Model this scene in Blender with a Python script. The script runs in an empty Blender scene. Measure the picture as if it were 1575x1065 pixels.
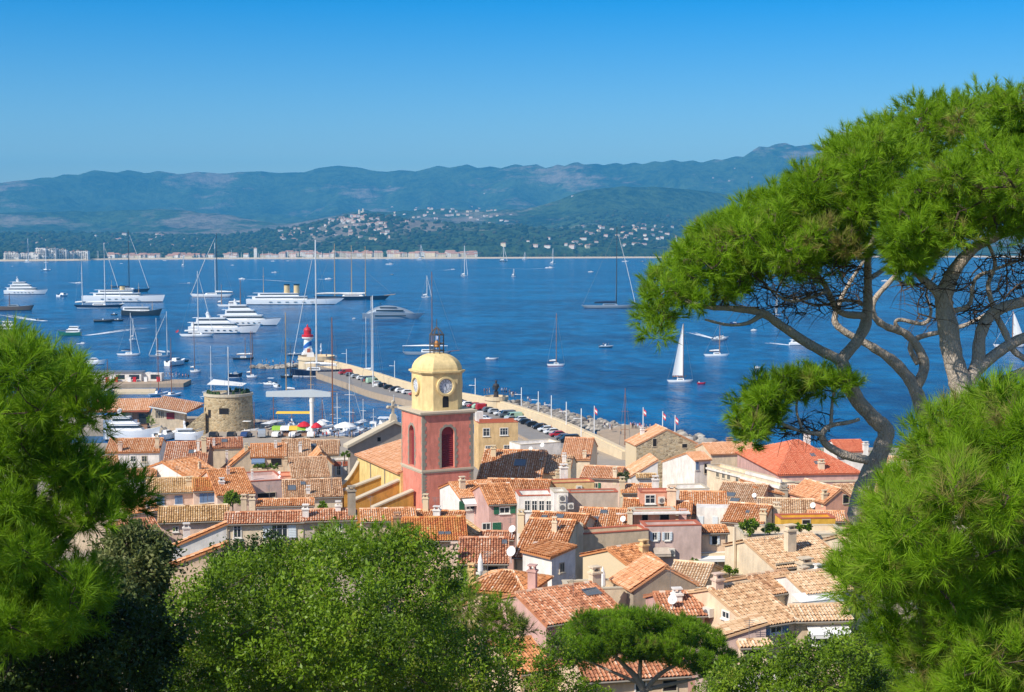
import bpy, bmesh, math, random
import numpy as np
from mathutils import Vector, Matrix
R = math.radians
SC = bpy.context.scene
COL = SC.collection
random.seed(7)
RNG = np.random.default_rng(11)

# ---------------------------------------------------------------- camera
FPX, CX, CY, HOR, CAMH = 2200.0, 787.5, 532.5, 371.0, 52.0      # measured in photograph pixels / metres
PITCH = math.atan((CY - HOR) / FPX)
cam_d = bpy.data.cameras.new("camera")
cam_d.sensor_width = 36.0
cam_d.lens = FPX / 1575.0 * 36.0
cam_d.clip_start = 0.5
cam_d.clip_end = 60000
cam = bpy.data.objects.new("camera", cam_d)
cam.location = (0, 0, CAMH)
cam.rotation_euler = (R(90) - PITCH, 0, 0)
COL.objects.link(cam)
SC.camera = cam
# ---------------------------------------------------------------- sky, sun, exposure
SUN_AZ = (-0.73, -0.68)            # horizontal direction towards the sun
SUN_EL = R(40)
W = bpy.data.worlds.new("World")
SC.world = W
W.use_nodes = True
wn = W.node_tree
wn.nodes.clear()
sky = wn.nodes.new("ShaderNodeTexSky")
sky.sky_type = 'NISHITA'
sky.sun_disc = False
sky.sun_elevation = SUN_EL
sky.sun_rotation = math.atan2(SUN_AZ[0], SUN_AZ[1])
sky.altitude = 50
sky.air_density = 1.0
sky.dust_density = 0.1
sky.ozone_density = 3.0
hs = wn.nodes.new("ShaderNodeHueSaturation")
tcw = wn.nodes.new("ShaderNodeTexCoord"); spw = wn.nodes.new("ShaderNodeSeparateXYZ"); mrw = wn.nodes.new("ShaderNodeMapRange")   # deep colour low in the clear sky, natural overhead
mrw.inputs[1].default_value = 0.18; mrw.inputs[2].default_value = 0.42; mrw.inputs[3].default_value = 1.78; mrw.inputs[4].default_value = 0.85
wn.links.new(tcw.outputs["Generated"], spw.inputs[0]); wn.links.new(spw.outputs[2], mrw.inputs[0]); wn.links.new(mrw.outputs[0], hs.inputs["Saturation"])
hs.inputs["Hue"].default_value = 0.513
bg = wn.nodes.new("ShaderNodeBackground")
bg.inputs[1].default_value = 0.105
wo = wn.nodes.new("ShaderNodeOutputWorld")
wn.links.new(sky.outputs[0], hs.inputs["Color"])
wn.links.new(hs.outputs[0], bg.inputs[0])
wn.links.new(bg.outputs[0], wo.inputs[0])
sun_d = bpy.data.lights.new("sun", 'SUN')
sun_d.energy = 4.3
sun_d.angle = R(0.53)
sun_d.color = (1.0, 0.94, 0.84)
sun = bpy.data.objects.new("sun", sun_d)
sv = Vector((SUN_AZ[0], SUN_AZ[1], 0)).normalized() * math.cos(SUN_EL) + Vector((0, 0, math.sin(SUN_EL)))
sun.rotation_euler = sv.to_track_quat('Z', 'Y').to_euler()
COL.objects.link(sun)
SC.view_settings.view_transform = 'Standard'
SC.view_settings.look = 'None'
SC.view_settings.exposure = 0.45
SC.view_settings.gamma = 1.0
SC.cycles.max_bounces = 6
SC.cycles.diffuse_bounces = 3
SC.cycles.glossy_bounces = 2
SC.cycles.transmission_bounces = 3
SC.cycles.transparent_max_bounces = 6
SC.cycles.volume_bounces = 0
SC.cycles.sample_clamp_indirect = 4.0

# ---------------------------------------------------------------- pixel <-> world helpers (photograph pixels, metres)
_fw = Vector((0, math.cos(PITCH), -math.sin(PITCH)))
_up = Vector((0, math.sin(PITCH), math.cos(PITCH)))
CAM = Vector((0, 0, CAMH))
def ray(px, py):
    v = _fw * FPX + Vector((1, 0, 0)) * (px - CX) + _up * (CY - py)
    return v / v.y
def P(px, py, d):                  # the point at depth d metres seen at a photograph pixel
    return CAM + ray(px, py) * d
def S(px, py, z=0.0):              # the point at height z seen at a photograph pixel
    r = ray(px, py)
    return CAM + r * ((z - CAMH) / r.z)
def proj_y(Y, z):
    v = Vector((0, Y, z - CAMH))
    return CY - FPX * v.dot(_up) / v.dot(_fw)
def pm(d):
    return FPX / d

# ---------------------------------------------------------------- mesh builder
class MB:
    def __init__(s):
        s.v = []; s.f = []; s.m = []; s.t = []; s.smooth = False
    def add(s, vs, fs, m=0, t=0.0):
        o = len(s.v)
        s.v.extend([tuple(v) for v in vs])
        for f in fs:
            s.f.append(tuple(i + o for i in f)); s.m.append(m); s.t.append(t)
        return s
    def box(s, c, size, rz=0.0, m=0, top=(1, 1), t=0.0):
        x, y, z = (size[0] / 2, size[1] / 2, size[2] / 2)
        ca, sa = math.cos(rz), math.sin(rz)
        vs = []
        for k, (zz, tx, ty) in enumerate(((-z, 1, 1), (z, top[0], top[1]))):
            for dx, dy in ((-1, -1), (1, -1), (1, 1), (-1, 1)):
                a, b = dx * x * tx, dy * y * ty
                vs.append((c[0] + a * ca - b * sa, c[1] + a * sa + b * ca, c[2] + zz))
        return s.add(vs, [(3, 2, 1, 0), (4, 5, 6, 7), (0, 1, 5, 4), (1, 2, 6, 5), (2, 3, 7, 6), (3, 0, 4, 7)], m, t)
    def box2(s, lo, hi, m=0, t=0.0):
        return s.box([(a + b) / 2 for a, b in zip(lo, hi)], [abs(b - a) for a, b in zip(lo, hi)], 0, m, t=t)
    def prism(s, poly, axis, a, b, m=0):
        """poly: 2D outline; axis 'x': (y,z) outline pushed along x from a to b; 'y': (x,z); 'z': (x,y)"""
        n = len(poly)
        def mk(p, w):
            return {'x': (w, p[0], p[1]), 'y': (p[0], w, p[1]), 'z': (p[0], p[1], w)}[axis]
        vs = [mk(p, a) for p in poly] + [mk(p, b) for p in poly]
        fs = [tuple(range(n)), tuple(range(2 * n - 1, n - 1, -1))]
        fs += [(i, i + n, (i + 1) % n + n, (i + 1) % n) for i in range(n)]
        return s.add(vs, fs, m)
    def tube(s, pts, rad, n=8, m=0, cap=True, t=0.0):
        pts = [Vector(p) for p in pts]
        if not hasattr(rad, '__len__'): rad = [rad] * len(pts)
        rings = []
        ref = None
        for i, p in enumerate(pts):
            d = (pts[min(i + 1, len(pts) - 1)] - pts[max(i - 1, 0)])
            d = d.normalized() if d.length > 1e-9 else Vector((0, 0, 1))
            if ref is None:
                ref = Vector((1, 0, 0)) if abs(d.x) < 0.8 else Vector((0, 1, 0))
            u = (ref - d * ref.dot(d)).normalized(); w = d.cross(u); ref = u
            rings.append([p + (u * math.cos(2 * math.pi * k / n) + w * math.sin(2 * math.pi * k / n)) * rad[i] for k in range(n)])
        return s.loft(rings, m, cap, t)
    def loft(s, rings, m=0, cap=True, t=0.0):
        n = len(rings[0]); vs = [p for r in rings for p in r]; fs = []
        for i in range(len(rings) - 1):
            for k in range(n):
                fs.append((i * n + k, i * n + (k + 1) % n, (i + 1) * n + (k + 1) % n, (i + 1) * n + k))
        if cap:
            fs.append(tuple(range(n - 1, -1, -1))); fs.append(tuple((len(rings) - 1) * n + k for k in range(n)))
        return s.add(vs, fs, m, t)
    def lathe(s, prof, c=(0, 0, 0), n=16, m=0, cap=True, ph=0.0):
        rings = [[(c[0] + r * math.cos(2 * math.pi * k / n + ph), c[1] + r * math.sin(2 * math.pi * k / n + ph), c[2] + z) for k in range(n)] for r, z in prof]
        return s.loft(rings, m, cap)
    def build(s, name, mats, parent=None, smooth=False, bevel=0.0):
        me = bpy.data.meshes.new(name)
        me.from_pydata(s.v, [], s.f)
        mats = mats if isinstance(mats, (list, tuple)) else [mats]
        for m in mats: me.materials.append(m)
        if len(mats) > 1: me.polygons.foreach_set("material_index", s.m)
        if any(s.t):
            a = me.attributes.new("tile", 'FLOAT', 'FACE'); a.data.foreach_set("value", s.t)
        if smooth: me.polygons.foreach_set("use_smooth", [True] * len(me.polygons))
        me.update()
        o = bpy.data.objects.new(name, me)
        COL.objects.link(o)
        if parent is not None: o.parent = parent
        if bevel > 0:
            b = o.modifiers.new("bevel", 'BEVEL'); b.width = bevel; b.segments = 2; b.limit_method = 'ANGLE'
        return o
def np_mesh(name, verts, faces, mats, parent=None, tone=None, smooth=False, midx=None):
    """verts (N,3) float, faces (M,k) int with constant k, tone: value per face"""
    me = bpy.data.meshes.new(name)
    verts = np.ascontiguousarray(verts, dtype=np.float32); faces = np.ascontiguousarray(faces, dtype=np.int32)
    k = faces.shape[1]
    me.vertices.add(len(verts)); me.vertices.foreach_set("co", verts.ravel())
    me.loops.add(faces.size); me.loops.foreach_set("vertex_index", faces.ravel())
    me.polygons.add(len(faces))
    me.polygons.foreach_set("loop_start", np.arange(0, faces.size, k, dtype=np.int32))
    if smooth: me.polygons.foreach_set("use_smooth", np.ones(len(faces), dtype=bool))
    mats = mats if isinstance(mats, (list, tuple)) else [mats]
    for m in mats: me.materials.append(m)
    if midx is not None: me.polygons.foreach_set("material_index", np.asarray(midx, dtype=np.int32))
    if tone is not None:
        a = me.attributes.new("tile", 'FLOAT', 'FACE'); a.data.foreach_set("value", np.asarray(tone, dtype=np.float32))
    me.update(calc_edges=True)
    o = bpy.data.objects.new(name, me); COL.objects.link(o)
    if parent is not None: o.parent = parent
    return o
def tag(o, label=None, cat=None, group=None, kind=None):
    if label: o["label"] = label
    if cat: o["category"] = cat
    if group: o["group"] = group
    if kind: o["kind"] = kind
    return o
def thing(name, label, cat, loc=(0, 0, 0), rz=0.0, group=None):
    o = bpy.data.objects.new(name, None)
    o.empty_display_size = 0.5
    o.location = loc; o.rotation_euler = (0, 0, rz)
    COL.objects.link(o)
    return tag(o, label, cat, group)
def dup(root, loc, rz, label=None, group=None):
    r = root.copy(); COL.objects.link(r); r.location = loc; r.rotation_euler = (0, 0, rz)
    if label: r["label"] = label
    if group: r["group"] = group
    for ch in list(root.children):
        c = ch.copy(); COL.objects.link(c); c.parent = r
        for g in list(ch.children):
            q = g.copy(); COL.objects.link(q); q.parent = c
    return r
# value noise on numpy arrays
_LAT = np.random.default_rng(3).random((256, 256))
def vnoise(x, y):
    xi = np.floor(x).astype(int); yi = np.floor(y).astype(int)
    fx = x - xi; fy = y - yi
    fx = fx * fx * (3 - 2 * fx); fy = fy * fy * (3 - 2 * fy)
    a = _LAT[xi & 255, yi & 255]; b = _LAT[(xi + 1) & 255, yi & 255]
    c = _LAT[xi & 255, (yi + 1) & 255]; d = _LAT[(xi + 1) & 255, (yi + 1) & 255]
    return (a * (1 - fx) + b * fx) * (1 - fy) + (c * (1 - fx) + d * fx) * fy
def fbm(x, y, o=5, ridged=False):
    t = 0; amp = 0.5
    for i in range(o):
        n = vnoise(x * 2 ** i + 17 * i, y * 2 ** i + 5 * i)
        if ridged: n = 1 - np.abs(2 * n - 1)
        t = t + amp * n; amp *= 0.5
    return t

# ---------------------------------------------------------------- materials
def lin(c):                        # '#rrggbb' or 3-tuple of linear values
    if isinstance(c, str):
        c = c.lstrip('#'); v = [int(c[i:i + 2], 16) / 255 for i in (0, 2, 4)]
        return tuple((x / 12.92 if x <= 0.04045 else ((x + 0.055) / 1.055) ** 2.4) for x in v)
    return tuple(c)
def new_mat(name):
    m = bpy.data.materials.new(name); m.use_nodes = True
    nt = m.node_tree; b = nt.nodes["Principled BSDF"]
    return m, nt, b
def N(nt, typ, **kw):
    n = nt.nodes.new(typ)
    for k, v in kw.items():
        if k.startswith("i_"): n.inputs[k[2:].replace("_", " ")].default_value = v
        else: setattr(n, k, v)
    return n
def plain(name, col, rough=0.6, var=0.12, scale=1.5, metal=0.0, spec=0.4, bump=0.0):
    m, nt, b = new_mat(name)
    c = lin(col)
    tc = N(nt, "ShaderNodeTexCoord")
    no = N(nt, "ShaderNodeTexNoise", i_Scale=scale, i_Detail=6.0, i_Roughness=0.65)
    nt.links.new(tc.outputs["Object"], no.inputs["Vector"])
    mx = N(nt, "ShaderNodeMix", data_type='RGBA')
    mx.inputs[6].default_value = (*[x * (1 - var) for x in c], 1)
    mx.inputs[7].default_value = (*[min(1, x * (1 + var)) for x in c], 1)
    nt.links.new(no.outputs["Fac"], mx.inputs[0])
    nt.links.new(mx.outputs[2], b.inputs["Base Color"])
    b.inputs["Roughness"].default_value = rough
    b.inputs["Metallic"].default_value = metal
    b.inputs["Specular IOR Level"].default_value = spec
    if bump:
        bp = N(nt, "ShaderNodeBump", i_Strength=bump, i_Distance=0.05)
        nt.links.new(no.outputs["Fac"], bp.inputs["Height"]); nt.links.new(bp.outputs[0], b.inputs["Normal"])
    return m
def plaster(name, col, dirt=0.32):
    m, nt, b = new_mat(name)
    c = lin(col)
    tc = N(nt, "ShaderNodeTexCoord")
    n1 = N(nt, "ShaderNodeTexNoise", i_Scale=0.55, i_Detail=8.0, i_Roughness=0.7)
    nt.links.new(tc.outputs["Object"], n1.inputs["Vector"])
    mp = N(nt, "ShaderNodeMapping"); mp.inputs["Scale"].default_value = (1.6, 1.6, 0.5)
    nt.links.new(tc.outputs["Object"], mp.inputs[0])
    n2 = N(nt, "ShaderNodeTexNoise", i_Scale=1.0, i_Detail=6.0, i_Roughness=0.6)
    nt.links.new(mp.outputs[0], n2.inputs["Vector"])
    ml = N(nt, "ShaderNodeMath", operation='MULTIPLY'); nt.links.new(n1.outputs["Fac"], ml.inputs[0]); nt.links.new(n2.outputs["Fac"], ml.inputs[1])
    rp = N(nt, "ShaderNodeValToRGB")
    e = rp.color_ramp.elements
    e[0].position = 0.12; e[0].color = (*[x * (1 - dirt) for x in c], 1)
    e[1].position = 0.34; e[1].color = (*c, 1)
    nt.links.new(ml.outputs[0], rp.inputs[0])
    nt.links.new(rp.outputs[0], b.inputs["Base Color"])
    b.inputs["Roughness"].default_value = 0.9
    b.inputs["Specular IOR Level"].default_value = 0.15
    n3 = N(nt, "ShaderNodeTexNoise", i_Scale=6.0, i_Detail=4.0)
    nt.links.new(tc.outputs["Object"], n3.inputs["Vector"])
    bp = N(nt, "ShaderNodeBump", i_Strength=0.25, i_Distance=0.04)
    nt.links.new(n3.outputs["Fac"], bp.inputs["Height"]); nt.links.new(bp.outputs[0], b.inputs["Normal"])
    return m
def tone_mat(name, cols, rough=0.85, trans=0.0, spec=0.2, lichen=None, hue_noise=0.0):
    """colour by the per-face 'tile' value through a ramp; optional lichen patches; optional leaf translucency"""
    m, nt, b = new_mat(name)
    at = N(nt, "ShaderNodeAttribute", attribute_name="tile")
    rp = N(nt, "ShaderNodeValToRGB")
    e = rp.color_ramp.elements
    cs = [lin(c) for c in cols]
    while len(e) < len(cs): e.new(0.5)
    for i, c in enumerate(cs):
        e[i].position = i / (len(cs) - 1); e[i].color = (*c, 1)
    nt.links.new(at.outputs["Fac"], rp.inputs[0])
    out = rp.outputs[0]
    if lichen:
        tc = N(nt, "ShaderNodeTexCoord")
        no = N(nt, "ShaderNodeTexNoise", i_Scale=0.8, i_Detail=7.0, i_Roughness=0.7)
        nt.links.new(tc.outputs["Object"], no.inputs["Vector"])
        r2 = N(nt, "ShaderNodeValToRGB"); r2.color_ramp.elements[0].position = 0.42; r2.color_ramp.elements[1].position = 0.68
        r2.color_ramp.elements[1].color = (lichen[1],) * 3 + (1,)
        nt.links.new(no.outputs["Fac"], r2.inputs[0])
        mx = N(nt, "ShaderNodeMix", data_type='RGBA'); mx.inputs[7].default_value = (*lin(lichen[0]), 1)
        nt.links.new(r2.outputs[0], mx.inputs[0]); nt.links.new(out, mx.inputs[6]); out = mx.outputs[2]
    nt.links.new(out, b.inputs["Base Color"])
    b.inputs["Roughness"].default_value = rough
    b.inputs["Specular IOR Level"].default_value = spec
    if trans:
        tr = N(nt, "ShaderNodeBsdfTranslucent"); nt.links.new(out, tr.inputs[0])
        ms = N(nt, "ShaderNodeMixShader"); ms.inputs[0].default_value = trans
        nt.links.new(b.outputs[0], ms.inputs[1]); nt.links.new(tr.outputs[0], ms.inputs[2])
        nt.links.new(ms.outputs[0], nt.nodes["Material Output"].inputs[0])
    return m
def glass_mat(name, col=(0.03, 0.04, 0.05), rough=0.08):
    m, nt, b = new_mat(name)
    b.inputs["Base Color"].default_value = (*col, 1); b.inputs["Roughness"].default_value = rough
    b.inputs["Specular IOR Level"].default_value = 0.6
    return m
def stone_mat(name, cols, scale=1.6, flat=0.55):
    m, nt, b = new_mat(name)
    tc = N(nt, "ShaderNodeTexCoord")
    mp = N(nt, "ShaderNodeMapping"); mp.inputs["Scale"].default_value = (1, 1, 1 / flat)
    nt.links.new(tc.outputs["Object"], mp.inputs[0])
    vo = N(nt, "ShaderNodeTexVoronoi", i_Scale=scale, i_Randomness=0.9)
    nt.links.new(mp.outputs[0], vo.inputs["Vector"])
    sep = N(nt, "ShaderNodeSeparateColor"); nt.links.new(vo.outputs["Color"], sep.inputs[0])
    rp = N(nt, "ShaderNodeValToRGB"); e = rp.color_ramp.elements
    cs = [lin(c) for c in cols]
    while len(e) < len(cs): e.new(0.5)
    for i, c in enumerate(cs): e[i].position = i / (len(cs) - 1); e[i].color = (*c, 1)
    nt.links.new(sep.outputs[0], rp.inputs[0])
    ve = N(nt, "ShaderNodeTexVoronoi", i_Scale=scale, i_Randomness=0.9, feature='DISTANCE_TO_EDGE')
    nt.links.new(mp.outputs[0], ve.inputs["Vector"])
    r2 = N(nt, "ShaderNodeValToRGB"); r2.color_ramp.elements[0].position = 0.02; r2.color_ramp.elements[1].position = 0.12
    nt.links.new(ve.outputs["Distance"], r2.inputs[0])
    mx = N(nt, "ShaderNodeMix", data_type='RGBA'); mx.inputs[6].default_value = (*[x * 0.8 for x in cs[-1]], 1)
    nt.links.new(r2.outputs[0], mx.inputs[0]); nt.links.new(rp.outputs[0], mx.inputs[7])
    nt.links.new(mx.outputs[2], b.inputs["Base Color"]); b.inputs["Roughness"].default_value = 0.95
    b.inputs["Specular IOR Level"].default_value = 0.1
    bp = N(nt, "ShaderNodeBump", i_Strength=0.8, i_Distance=0.08)
    nt.links.new(r2.outputs[0], bp.inputs["Height"]); nt.links.new(bp.outputs[0], b.inputs["Normal"])
    return m

M = {}
for k, c in dict(cream='#e8d3b4', white='#f0e8de', beige='#dcc4a4', pink='#e6c8b2', mauve='#d8bcb0', peach='#efcfae', grey='#c6b6a4',
                 ochre='#e4c08a', rose='#d6aca0', salmon='#e6aa8c', brown='#b08a70', sand='#dcc49a', stonegrey='#ab9e8c', yellow='#eab648').items():
    M[k] = plaster('plaster_' + k, c)
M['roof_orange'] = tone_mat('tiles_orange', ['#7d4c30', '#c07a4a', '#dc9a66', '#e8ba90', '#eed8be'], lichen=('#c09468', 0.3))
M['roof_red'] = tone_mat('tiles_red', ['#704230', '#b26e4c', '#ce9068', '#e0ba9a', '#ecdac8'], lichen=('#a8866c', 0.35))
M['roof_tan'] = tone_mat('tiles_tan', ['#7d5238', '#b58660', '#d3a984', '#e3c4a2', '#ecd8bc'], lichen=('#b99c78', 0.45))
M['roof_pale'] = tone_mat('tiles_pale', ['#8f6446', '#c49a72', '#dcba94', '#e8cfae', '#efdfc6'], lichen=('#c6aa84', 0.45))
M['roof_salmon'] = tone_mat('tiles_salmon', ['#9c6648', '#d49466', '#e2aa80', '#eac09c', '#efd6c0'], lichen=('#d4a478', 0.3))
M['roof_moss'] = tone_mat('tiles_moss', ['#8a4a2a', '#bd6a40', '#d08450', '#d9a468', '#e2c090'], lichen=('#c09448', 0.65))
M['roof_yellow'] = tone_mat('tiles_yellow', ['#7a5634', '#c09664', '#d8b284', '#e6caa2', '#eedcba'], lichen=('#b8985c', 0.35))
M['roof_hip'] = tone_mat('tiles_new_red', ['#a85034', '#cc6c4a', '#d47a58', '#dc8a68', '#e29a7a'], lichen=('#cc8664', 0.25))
M['trim'] = plain('white_trim', '#e9e4da', 0.6)
M['coping'] = plain('terracotta_coping', '#b9664a', 0.85, 0.25, 3)
M['stone_trim'] = plain('stone_trim', '#c7b9a0', 0.9, 0.2, 2, bump=0.3)
M['glass'] = glass_mat('window_glass')
M['bluesh'] = plain('blue_shutter', '#6f87a6', 0.6)
M['greensh'] = plain('green_shutter', '#2f6b4d', 0.6)
M['whitesh'] = plain('pale_shutter', '#d6dde0', 0.6)
M['dark'] = plain('dark_opening', '#231d1a', 0.9)
M['metal'] = plain('grey_metal', '#8d8f90', 0.45, 0.1, metal=0.6)
M['zinc'] = plain('zinc_gutter', '#8e8578', .6, .2, 2)
M['dish'] = plain('dish_white', '#dcdcd8', 0.5)
M['ac'] = plain('unit_enamel', '#d9d3c6', 0.5)
M['awning'] = plain('awning_canvas', '#eceae4', 0.8)
M['skylight'] = glass_mat('skylight_glass', (0.12, 0.14, 0.16), 0.15)
# ================================================================ STRUCTURE: sea, far hills, near terrain, haze
def sea_material():
    m, nt, b = new_mat("sea_water")
    tc = N(nt, "ShaderNodeTexCoord")
    def nz(scale, sx, sy, det=4.0):
        mp = N(nt, "ShaderNodeMapping"); mp.inputs["Scale"].default_value = (sx, sy, 1); mp.inputs["Rotation"].default_value = (0, 0, R(12))
        nt.links.new(tc.outputs["Object"], mp.inputs[0])
        n = N(nt, "ShaderNodeTexNoise", i_Scale=scale, i_Detail=det, i_Roughness=0.6)
        nt.links.new(mp.outputs[0], n.inputs["Vector"]); return n
    big = nz(0.006, 0.5, 1.0, 3.0); mid = nz(0.09, 1.0, 0.55, 4.0); sml = nz(0.5, 1.0, 0.6, 4.0); pat = nz(0.03, 0.8, 0.5, 5.0)
    ad = N(nt, "ShaderNodeMath", operation='MULTIPLY_ADD'); ad.inputs[1].default_value = 1.3
    nt.links.new(mid.outputs["Fac"], ad.inputs[0]); nt.links.new(pat.outputs["Fac"], ad.inputs[2])
    a2 = N(nt, "ShaderNodeMath", operation='MULTIPLY_ADD'); a2.inputs[1].default_value = 0.9
    nt.links.new(big.outputs["Fac"], a2.inputs[0]); nt.links.new(ad.outputs[0], a2.inputs[2])
    rp = N(nt, "ShaderNodeValToRGB"); e = rp.color_ramp.elements
    e[0].position = 0.43; e[0].color = (0.0, 0.030, 0.115, 1); e[1].position = 0.57; e[1].color = (0.0, 0.135, 0.33, 1)
    sc = N(nt, "ShaderNodeMath", operation='MULTIPLY'); sc.inputs[1].default_value = 0.312; nt.links.new(a2.outputs[0], sc.inputs[0])
    nt.links.new(sc.outputs[0], rp.inputs[0])
    nt.links.new(rp.outputs[0], b.inputs["Base Color"])
    b.inputs["Roughness"].default_value = 0.16
    b.inputs["IOR"].default_value = 1.33
    b.inputs["Specular IOR Level"].default_value = 0.08
    b.inputs["Specular Tint"].default_value = (0.35, 0.75, 1.0, 1)
    b1 = N(nt, "ShaderNodeBump", i_Strength=1.0, i_Distance=2.2); nt.links.new(mid.outputs["Fac"], b1.inputs["Height"])
    b2 = N(nt, "ShaderNodeBump", i_Strength=1.0, i_Distance=0.6); nt.links.new(sml.outputs["Fac"], b2.inputs["Height"])
    nt.links.new(b1.outputs[0], b2.inputs["Normal"]); nt.links.new(b2.outputs[0], b.inputs["Normal"])
    return m
M['sea'] = sea_material()
mb = MB(); mb.add([(-6000, 150, 0), (6000, 150, 0), (6000, 6200, 0), (-6000, 6200, 0)], [(0, 1, 2, 3)])
tag(mb.build("sea", M['sea']), kind='structure')

# ---- far land: one fan-shaped heightfield from the far shore to the skyline
def curve(pts):
    xs, ys = zip(*pts); return lambda x: np.interp(x, xs, ys)
shore_y = curve([(-200, 403), (0, 402), (120, 401), (180, 399.5), (420, 398.5), (700, 398), (1000, 397), (1300, 396), (1900, 396)])
sky_y = curve([(-200, 296), (-40, 286), (0, 283), (40, 278), (90, 271), (150, 263), (200, 262.5), (260, 264), (310, 266), (370, 263), (430, 266), (470, 265), (490, 259),
               (520, 255.5), (560, 257), (595, 263), (640, 261), (680, 256), (720, 254), (760, 257), (800, 253), (850, 255), (880, 251), (930, 253), (980, 252), (1030, 247),
               (1080, 248), (1140, 240), (1165, 227), (1190, 221), (1230, 222), (1270, 224), (1330, 232), (1420, 240), (1550, 250), (1900, 262)])
mid_y = curve([(-200, 330), (0, 325), (120, 322), (250, 318), (330, 326), (430, 345), (470, 340), (520, 330), (560, 322), (600, 326), (680, 318), (740, 320), (800, 322),
               (850, 306), (900, 290), (960, 281), (1000, 283), (1060, 288), (1120, 296), (1180, 305), (1260, 318), (1400, 330), (1900, 340)])
low_y = curve([(-200, 360), (150, 358), (350, 362), (450, 350), (540, 332), (575, 329), (620, 336), (690, 342), (780, 345), (860, 352), (950, 346), (1050, 356), (1200, 360), (1900, 362)])
NC, ND = 620, 150
cpx = np.linspace(-160, 1760, NC)
tt = np.linspace(0, 1, ND)
dist0 = (CAMH * FPX) / (shore_y(cpx) - HOR)
PXg = np.repeat(cpx[:, None], ND, 1)
Yg = dist0[:, None] + (13500 - dist0[:, None]) * (tt[None, :] ** 1.25)
Xg = (PXg - CX) / FPX * Yg
def ridge_h(fy, D):                # world height that puts the crest at photo height fy at depth D
    return CAMH + (HOR - fy) / FPX * D
D_lo, D_mid, D_far = 5900 + 500 * np.sin(cpx / 170.0), 7900 + 500 * np.sin(cpx / 230.0 + 1), 11200 + 700 * np.sin(cpx / 300.0)
def hump(Y, D, w0, w1):
    u = np.where(Y < D[:, None], (D[:, None] - Y) / w0, (Y - D[:, None]) / w1)
    return np.clip(1 - u, 0, 1) ** 1.35
n_a = fbm(Xg / 1300.0 + 40, Yg / 1900.0, 6, True)
n_c = fbm(Xg / 420.0 + 11, Yg / 700.0 + 3, 5, True)
n_b = fbm(Xg / 160.0, Yg / 200.0 + 9, 5)
hl = ridge_h(low_y(cpx), D_lo)[:, None] * hump(Yg, D_lo, 1500, 1400)
hm = ridge_h(mid_y(cpx), D_mid)[:, None] * hump(Yg, D_mid, 2500, 2000)
hf = ridge_h(sky_y(cpx), D_far)[:, None] * hump(Yg, D_far, 4300, 2500)
flank = np.clip(np.abs(Yg - D_far[:, None]) / 700, 0, 1)
flank_m = np.clip(np.abs(Yg - D_mid[:, None]) / 400, 0.15, 1)
flank_l = np.clip(np.abs(Yg - D_lo[:, None]) / 300, 0.2, 1)
hf = hf * (1 - 0.85 * flank * (n_a - 0.35)) - (n_c - .4) * 150 * flank * np.clip(hf / 250, 0, 1) + (n_b - 0.5) * (14 + 30 * flank)
hm = hm * (1 - 0.55 * flank_m * (n_a - 0.35)) - (n_c - .4) * 80 * flank_m * np.clip(hm / 150, 0, 1) + (n_b - 0.5) * 22
hl = hl * (1 - 0.3 * flank_l * (n_a - 0.35)) + (n_b - 0.5) * 10
Zg = np.maximum(np.maximum(hl, hm), hf)
edge = np.clip((Yg - dist0[:, None]) / 300, 0, 1)
plain_z = 0.6 + 5 * edge + 14 * np.clip((Yg - dist0[:, None] - 300) / 1500, 0, 1)
Zg = np.where(edge < 1, np.minimum(Zg, plain_z), np.maximum(Zg, plain_z))
Zg = np.maximum(Zg, plain_z * 0.9)
Zg[:, 0] = -1.5
Zg[:, -1] = -5
idx = np.arange(NC * ND).reshape(NC, ND)
faces = np.stack([idx[:-1, :-1], idx[1:, :-1], idx[1:, 1:], idx[:-1, 1:]], -1).reshape(-1, 4)
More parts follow.
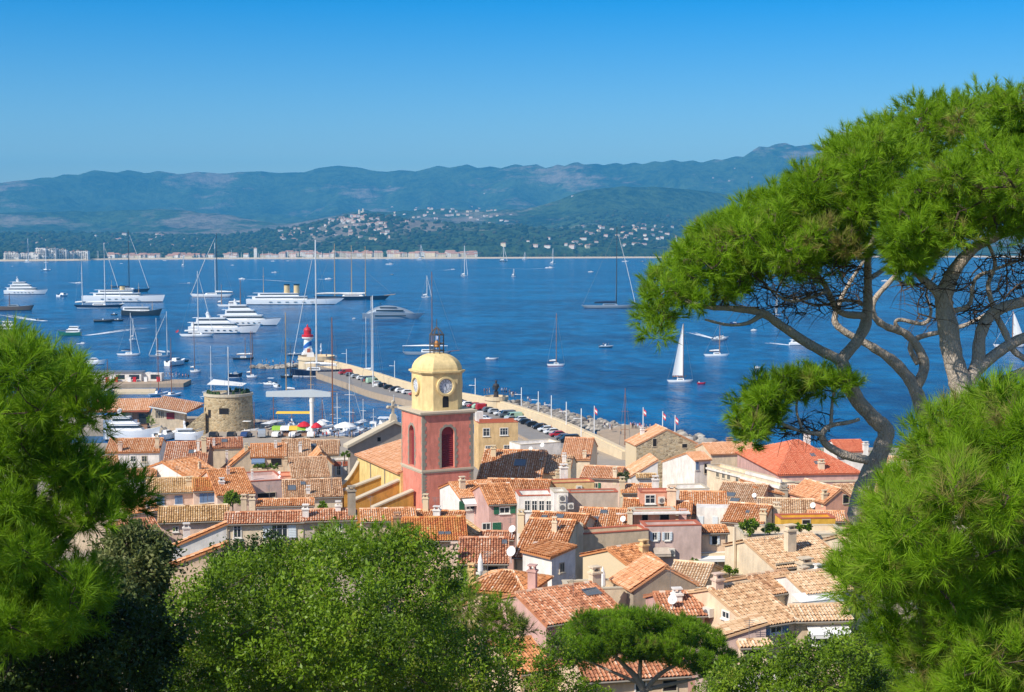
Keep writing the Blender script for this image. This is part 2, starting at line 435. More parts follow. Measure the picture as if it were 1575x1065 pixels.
def hill_material():
    m, nt, b = new_mat("maquis_hillside")
    tc = N(nt, "ShaderNodeTexCoord")
    n1 = N(nt, "ShaderNodeTexNoise", i_Scale=0.0021, i_Detail=9.0, i_Roughness=0.66)
    n2 = N(nt, "ShaderNodeTexNoise", i_Scale=0.02, i_Detail=5.0, i_Roughness=0.7)
    n3 = N(nt, "ShaderNodeTexNoise", i_Scale=0.0011, i_Detail=8.0, i_Roughness=0.72)
    mp = N(nt, "ShaderNodeMapping"); mp.inputs["Scale"].default_value = (0.8, 0.8, 3.2); mp.inputs["Location"].default_value = (300, 90, 0)
    nt.links.new(tc.outputs["Object"], n1.inputs["Vector"]); nt.links.new(tc.outputs["Object"], n2.inputs["Vector"])
    nt.links.new(tc.outputs["Object"], mp.inputs[0]); nt.links.new(mp.outputs[0], n3.inputs["Vector"])
    rp = N(nt, "ShaderNodeValToRGB"); e = rp.color_ramp.elements
    e[0].position = 0.33; e[0].color = (0.010, 0.030, 0.014, 1); e[1].position = 0.66; e[1].color = (0.075, 0.125, 0.045, 1)
    ad = N(nt, "ShaderNodeMath", operation='ADD'); nt.links.new(n1.outputs["Fac"], ad.inputs[0])
    ml = N(nt, "ShaderNodeMath", operation='MULTIPLY_ADD'); ml.inputs[1].default_value = 1.1; ml.inputs[2].default_value = -0.55
    nt.links.new(n2.outputs["Fac"], ml.inputs[0]); nt.links.new(ml.outputs[0], ad.inputs[1])
    nt.links.new(ad.outputs[0], rp.inputs[0])
    rk = N(nt, "ShaderNodeValToRGB"); rk.color_ramp.elements[0].position = 0.535; rk.color_ramp.elements[1].position = 0.60
    nt.links.new(n3.outputs["Fac"], rk.inputs[0])
    mx = N(nt, "ShaderNodeMix", data_type='RGBA'); mx.inputs[7].default_value = (0.46, 0.34, 0.28, 1)
    gm = N(nt, "ShaderNodeMath", operation='MULTIPLY'); nt.links.new(rk.outputs[0], gm.inputs[0]); nt.links.new(n2.outputs["Fac"], gm.inputs[1])
    nt.links.new(gm.outputs[0], mx.inputs[0]); nt.links.new(rp.outputs[0], mx.inputs[6])
    nt.links.new(mx.outputs[2], b.inputs["Base Color"]); b.inputs["Roughness"].default_value = 1.0; b.inputs["Specular IOR Level"].default_value = 0.0
    bp = N(nt, "ShaderNodeBump", i_Strength=0.8, i_Distance=40.0); nt.links.new(n2.outputs["Fac"], bp.inputs["Height"]); nt.links.new(bp.outputs[0], b.inputs["Normal"])
    return m
M['hill'] = hill_material()
hills = np_mesh("hills", np.stack([Xg, Yg, Zg], -1).reshape(-1, 3), faces, M['hill'], smooth=True)
tag(hills, kind='structure')
def hill_z(px, Y):                 # height of the far land under a photo column at depth Y
    i = int(np.clip(round((px - cpx[0]) / (cpx[1] - cpx[0])), 0, NC - 1))
    return float(np.interp(Y, Yg[i], Zg[i]))
def hill_hit(px, py):              # first point of the far land seen at a pixel
    i = int(np.clip(round((px - cpx[0]) / (cpx[1] - cpx[0])), 0, NC - 1))
    r = ray(px, py)
    zz = CAMH + r.z * Yg[i]
    k = np.nonzero(Zg[i][1:] >= zz[1:])[0]
    if len(k) == 0: return None
    k = k[0] + 1
    return Vector((r.x * Yg[i][k], Yg[i][k], Zg[i][k]))
# pale beach along the far shore
mb = MB(); bx = np.arange(-160, 1700, 12.0)
pa = [((x - CX) / FPX * (CAMH * FPX / (shore_y(x) - HOR)), CAMH * FPX / (shore_y(x) - HOR)) for x in bx]
vs = []
for (x, y) in pa: vs += [(x, y - 26, -0.3), (x, y + 14, 1.6), (x, y + 42, 7.2 * 0.4 + 1.2)]
fs = []
for i in range(len(pa) - 1):
    for k in (0, 1): fs.append((3 * i + k, 3 * i + 3 + k, 3 * i + 4 + k, 3 * i + 1 + k))
mb.add(vs, fs)
M['sand'] = plain('beach_sand', '#d9c4a0', 0.95, 0.15, 0.05)
tag(mb.build("beach", M['sand']), kind='structure')

# ---- near land: hillside under the trees and the town down to the quay
gz_y = [-60, 0, 10, 25, 45, 65, 85, 110, 128, 150, 180, 225, 255, 285, 320, 345, 372, 800]
gz_z = [50, 49, 47.5, 42.5, 34, 26, 19.5, 17.5, 16.5, 14.5, 12.0, 8.5, 6.2, 4.4, 2.7, 1.9, 1.7, 1.7]
def ground_z(x, y): return float(np.interp(y, gz_y, gz_z))
# coastline (x, y), quay wall on the harbour side and rocky shore on the right
coast = [(-420, 150), (-330, 300), (-200, 350), (-80, 354), (-80, 379), (-200, 381), (-200, 412), (-124, 413), (-84, 408), (-64, 398), (-60, 368), (-24, 366), (-13, 372), (6, 372), (26, 362), (38, 362), (50, 350), (62, 347), (72, 345), (130, 346), (200, 330), (420, 150)]
mb = MB()
top = []
ys = [y for y in np.linspace(-60, 150, 30)]
vs = []; fs = []
for j, y in enumerate(ys):
    for i, x in enumerate(np.linspace(-420, 420, 43)):
        vs.append((x, y, ground_z(x, y) + 0.5 * math.sin(x * .21) * math.sin(y * .17)))
for j in range(len(ys) - 1):
    for i in range(42): fs.append((j * 43 + i, j * 43 + i + 1, (j + 1) * 43 + i + 1, (j + 1) * 43 + i))
mb.add(vs, fs)
M['soil'] = plain('hillside_soil', '#5f5a38', 0.95, 0.4, 0.4, bump=0.5)
tag(mb.build("hillside", M['soil']), kind='structure')
mb = MB()
poly = [(x, max(y, 149.0)) for x, y in coast]
bm = bmesh.new()
bv = [bm.verts.new((x, y, 0)) for x, y in poly]
f0 = bm.faces.new(bv)
bmesh.ops.triangulate(bm, faces=[f0])
for yy in (165, 180, 200, 225, 255, 285, 320, 345, 366):
    bmesh.ops.bisect_plane(bm, geom=bm.verts[:] + bm.edges[:] + bm.faces[:], plane_co=(0, yy, 0), plane_no=(0, 1, 0))
for v in bm.verts: v.co.z = ground_z(v.co.x, v.co.y)
bnd = [e for e in bm.edges if e.is_boundary]
ex = bmesh.ops.extrude_edge_only(bm, edges=bnd)
for v in [g for g in ex['geom'] if isinstance(g, bmesh.types.BMVert)]: v.co.z = -3.0 if v.co.y > 150 else v.co.z - 3
bmesh.ops.recalc_face_normals(bm, faces=bm.faces[:])
me = bpy.data.meshes.new("town_ground"); bm.to_mesh(me); bm.free()
M['paving'] = plain('old_paving', '#a89a88', 0.9, 0.25, 0.5, bump=0.2)
me.materials.append(M['paving'])
o = bpy.data.objects.new("town_ground", me); COL.objects.link(o); tag(o, kind='structure')
# ================================================================ TOWN HOUSES: builder
_dy = [560, 620, 640, 660, 680, 700, 720, 760, 800, 850, 900, 950, 1040, 1200]
_dd = [480, 420, 360, 320, 285, 255, 225, 182, 152, 128, 113, 102, 86, 70]
def depth_of(y): return float(np.interp(y, _dy, _dd))
def roof_slope(mb, A, B, C, D, cs=0.25, rs=0.40, thick=0.14, m=0):
    """corrugated canal-tile slope: A eave left, B eave right, C ridge right, D ridge left (local coordinates)"""
    A, B, C, D = (Vector(p) for p in (A, B, C, D))
    U = (B - A).normalized()
    wd = D - A; V = wd - U * wd.dot(U); Lv = V.length; V.normalize()
    Nn = U.cross(V).normalized()
    if Nn.z < 0: Nn = -Nn
    Wd = (B - A).length; uD = wd.dot(U); uC = (C - A).dot(U)
    ncol = max(2, int(round(Wd / cs))); nr = max(2, int(round(Lv / rs)))
    lo, hi = min(0, uD), max(Wd, uC)
    k0 = int(math.floor(lo / cs)); k1 = int(math.ceil(hi / cs))
    us = []
    for k in range(k0, k1): us += [k * cs, k * cs + cs * .28, k * cs + cs * .5, k * cs + cs * .72]
    us.append(k1 * cs)
    us = np.array(us)
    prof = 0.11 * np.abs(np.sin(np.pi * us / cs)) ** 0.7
    vs = []; fs = []; ts = []
    sag = random.uniform(-.03, .05)
    rowj = [random.uniform(-.01, .015) for _ in range(nr + 1)]
    colt = {}; hoff = random.uniform(.42, .66); colc = {}
    for j in range(nr):
        for e, v in ((0, j / nr), (1, (j + 1) / nr)):
            ul = uD * v; ur = Wd + (uC - Wd) * v
            uu = np.clip(us, ul, ur)
            lift = (0.035 if e == 0 else 0.0) + rowj[j] - sag * math.sin(math.pi * v)
            for u, p in zip(uu, prof):
                w = 0.012 * math.sin(u * 9.1 + j * 2.3)
                q = A + U * u + V * (v * Lv) + Nn * (p + lift + w)
                vs.append((q.x, q.y, q.z))
        n = len(us); o = (2 * j) * n
        vm = (j + .5) / nr; ulm = uD * vm; urm = Wd + (uC - Wd) * vm
        for i in range(n - 1):
            if us[i + 1] <= ulm or us[i] >= urm: continue
            fs.append((o + i, o + i + 1, o + n + i + 1, o + n + i))
            key = (j, i // 4 if True else 0)
            if key not in colt:
                cc = colc.setdefault(i // 4, random.gauss(0, .10)); colt[key] = min(1, max(0.001, random.gauss(hoff + cc, 0.15)))
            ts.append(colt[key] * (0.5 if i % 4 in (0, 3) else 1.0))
    o = len(mb.v); mb.v.extend(vs)
    for f, t in zip(fs, ts):
        mb.f.append(tuple(i + o for i in f)); mb.m.append(m); mb.t.append(t)
    b0, b1 = -0.03, -0.03 - thick
    mb.add([p + Nn * b0 for p in (A, B, C, D)] + [p + Nn * b1 for p in (A, B, C, D)],
           [(0, 1, 2, 3), (7, 6, 5, 4), (0, 4, 5, 1), (1, 5, 6, 2), (2, 6, 7, 3), (3, 7, 4, 0)], m, 0.35)
def ridge_tiles(mb, a, b, r=0.14, m=0):
    a, b = Vector(a), Vector(b); L = (b - a).length; n = max(1, int(L / .45))
    for i in range(n):
        p, q = a.lerp(b, i / n), a.lerp(b, (i + 1) / n)
        mb.tube([p, q], [r, r * .88], 6, m, True, min(1, max(.01, random.gauss(.6, .2))))

HOUSES = {}
class House:
    def __init__(s, label, x0, x1, ye, yr, kind='gable', psi=18, wall='cream', roof='orange', d=None, D=None, slope=0.31, hw=9.5, over=0.35, nm='terraced_house', cat='house', inset=None, flatrise=None, genoise=True):
        s.kind = kind; s.psi = R(psi); s.slope = slope
        s.d = d or depth_of(ye)
        s.c = P((x0 + x1) / 2, ye, s.d); s.k = pm(s.d)
        s.W = (x1 - x0) / s.k / math.cos(s.psi)
        s.ze = 0.0; s.hw = hw; W2 = s.W / 2
        s.o = thing(nm, label, cat, s.c, s.psi)
        wm, rm = M[wall], M['roof_' + roof] if roof else None
        if kind in ('gable', 'shed', 'hip'):
            lo, hi = 0.5, 25.0
            for _ in range(40):
                L = (lo + hi) / 2
                if proj_y(s.c.y + L * math.cos(s.psi), s.c.z + L * slope) > yr: lo = L
                else: hi = L
            s.L = L
            s.D = L if kind == 'shed' else (D or 2 * L)
        else:
            s.D = D or 8.0
            s.L = s.D
            s.rise = (ye - yr) / s.k
        w = MB(); rf = MB(); sl = slope; L = s.L; Dp = s.D; ov = over
        cs = 0.25 if s.d < 210 else 0.33
        dz = -0.10
        if kind == 'shed':
            w.prism([(0, -hw), (0, dz), (Dp, dz + sl * Dp), (Dp, -hw)], 'x', -W2, W2)
            roof_slope(rf, (-W2 - .15, -ov, -ov * sl), (W2 + .15, -ov, -ov * sl), (W2 + .15, L, L * sl), (-W2 - .15, L, L * sl), cs)
            ridge_tiles(rf, (-W2, L, L * sl + .06), (W2, L, L * sl + .06))
        elif kind == 'gable':
            back = Dp - L
            w.prism([(0, -hw), (0, dz), (L, dz + sl * L), (Dp, dz + sl * L - sl * back), (Dp, -hw)], 'x', -W2, W2)
            roof_slope(rf, (-W2 - .15, -ov, -ov * sl), (W2 + .15, -ov, -ov * sl), (W2 + .15, L, L * sl), (-W2 - .15, L, L * sl), cs)
            zb = L * sl - sl * (back + ov)
            roof_slope(rf, (W2 + .15, Dp + ov, zb), (-W2 - .15, Dp + ov, zb), (-W2 - .15, L, L * sl), (W2 + .15, L, L * sl), cs * 1.5, 0.9)
            ridge_tiles(rf, (-W2 - .15, L, L * sl + .08), (W2 + .15, L, L * sl + .08))
        elif kind == 'hip':
            w.box2((-W2, 0, -hw), (W2, Dp, dz))
            ins = min(W2 - .4, inset if inset is not None else L)
            rl, rr = -W2 + ins, W2 - ins; zr = L * sl
            a, b, c, e = (-W2 - ov, -ov, -ov * sl), (W2 + ov, -ov, -ov * sl), (W2 + ov, Dp + ov, -ov * sl), (-W2 - ov, Dp + ov, -ov * sl)
            r0, r1 = (rl, L, zr), (rr, L, zr)
            roof_slope(rf, a, b, r1, r0, cs); roof_slope(rf, c, e, r0, r1, cs * 1.4, .8)
            roof_slope(rf, e, a, r0, r0, cs); roof_slope(rf, b, c, r1, r1, cs)
            for q, t in ((a, r0), (b, r1), (c, r1), (e, r0)): ridge_tiles(rf, q, t)
            ridge_tiles(rf, r0, r1)
        elif kind == 'end':
            h = s.rise; sl2 = h / W2
            w.prism([(-W2, -hw), (W2, -hw), (W2, dz), (0, h + dz), (-W2, dz)], 'y', 0, Dp)
            roof_slope(rf, (-W2 - ov, Dp, -ov * sl2), (-W2 - ov, -.12, -ov * sl2), (0, -.12, h), (0, Dp, h), cs)
            roof_slope(rf, (W2 + ov, -.12, -ov * sl2), (W2 + ov, Dp, -ov * sl2), (0, Dp, h), (0, -.12, h), cs)
            ridge_tiles(rf, (0, -.12, h + .08), (0, Dp, h + .08))
        elif kind in ('leanl', 'leanr'):        # single slope across the front: high side at left / right
            h = s.rise
            hl_, hr_ = (h, 0) if kind == 'leanl' else (0, h)
            w.prism([(-W2, -hw), (W2, -hw), (W2, hr_ + dz), (-W2, hl_ + dz)], 'y', 0, Dp)
            if kind == 'leanr':
                roof_slope(rf, (-W2 - ov, Dp, -ov * h / s.W), (-W2 - ov, -.15, -ov * h / s.W), (W2 + .1, -.15, h), (W2 + .1, Dp, h), cs)
            else:
                roof_slope(rf, (W2 + ov, -.15, -ov * h / s.W), (W2 + ov, Dp, -ov * h / s.W), (-W2 - .1, Dp, h), (-W2 - .1, -.15, h), cs)
        elif kind == 'flat':
            pz = -0.55
            w.box2((-W2, 0, -hw), (W2, Dp, pz)); t = .28
            w.box2((-W2, 0, pz), (W2, t, -.07)); w.box2((-W2, Dp - t, pz), (W2, Dp, -.07))
            w.box2((-W2, t, pz), (-W2 + t, Dp - t, -.07)); w.box2((W2 - t, t, pz), (W2, Dp - t, -.07))
            cp = MB()
            for lo_, hi_ in (((-W2 - .05, -.05), (W2 + .05, t + .03)), ((-W2 - .05, Dp - t - .03), (W2 + .05, Dp + .05)), ((-W2 - .05, t + .03), (-W2 + t + .03, Dp - t - .03)), ((W2 - t - .03, t + .03), (W2 + .05, Dp - t - .03))):
                cp.box2((lo_[0], lo_[1], -.07), (hi_[0], hi_[1], 0.03))
            cp.build("coping", M['coping'] if roof else M['stone_trim'], s.o)
        s.wall = w.build("wall", wm, s.o)
        if rf.v: rf.build("roof", rm, s.o)
        if genoise and kind in ('gable', 'shed') and s.d < 240:
            g = MB(); g.box2((-W2, -.14, -.36), (W2, -.003, -.24)); g.box2((-W2, -.24, -.24), (W2, -.003, -.17))
            g.build("cornice", M['stone_trim'], s.o)
        if kind in ('gable', 'shed') and s.d < 215:
            g = MB(); g.tube([(-W2 - .1, -ov - .06, -ov * sl - .05), (W2 + .1, -ov - .06, -ov * sl - .05)], .07, 6); g.build("gutter", M['zinc'], s.o)
            xs_ = random.choice((-1, 1)) * (W2 - .25); g = MB(); g.tube([(xs_, -ov - .06, -ov * sl - .1), (xs_, -.12, -.7), (xs_, -.12, -hw)], .055, 6); g.build("drain_pipe", M['zinc'], s.o)
        HOUSES[label] = s
        if kind in ('gable', 'shed', 'hip') and random.random() < .42 and s.d < 240:
            b = MB(); px_, py_ = random.uniform(-.4, .4) * s.W, L * random.uniform(.55, .9); z_ = py_ * sl; hm = random.uniform(1.3, 2.4)
            b.tube([(px_, py_, z_ - .2), (px_, py_, z_ + hm)], .022, 4)
            for k in range(4): b.tube([(px_ - .4 + .06 * k, py_, z_ + hm - .1 - .14 * k), (px_ + .4 - .06 * k, py_, z_ + hm - .1 - .14 * k)], .016, 4)
            b.build("aerial", M['metal'], s.o)
    # -- rays into the house frame
    def loc(s, px, py):
        Rz = Matrix.Rotation(-s.psi, 3, 'Z')
        return Rz @ (CAM - s.c), Rz @ ray(px, py)
    def hit(s, px, py, p0, n):
        o, r = s.loc(px, py); n = Vector(n)
        return o + r * ((Vector(p0) - o).dot(n) / r.dot(n))
    def roof_pt(s, px, py):
        if s.kind in ('gable', 'shed', 'hip'):
            return s.hit(px, py, (0, 0, 0), (0, -s.slope, 1))
        if s.kind == 'flat': return s.hit(px, py, (0, 0, -.5), (0, 0, 1))
        if s.kind == 'end':
            sl = s.rise / (s.W / 2)
            return s.hit(px, py, (0, 0, s.rise), (sl if px > CX + FPX * (s.c.x / s.c.y) else -sl, 0, 1))
        sl = s.rise / s.W * (1 if s.kind == 'leanr' else -1)
        return s.hit(px, py, (0, 0, s.rise / 2), (-sl, 0, 1))
    def chimney(s, px, py, h, w=0.7, col='cream', pot=True, label=None):
        """px, py: where its foot meets the roof; h: height in photograph pixels"""
        p = s.roof_pt(px, py); hm = h / s.k; w *= .8
        b = MB()
        b.box((p.x, p.y, p.z + hm / 2 - .5), (w, w * .75, hm + 1.0)); b.box((p.x, p.y, p.z + hm - .12), (w * 1.22, w, .14))
        if pot:
            for dx in (-w * .3, w * .3): b.box((p.x + dx, p.y, p.z + hm + .12), (w * .16, w * .6, .34))
            b.box((p.x, p.y, p.z + hm + .33), (w * 1.05, w * .85, .1))
        o = b.build("chimney", M[col], s.o)
        if label: o["label"] = label
        return s
    def dish(s, px, py, r=0.42, face=-35):
        r *= .62
        p = s.roof_pt(px, py + r * s.k * 2.2); b = MB(); z = p.z + r * 2.0
        a = R(face) - s.psi
        n = Vector((math.sin(a), -math.cos(a), .45)).normalized(); u = n.orthogonal().normalized(); v = n.cross(u)
        rings = []
        for rr, dp in ((.02, -.16), (.5, -.11), (1, 0)):
            rings.append([Vector((p.x, p.y, z)) + (u * math.cos(t) + v * math.sin(t)) * r * rr + n * r * dp * 1.5 for t in [2 * math.pi * k / 14 for k in range(14)]])
        b.loft(rings, 0, True); b.tube([(p.x, p.y, p.z - .2), (p.x, p.y, z)], .03, 5)
        b.tube([Vector((p.x, p.y, z)) - n * .05, Vector((p.x, p.y, z)) + n * r * .9], .02, 4)
        b.build("satellite_dish", M['dish'], s.o); return s
    def aerial(s, px, py, h):
        p = s.roof_pt(px, py); hm = h / s.k; b = MB()
        b.tube([(p.x, p.y, p.z - .2), (p.x, p.y, p.z + hm)], .025, 4)
        for k in range(4): b.tube([(p.x - .35 + .05 * k, p.y, p.z + hm - .1 - .13 * k), (p.x + .35 - .05 * k, p.y, p.z + hm - .1 - .13 * k)], .015, 4)
        b.build("aerial", M['metal'], s.o); return s
    def skylight(s, px, py, w, h):
        p = s.roof_pt(px, py); a = math.atan(s.slope); ww = w / s.k; hh = h / s.k / max(.25, math.sin(a + .2))
        ca, sa = math.cos(a), math.sin(a); fr = MB(); gl = MB()
        def q(u, v, n): return (p.x + u, p.y + v * ca - n * sa, p.z + v * sa + n * ca)
        def slab(b, u0, u1, v0, v1, n0, n1):
            b.add([q(u, v, n) for n in (n0, n1) for (u, v) in ((u0, v0), (u1, v0), (u1, v1), (u0, v1))], [(3, 2, 1, 0), (4, 5, 6, 7), (0, 1, 5, 4), (1, 2, 6, 5), (2, 3, 7, 6), (3, 0, 4, 7)])
        W2, H2 = ww / 2, hh / 2; t = .09
        slab(fr, -W2, W2, -H2, -H2 + t, -.1, .2); slab(fr, -W2, W2, H2 - t, H2, -.1, .2); slab(fr, -W2, -W2 + t, -H2 + t, H2 - t, -.1, .2); slab(fr, W2 - t, W2, -H2 + t, H2 - t, -.1, .2)
        slab(gl, -W2 + t, W2 - t, -H2 + t, H2 - t, 0, .16)
        f = fr.build("skylight", M['metal'], s.o); gl.build("pane", M['skylight'], f); return s
    def frame(s, face):
        W2 = s.W / 2
        return {'F': ((0, 0, 0), Vector((1, 0, 0)), Vector((0, -1, 0)), abs(math.cos(s.psi))),
                'L': ((-W2, 0, 0), Vector((0, -1, 0)), Vector((-1, 0, 0)), max(.2, abs(math.sin(s.psi)))),
                'R': ((W2, 0, 0), Vector((0, 1, 0)), Vector((1, 0, 0)), max(.2, abs(math.sin(s.psi))))}[face]
    def win(s, px, py, w, h, typ='w', face='F', sh=None, arch=False, label=None):
        """w/h photograph pixels; typ 'w' white frame, 's' stone frame, 'd' bare dark opening; sh: shutter material and 'o'/'c' as ('greensh','o')"""
        p0, rt, out, cf = s.frame(face)
        c = s.hit(px, py, p0, out); ww = w / s.k / cf; hh = h / s.k
        up = Vector((0, 0, 1))
        def bx(b, u0, u1, v0, v1, n0, n1):
            b.add([c + rt * u + up * v + out * n for n in (n0, n1) for (u, v) in ((u0, v0), (u1, v0), (u1, v1), (u0, v1))], [(3, 2, 1, 0), (4, 5, 6, 7), (0, 1, 5, 4), (1, 2, 6, 5), (2, 3, 7, 6), (3, 0, 4, 7)])
        W2, H2 = ww / 2, hh / 2; t = min(.12, ww * .12)
        fr = MB()
        if typ != 'd':
            bx(fr, -W2, W2, -H2, -H2 + t, .004, .07); bx(fr, -W2, W2, H2 - t, H2, .004, .07)
            bx(fr, -W2, -W2 + t, -H2 + t, H2 - t, .004, .07); bx(fr, W2 - t, W2, -H2 + t, H2 - t, .004, .07)
            nm = max(1, int(ww / .75))
            for i in range(1, nm + 1 if nm > 1 else 2):
                u = -W2 + ww * i / (nm + 1 if nm > 1 else 2)
                bx(fr, u - .03, u + .03, -H2 + t, H2 - t, .02, .055)
            if hh > 1.0: bx(fr, -W2 + t, W2 - t, H2 * .2 - .02, H2 * .2 + .02, .02, .05)
            bx(fr, -W2 - .08, W2 + .08, -H2 - .1, -H2, .004, .16)
        else:
            bx(fr, -W2 - .06, W2 + .06, -H2 - .1, -H2, .004, .12); bx(fr, -W2 - .06, W2 + .06, H2, H2 + .12, .004, .06); bx(fr, -W2 - .06, -W2, -H2, H2, .004, .06); bx(fr, W2, W2 + .06, -H2, H2, .004, .06)
        f = fr.build("window", M['stone_trim'] if typ in 'sd' else M['trim'], s.o)
        if label: f["label"] = label
        pn = MB(); bx(pn, -W2 + (t if typ != 'd' else 0), W2 - (t if typ != 'd' else 0), -H2 + (t if typ != 'd' else 0), H2 - (t if typ != 'd' else 0), .002, .018)
        pn.build("pane", M['dark'] if typ == 'd' else M['glass'], f)
        if sh:
            mname, st = sh
            if st == 'o': spans = ((-W2 - W2 * .95, -W2 - .02), (W2 + .02, W2 + W2 * .95))
            else: spans = ((-W2 + .02, -.02), (.02, W2 - .02))
            for u0, u1 in spans:
                b = MB(); n0 = .075
                bx(b, u0, u1, -H2, H2, n0 if st == 'c' else .004, n0 + .04)
                ns = max(3, int(hh / .16))
                for i in range(ns):
                    v = -H2 + hh * (i + .5) / ns
                    bx(b, u0 + .05, u1 - .05, v - .03, v + .03, n0 + .042, n0 + .06)
                b.build("shutter", M[mname], f)
        return s
    def ac(s, px, py, w=9, h=9, face='F'):
        p0, rt, out, cf = s.frame(face); c = s.hit(px, py, p0, out); ww = w / s.k / cf; hh = h / s.k
        b = MB(); cc = c + out * .22; sz = (ww, .4, hh) if face == 'F' else (.4, ww, hh)
        b.box(cc, sz); o = b.build("air_conditioner", M['ac'], s.o)
        g = MB(); q = c + out * .43; n = 12
        ring = [q + rt * (math.cos(2 * math.pi * k / n) * hh * .36) + Vector((0, 0, math.sin(2 * math.pi * k / n) * hh * .36)) for k in range(n)]
        g.loft([ring, [p + out * .02 for p in ring]]); g.build("fan_grille", M['metal'], o); return s
    def awning(s, px, py, w, out_m=1.6, drop=0.5, face='F', col='awning'):
        p0, rt, out, cf = s.frame(face); c = s.hit(px, py, p0, out); W2 = w / s.k / cf / 2
        b = MB(); up = Vector((0, 0, 1)); n = 8
        for k in range(n):
            a0, a1 = k / n, (k + 1) / n
            def q(u, a): return c + rt * u + out * (out_m * a + .05) - up * (drop * a + .06 * math.sin(math.pi * a))
            vs = [q(-W2, a0), q(W2, a0), q(W2, a1), q(-W2, a1)]
            b.add(vs + [v - up * .03 for v in vs], [(0, 1, 2, 3), (7, 6, 5, 4), (0, 4, 5, 1), (1, 5, 6, 2), (2, 6, 7, 3), (3, 7, 4, 0)])
        b.box2(c + rt * -W2 + out * out_m - up * (drop + .28) - rt * 0 - out * .01, c + rt * W2 + out * (out_m + .02) - up * drop) if face == 'F' else None
        b.build("awning", M[col], s.o)
        for u in (-W2 + .1, W2 - .1):
            ar = MB(); ar.tube([c + rt * u - up * .7 + out * .03, c + rt * u + out * out_m - up * (drop + .04)], .025, 5); ar.build("awning_arm", M['metal'], s.o)
        return s
    def bx(s, name, lo, hi, mat, parent=None):
        b = MB(); b.box2(lo, hi); return b.build(name, M[mat], parent or s.o)
# ================================================================ TOWN HOUSES: one call per house, back rows first
H = House
# --- left part of the old town
H("white house with long terracotta roof below the big moored yacht", 163, 244, 695, 675, 'gable', 6, 'white', 'orange').chimney(242, 690, 18, .9, 'beige').chimney(185, 694, 12, .9, 'pink').win(205, 706, 9, 10).win(222, 706, 9, 10, 's')
H("brown walled house under a broad bare orange roof", 251, 316, 717, 680, 'gable', 8, 'brown', 'red').chimney(314, 696, 22, .95, 'sand').chimney(305, 694, 14, .5, 'white').skylight(294, 696, 8, 6).dish(300, 693, .35)
H("red roofed house with skylight just right of the round stone tower's foot", 318, 372, 688, 674, 'gable', 12, 'beige', 'red').skylight(345, 679, 9, 5).chimney(329, 686, 8, .6, 'white')
H("small salmon roofed house half hidden by the left pine", 128, 182, 726, 703, 'gable', 20, 'pink', 'salmon').skylight(160, 710, 7, 5)
H("white fronted house seen through the left pine's twigs", 176, 238, 733, 722, 'gable', 10, 'white', 'salmon').win(205, 740, 8, 9).dish(222, 724)
H("steep roofed cottage with a white gable end", 297, 336, 733, 707, 'gable', 52, 'white', 'orange').chimney(307, 722, 8, .5, 'beige')
H("beige box house with one sloping orange roof above a blank wall", 345, 384, 724, 690, 'leanr', 16, 'beige', 'orange', d=236, D=4).chimney(379, 694, 9, .7, 'sand').chimney(349, 712, 16, .5, 'white')
hh = H("house with plant filled roof terrace and blue awnings under a bright orange roof", 385, 440, 702, 683, 'gable', 8, 'cream', 'orange', d=250, D=9, nm='terrace_house')
hh.win(398, 712, 14, 12, 'd').win(425, 711, 16, 10, 'd').awning(397, 703, 20, .7, .9, col='bluesh').bx('planter', (-4.5, -4, -4.2), (4.5, -.02, -3.2), 'brown')
H("low house with red parapet in front of the plant terrace", 386, 452, 733, 726, 'flat', 8, 'salmon', 'orange', D=4).dish(429, 727, .5).chimney(400, 732, 8, .6, 'cream')
H("old tan roofed house left of the church front, nearest the quay", 436, 478, 703, 676, 'gable', 10, 'beige', 'tan').chimney(462, 696, 13, .7, 'white').chimney(424, 690, 9, .6, 'white')
H("tan house with dark skylight behind the white turret house", 474, 520, 698, 678, 'gable', 5, 'sand', 'tan').skylight(480, 686, 12, 5).chimney(468, 690, 10, .5, 'white')
H("old brown tiled house with uneven tiles in the shade gap", 450, 506, 734, 704, 'gable', 12, 'beige', 'tan').chimney(440, 715, 8, .5, 'sand')
H("small cream gabled house with bare pale front", 478, 510, 712, 695, 'end', 12, 'cream', 'orange', d=235, D=7)
H("white turret house with terrace, shuttered windows and red panels", 512, 542, 708, 700, 'flat', 14, 'white', None, D=4, nm='turret_house').win(521, 724, 6, 15, 'w', sh=('whitesh', 'o')).win(535, 722, 5, 12).chimney(540, 706, 10, .6, 'white')
o = HOUSES["white turret house with terrace, shuttered windows and red panels"]
for k in range(2): o.bx('railing_panel', (-1.5 + 1.5 * k - .02, -.12, -1.0), (-.3 + 1.5 * k, -.06, -.2), 'coping')
H("flat roofed house with white terrace and streaked mauve wall", 382, 437, 739, 727, 'flat', 20, 'mauve', 'orange', D=8, d=195).win(410, 762, 26, 7, 'd').chimney(388, 738, 12, .35, 'white').dish(430, 733, .4)
H("house with long sloping orange roof falling towards the yellow roofs", 336, 389, 760, 722, 'gable', 22, 'pink', 'orange').dish(340, 737, .4).win(372, 770, 14, 9, 'd').chimney(351, 730, 9, .5, 'pink')
H("pinkish house with two small blue shuttered windows", 228, 297, 757, 736, 'gable', 14, 'pink', 'yellow').win(247, 771, 6.5, 13, 'w', sh=('bluesh', 'c')).win(276, 770, 6.5, 13, 'w', sh=('bluesh', 'c')).chimney(291, 748, 11, .9, 'sand')
HOUSES["pinkish house with two small blue shuttered windows"].win(247, 771, 12, 13, 'w', sh=('bluesh', 'c')).win(275, 769, 12, 13, 'w', sh=('bluesh', 'c'))
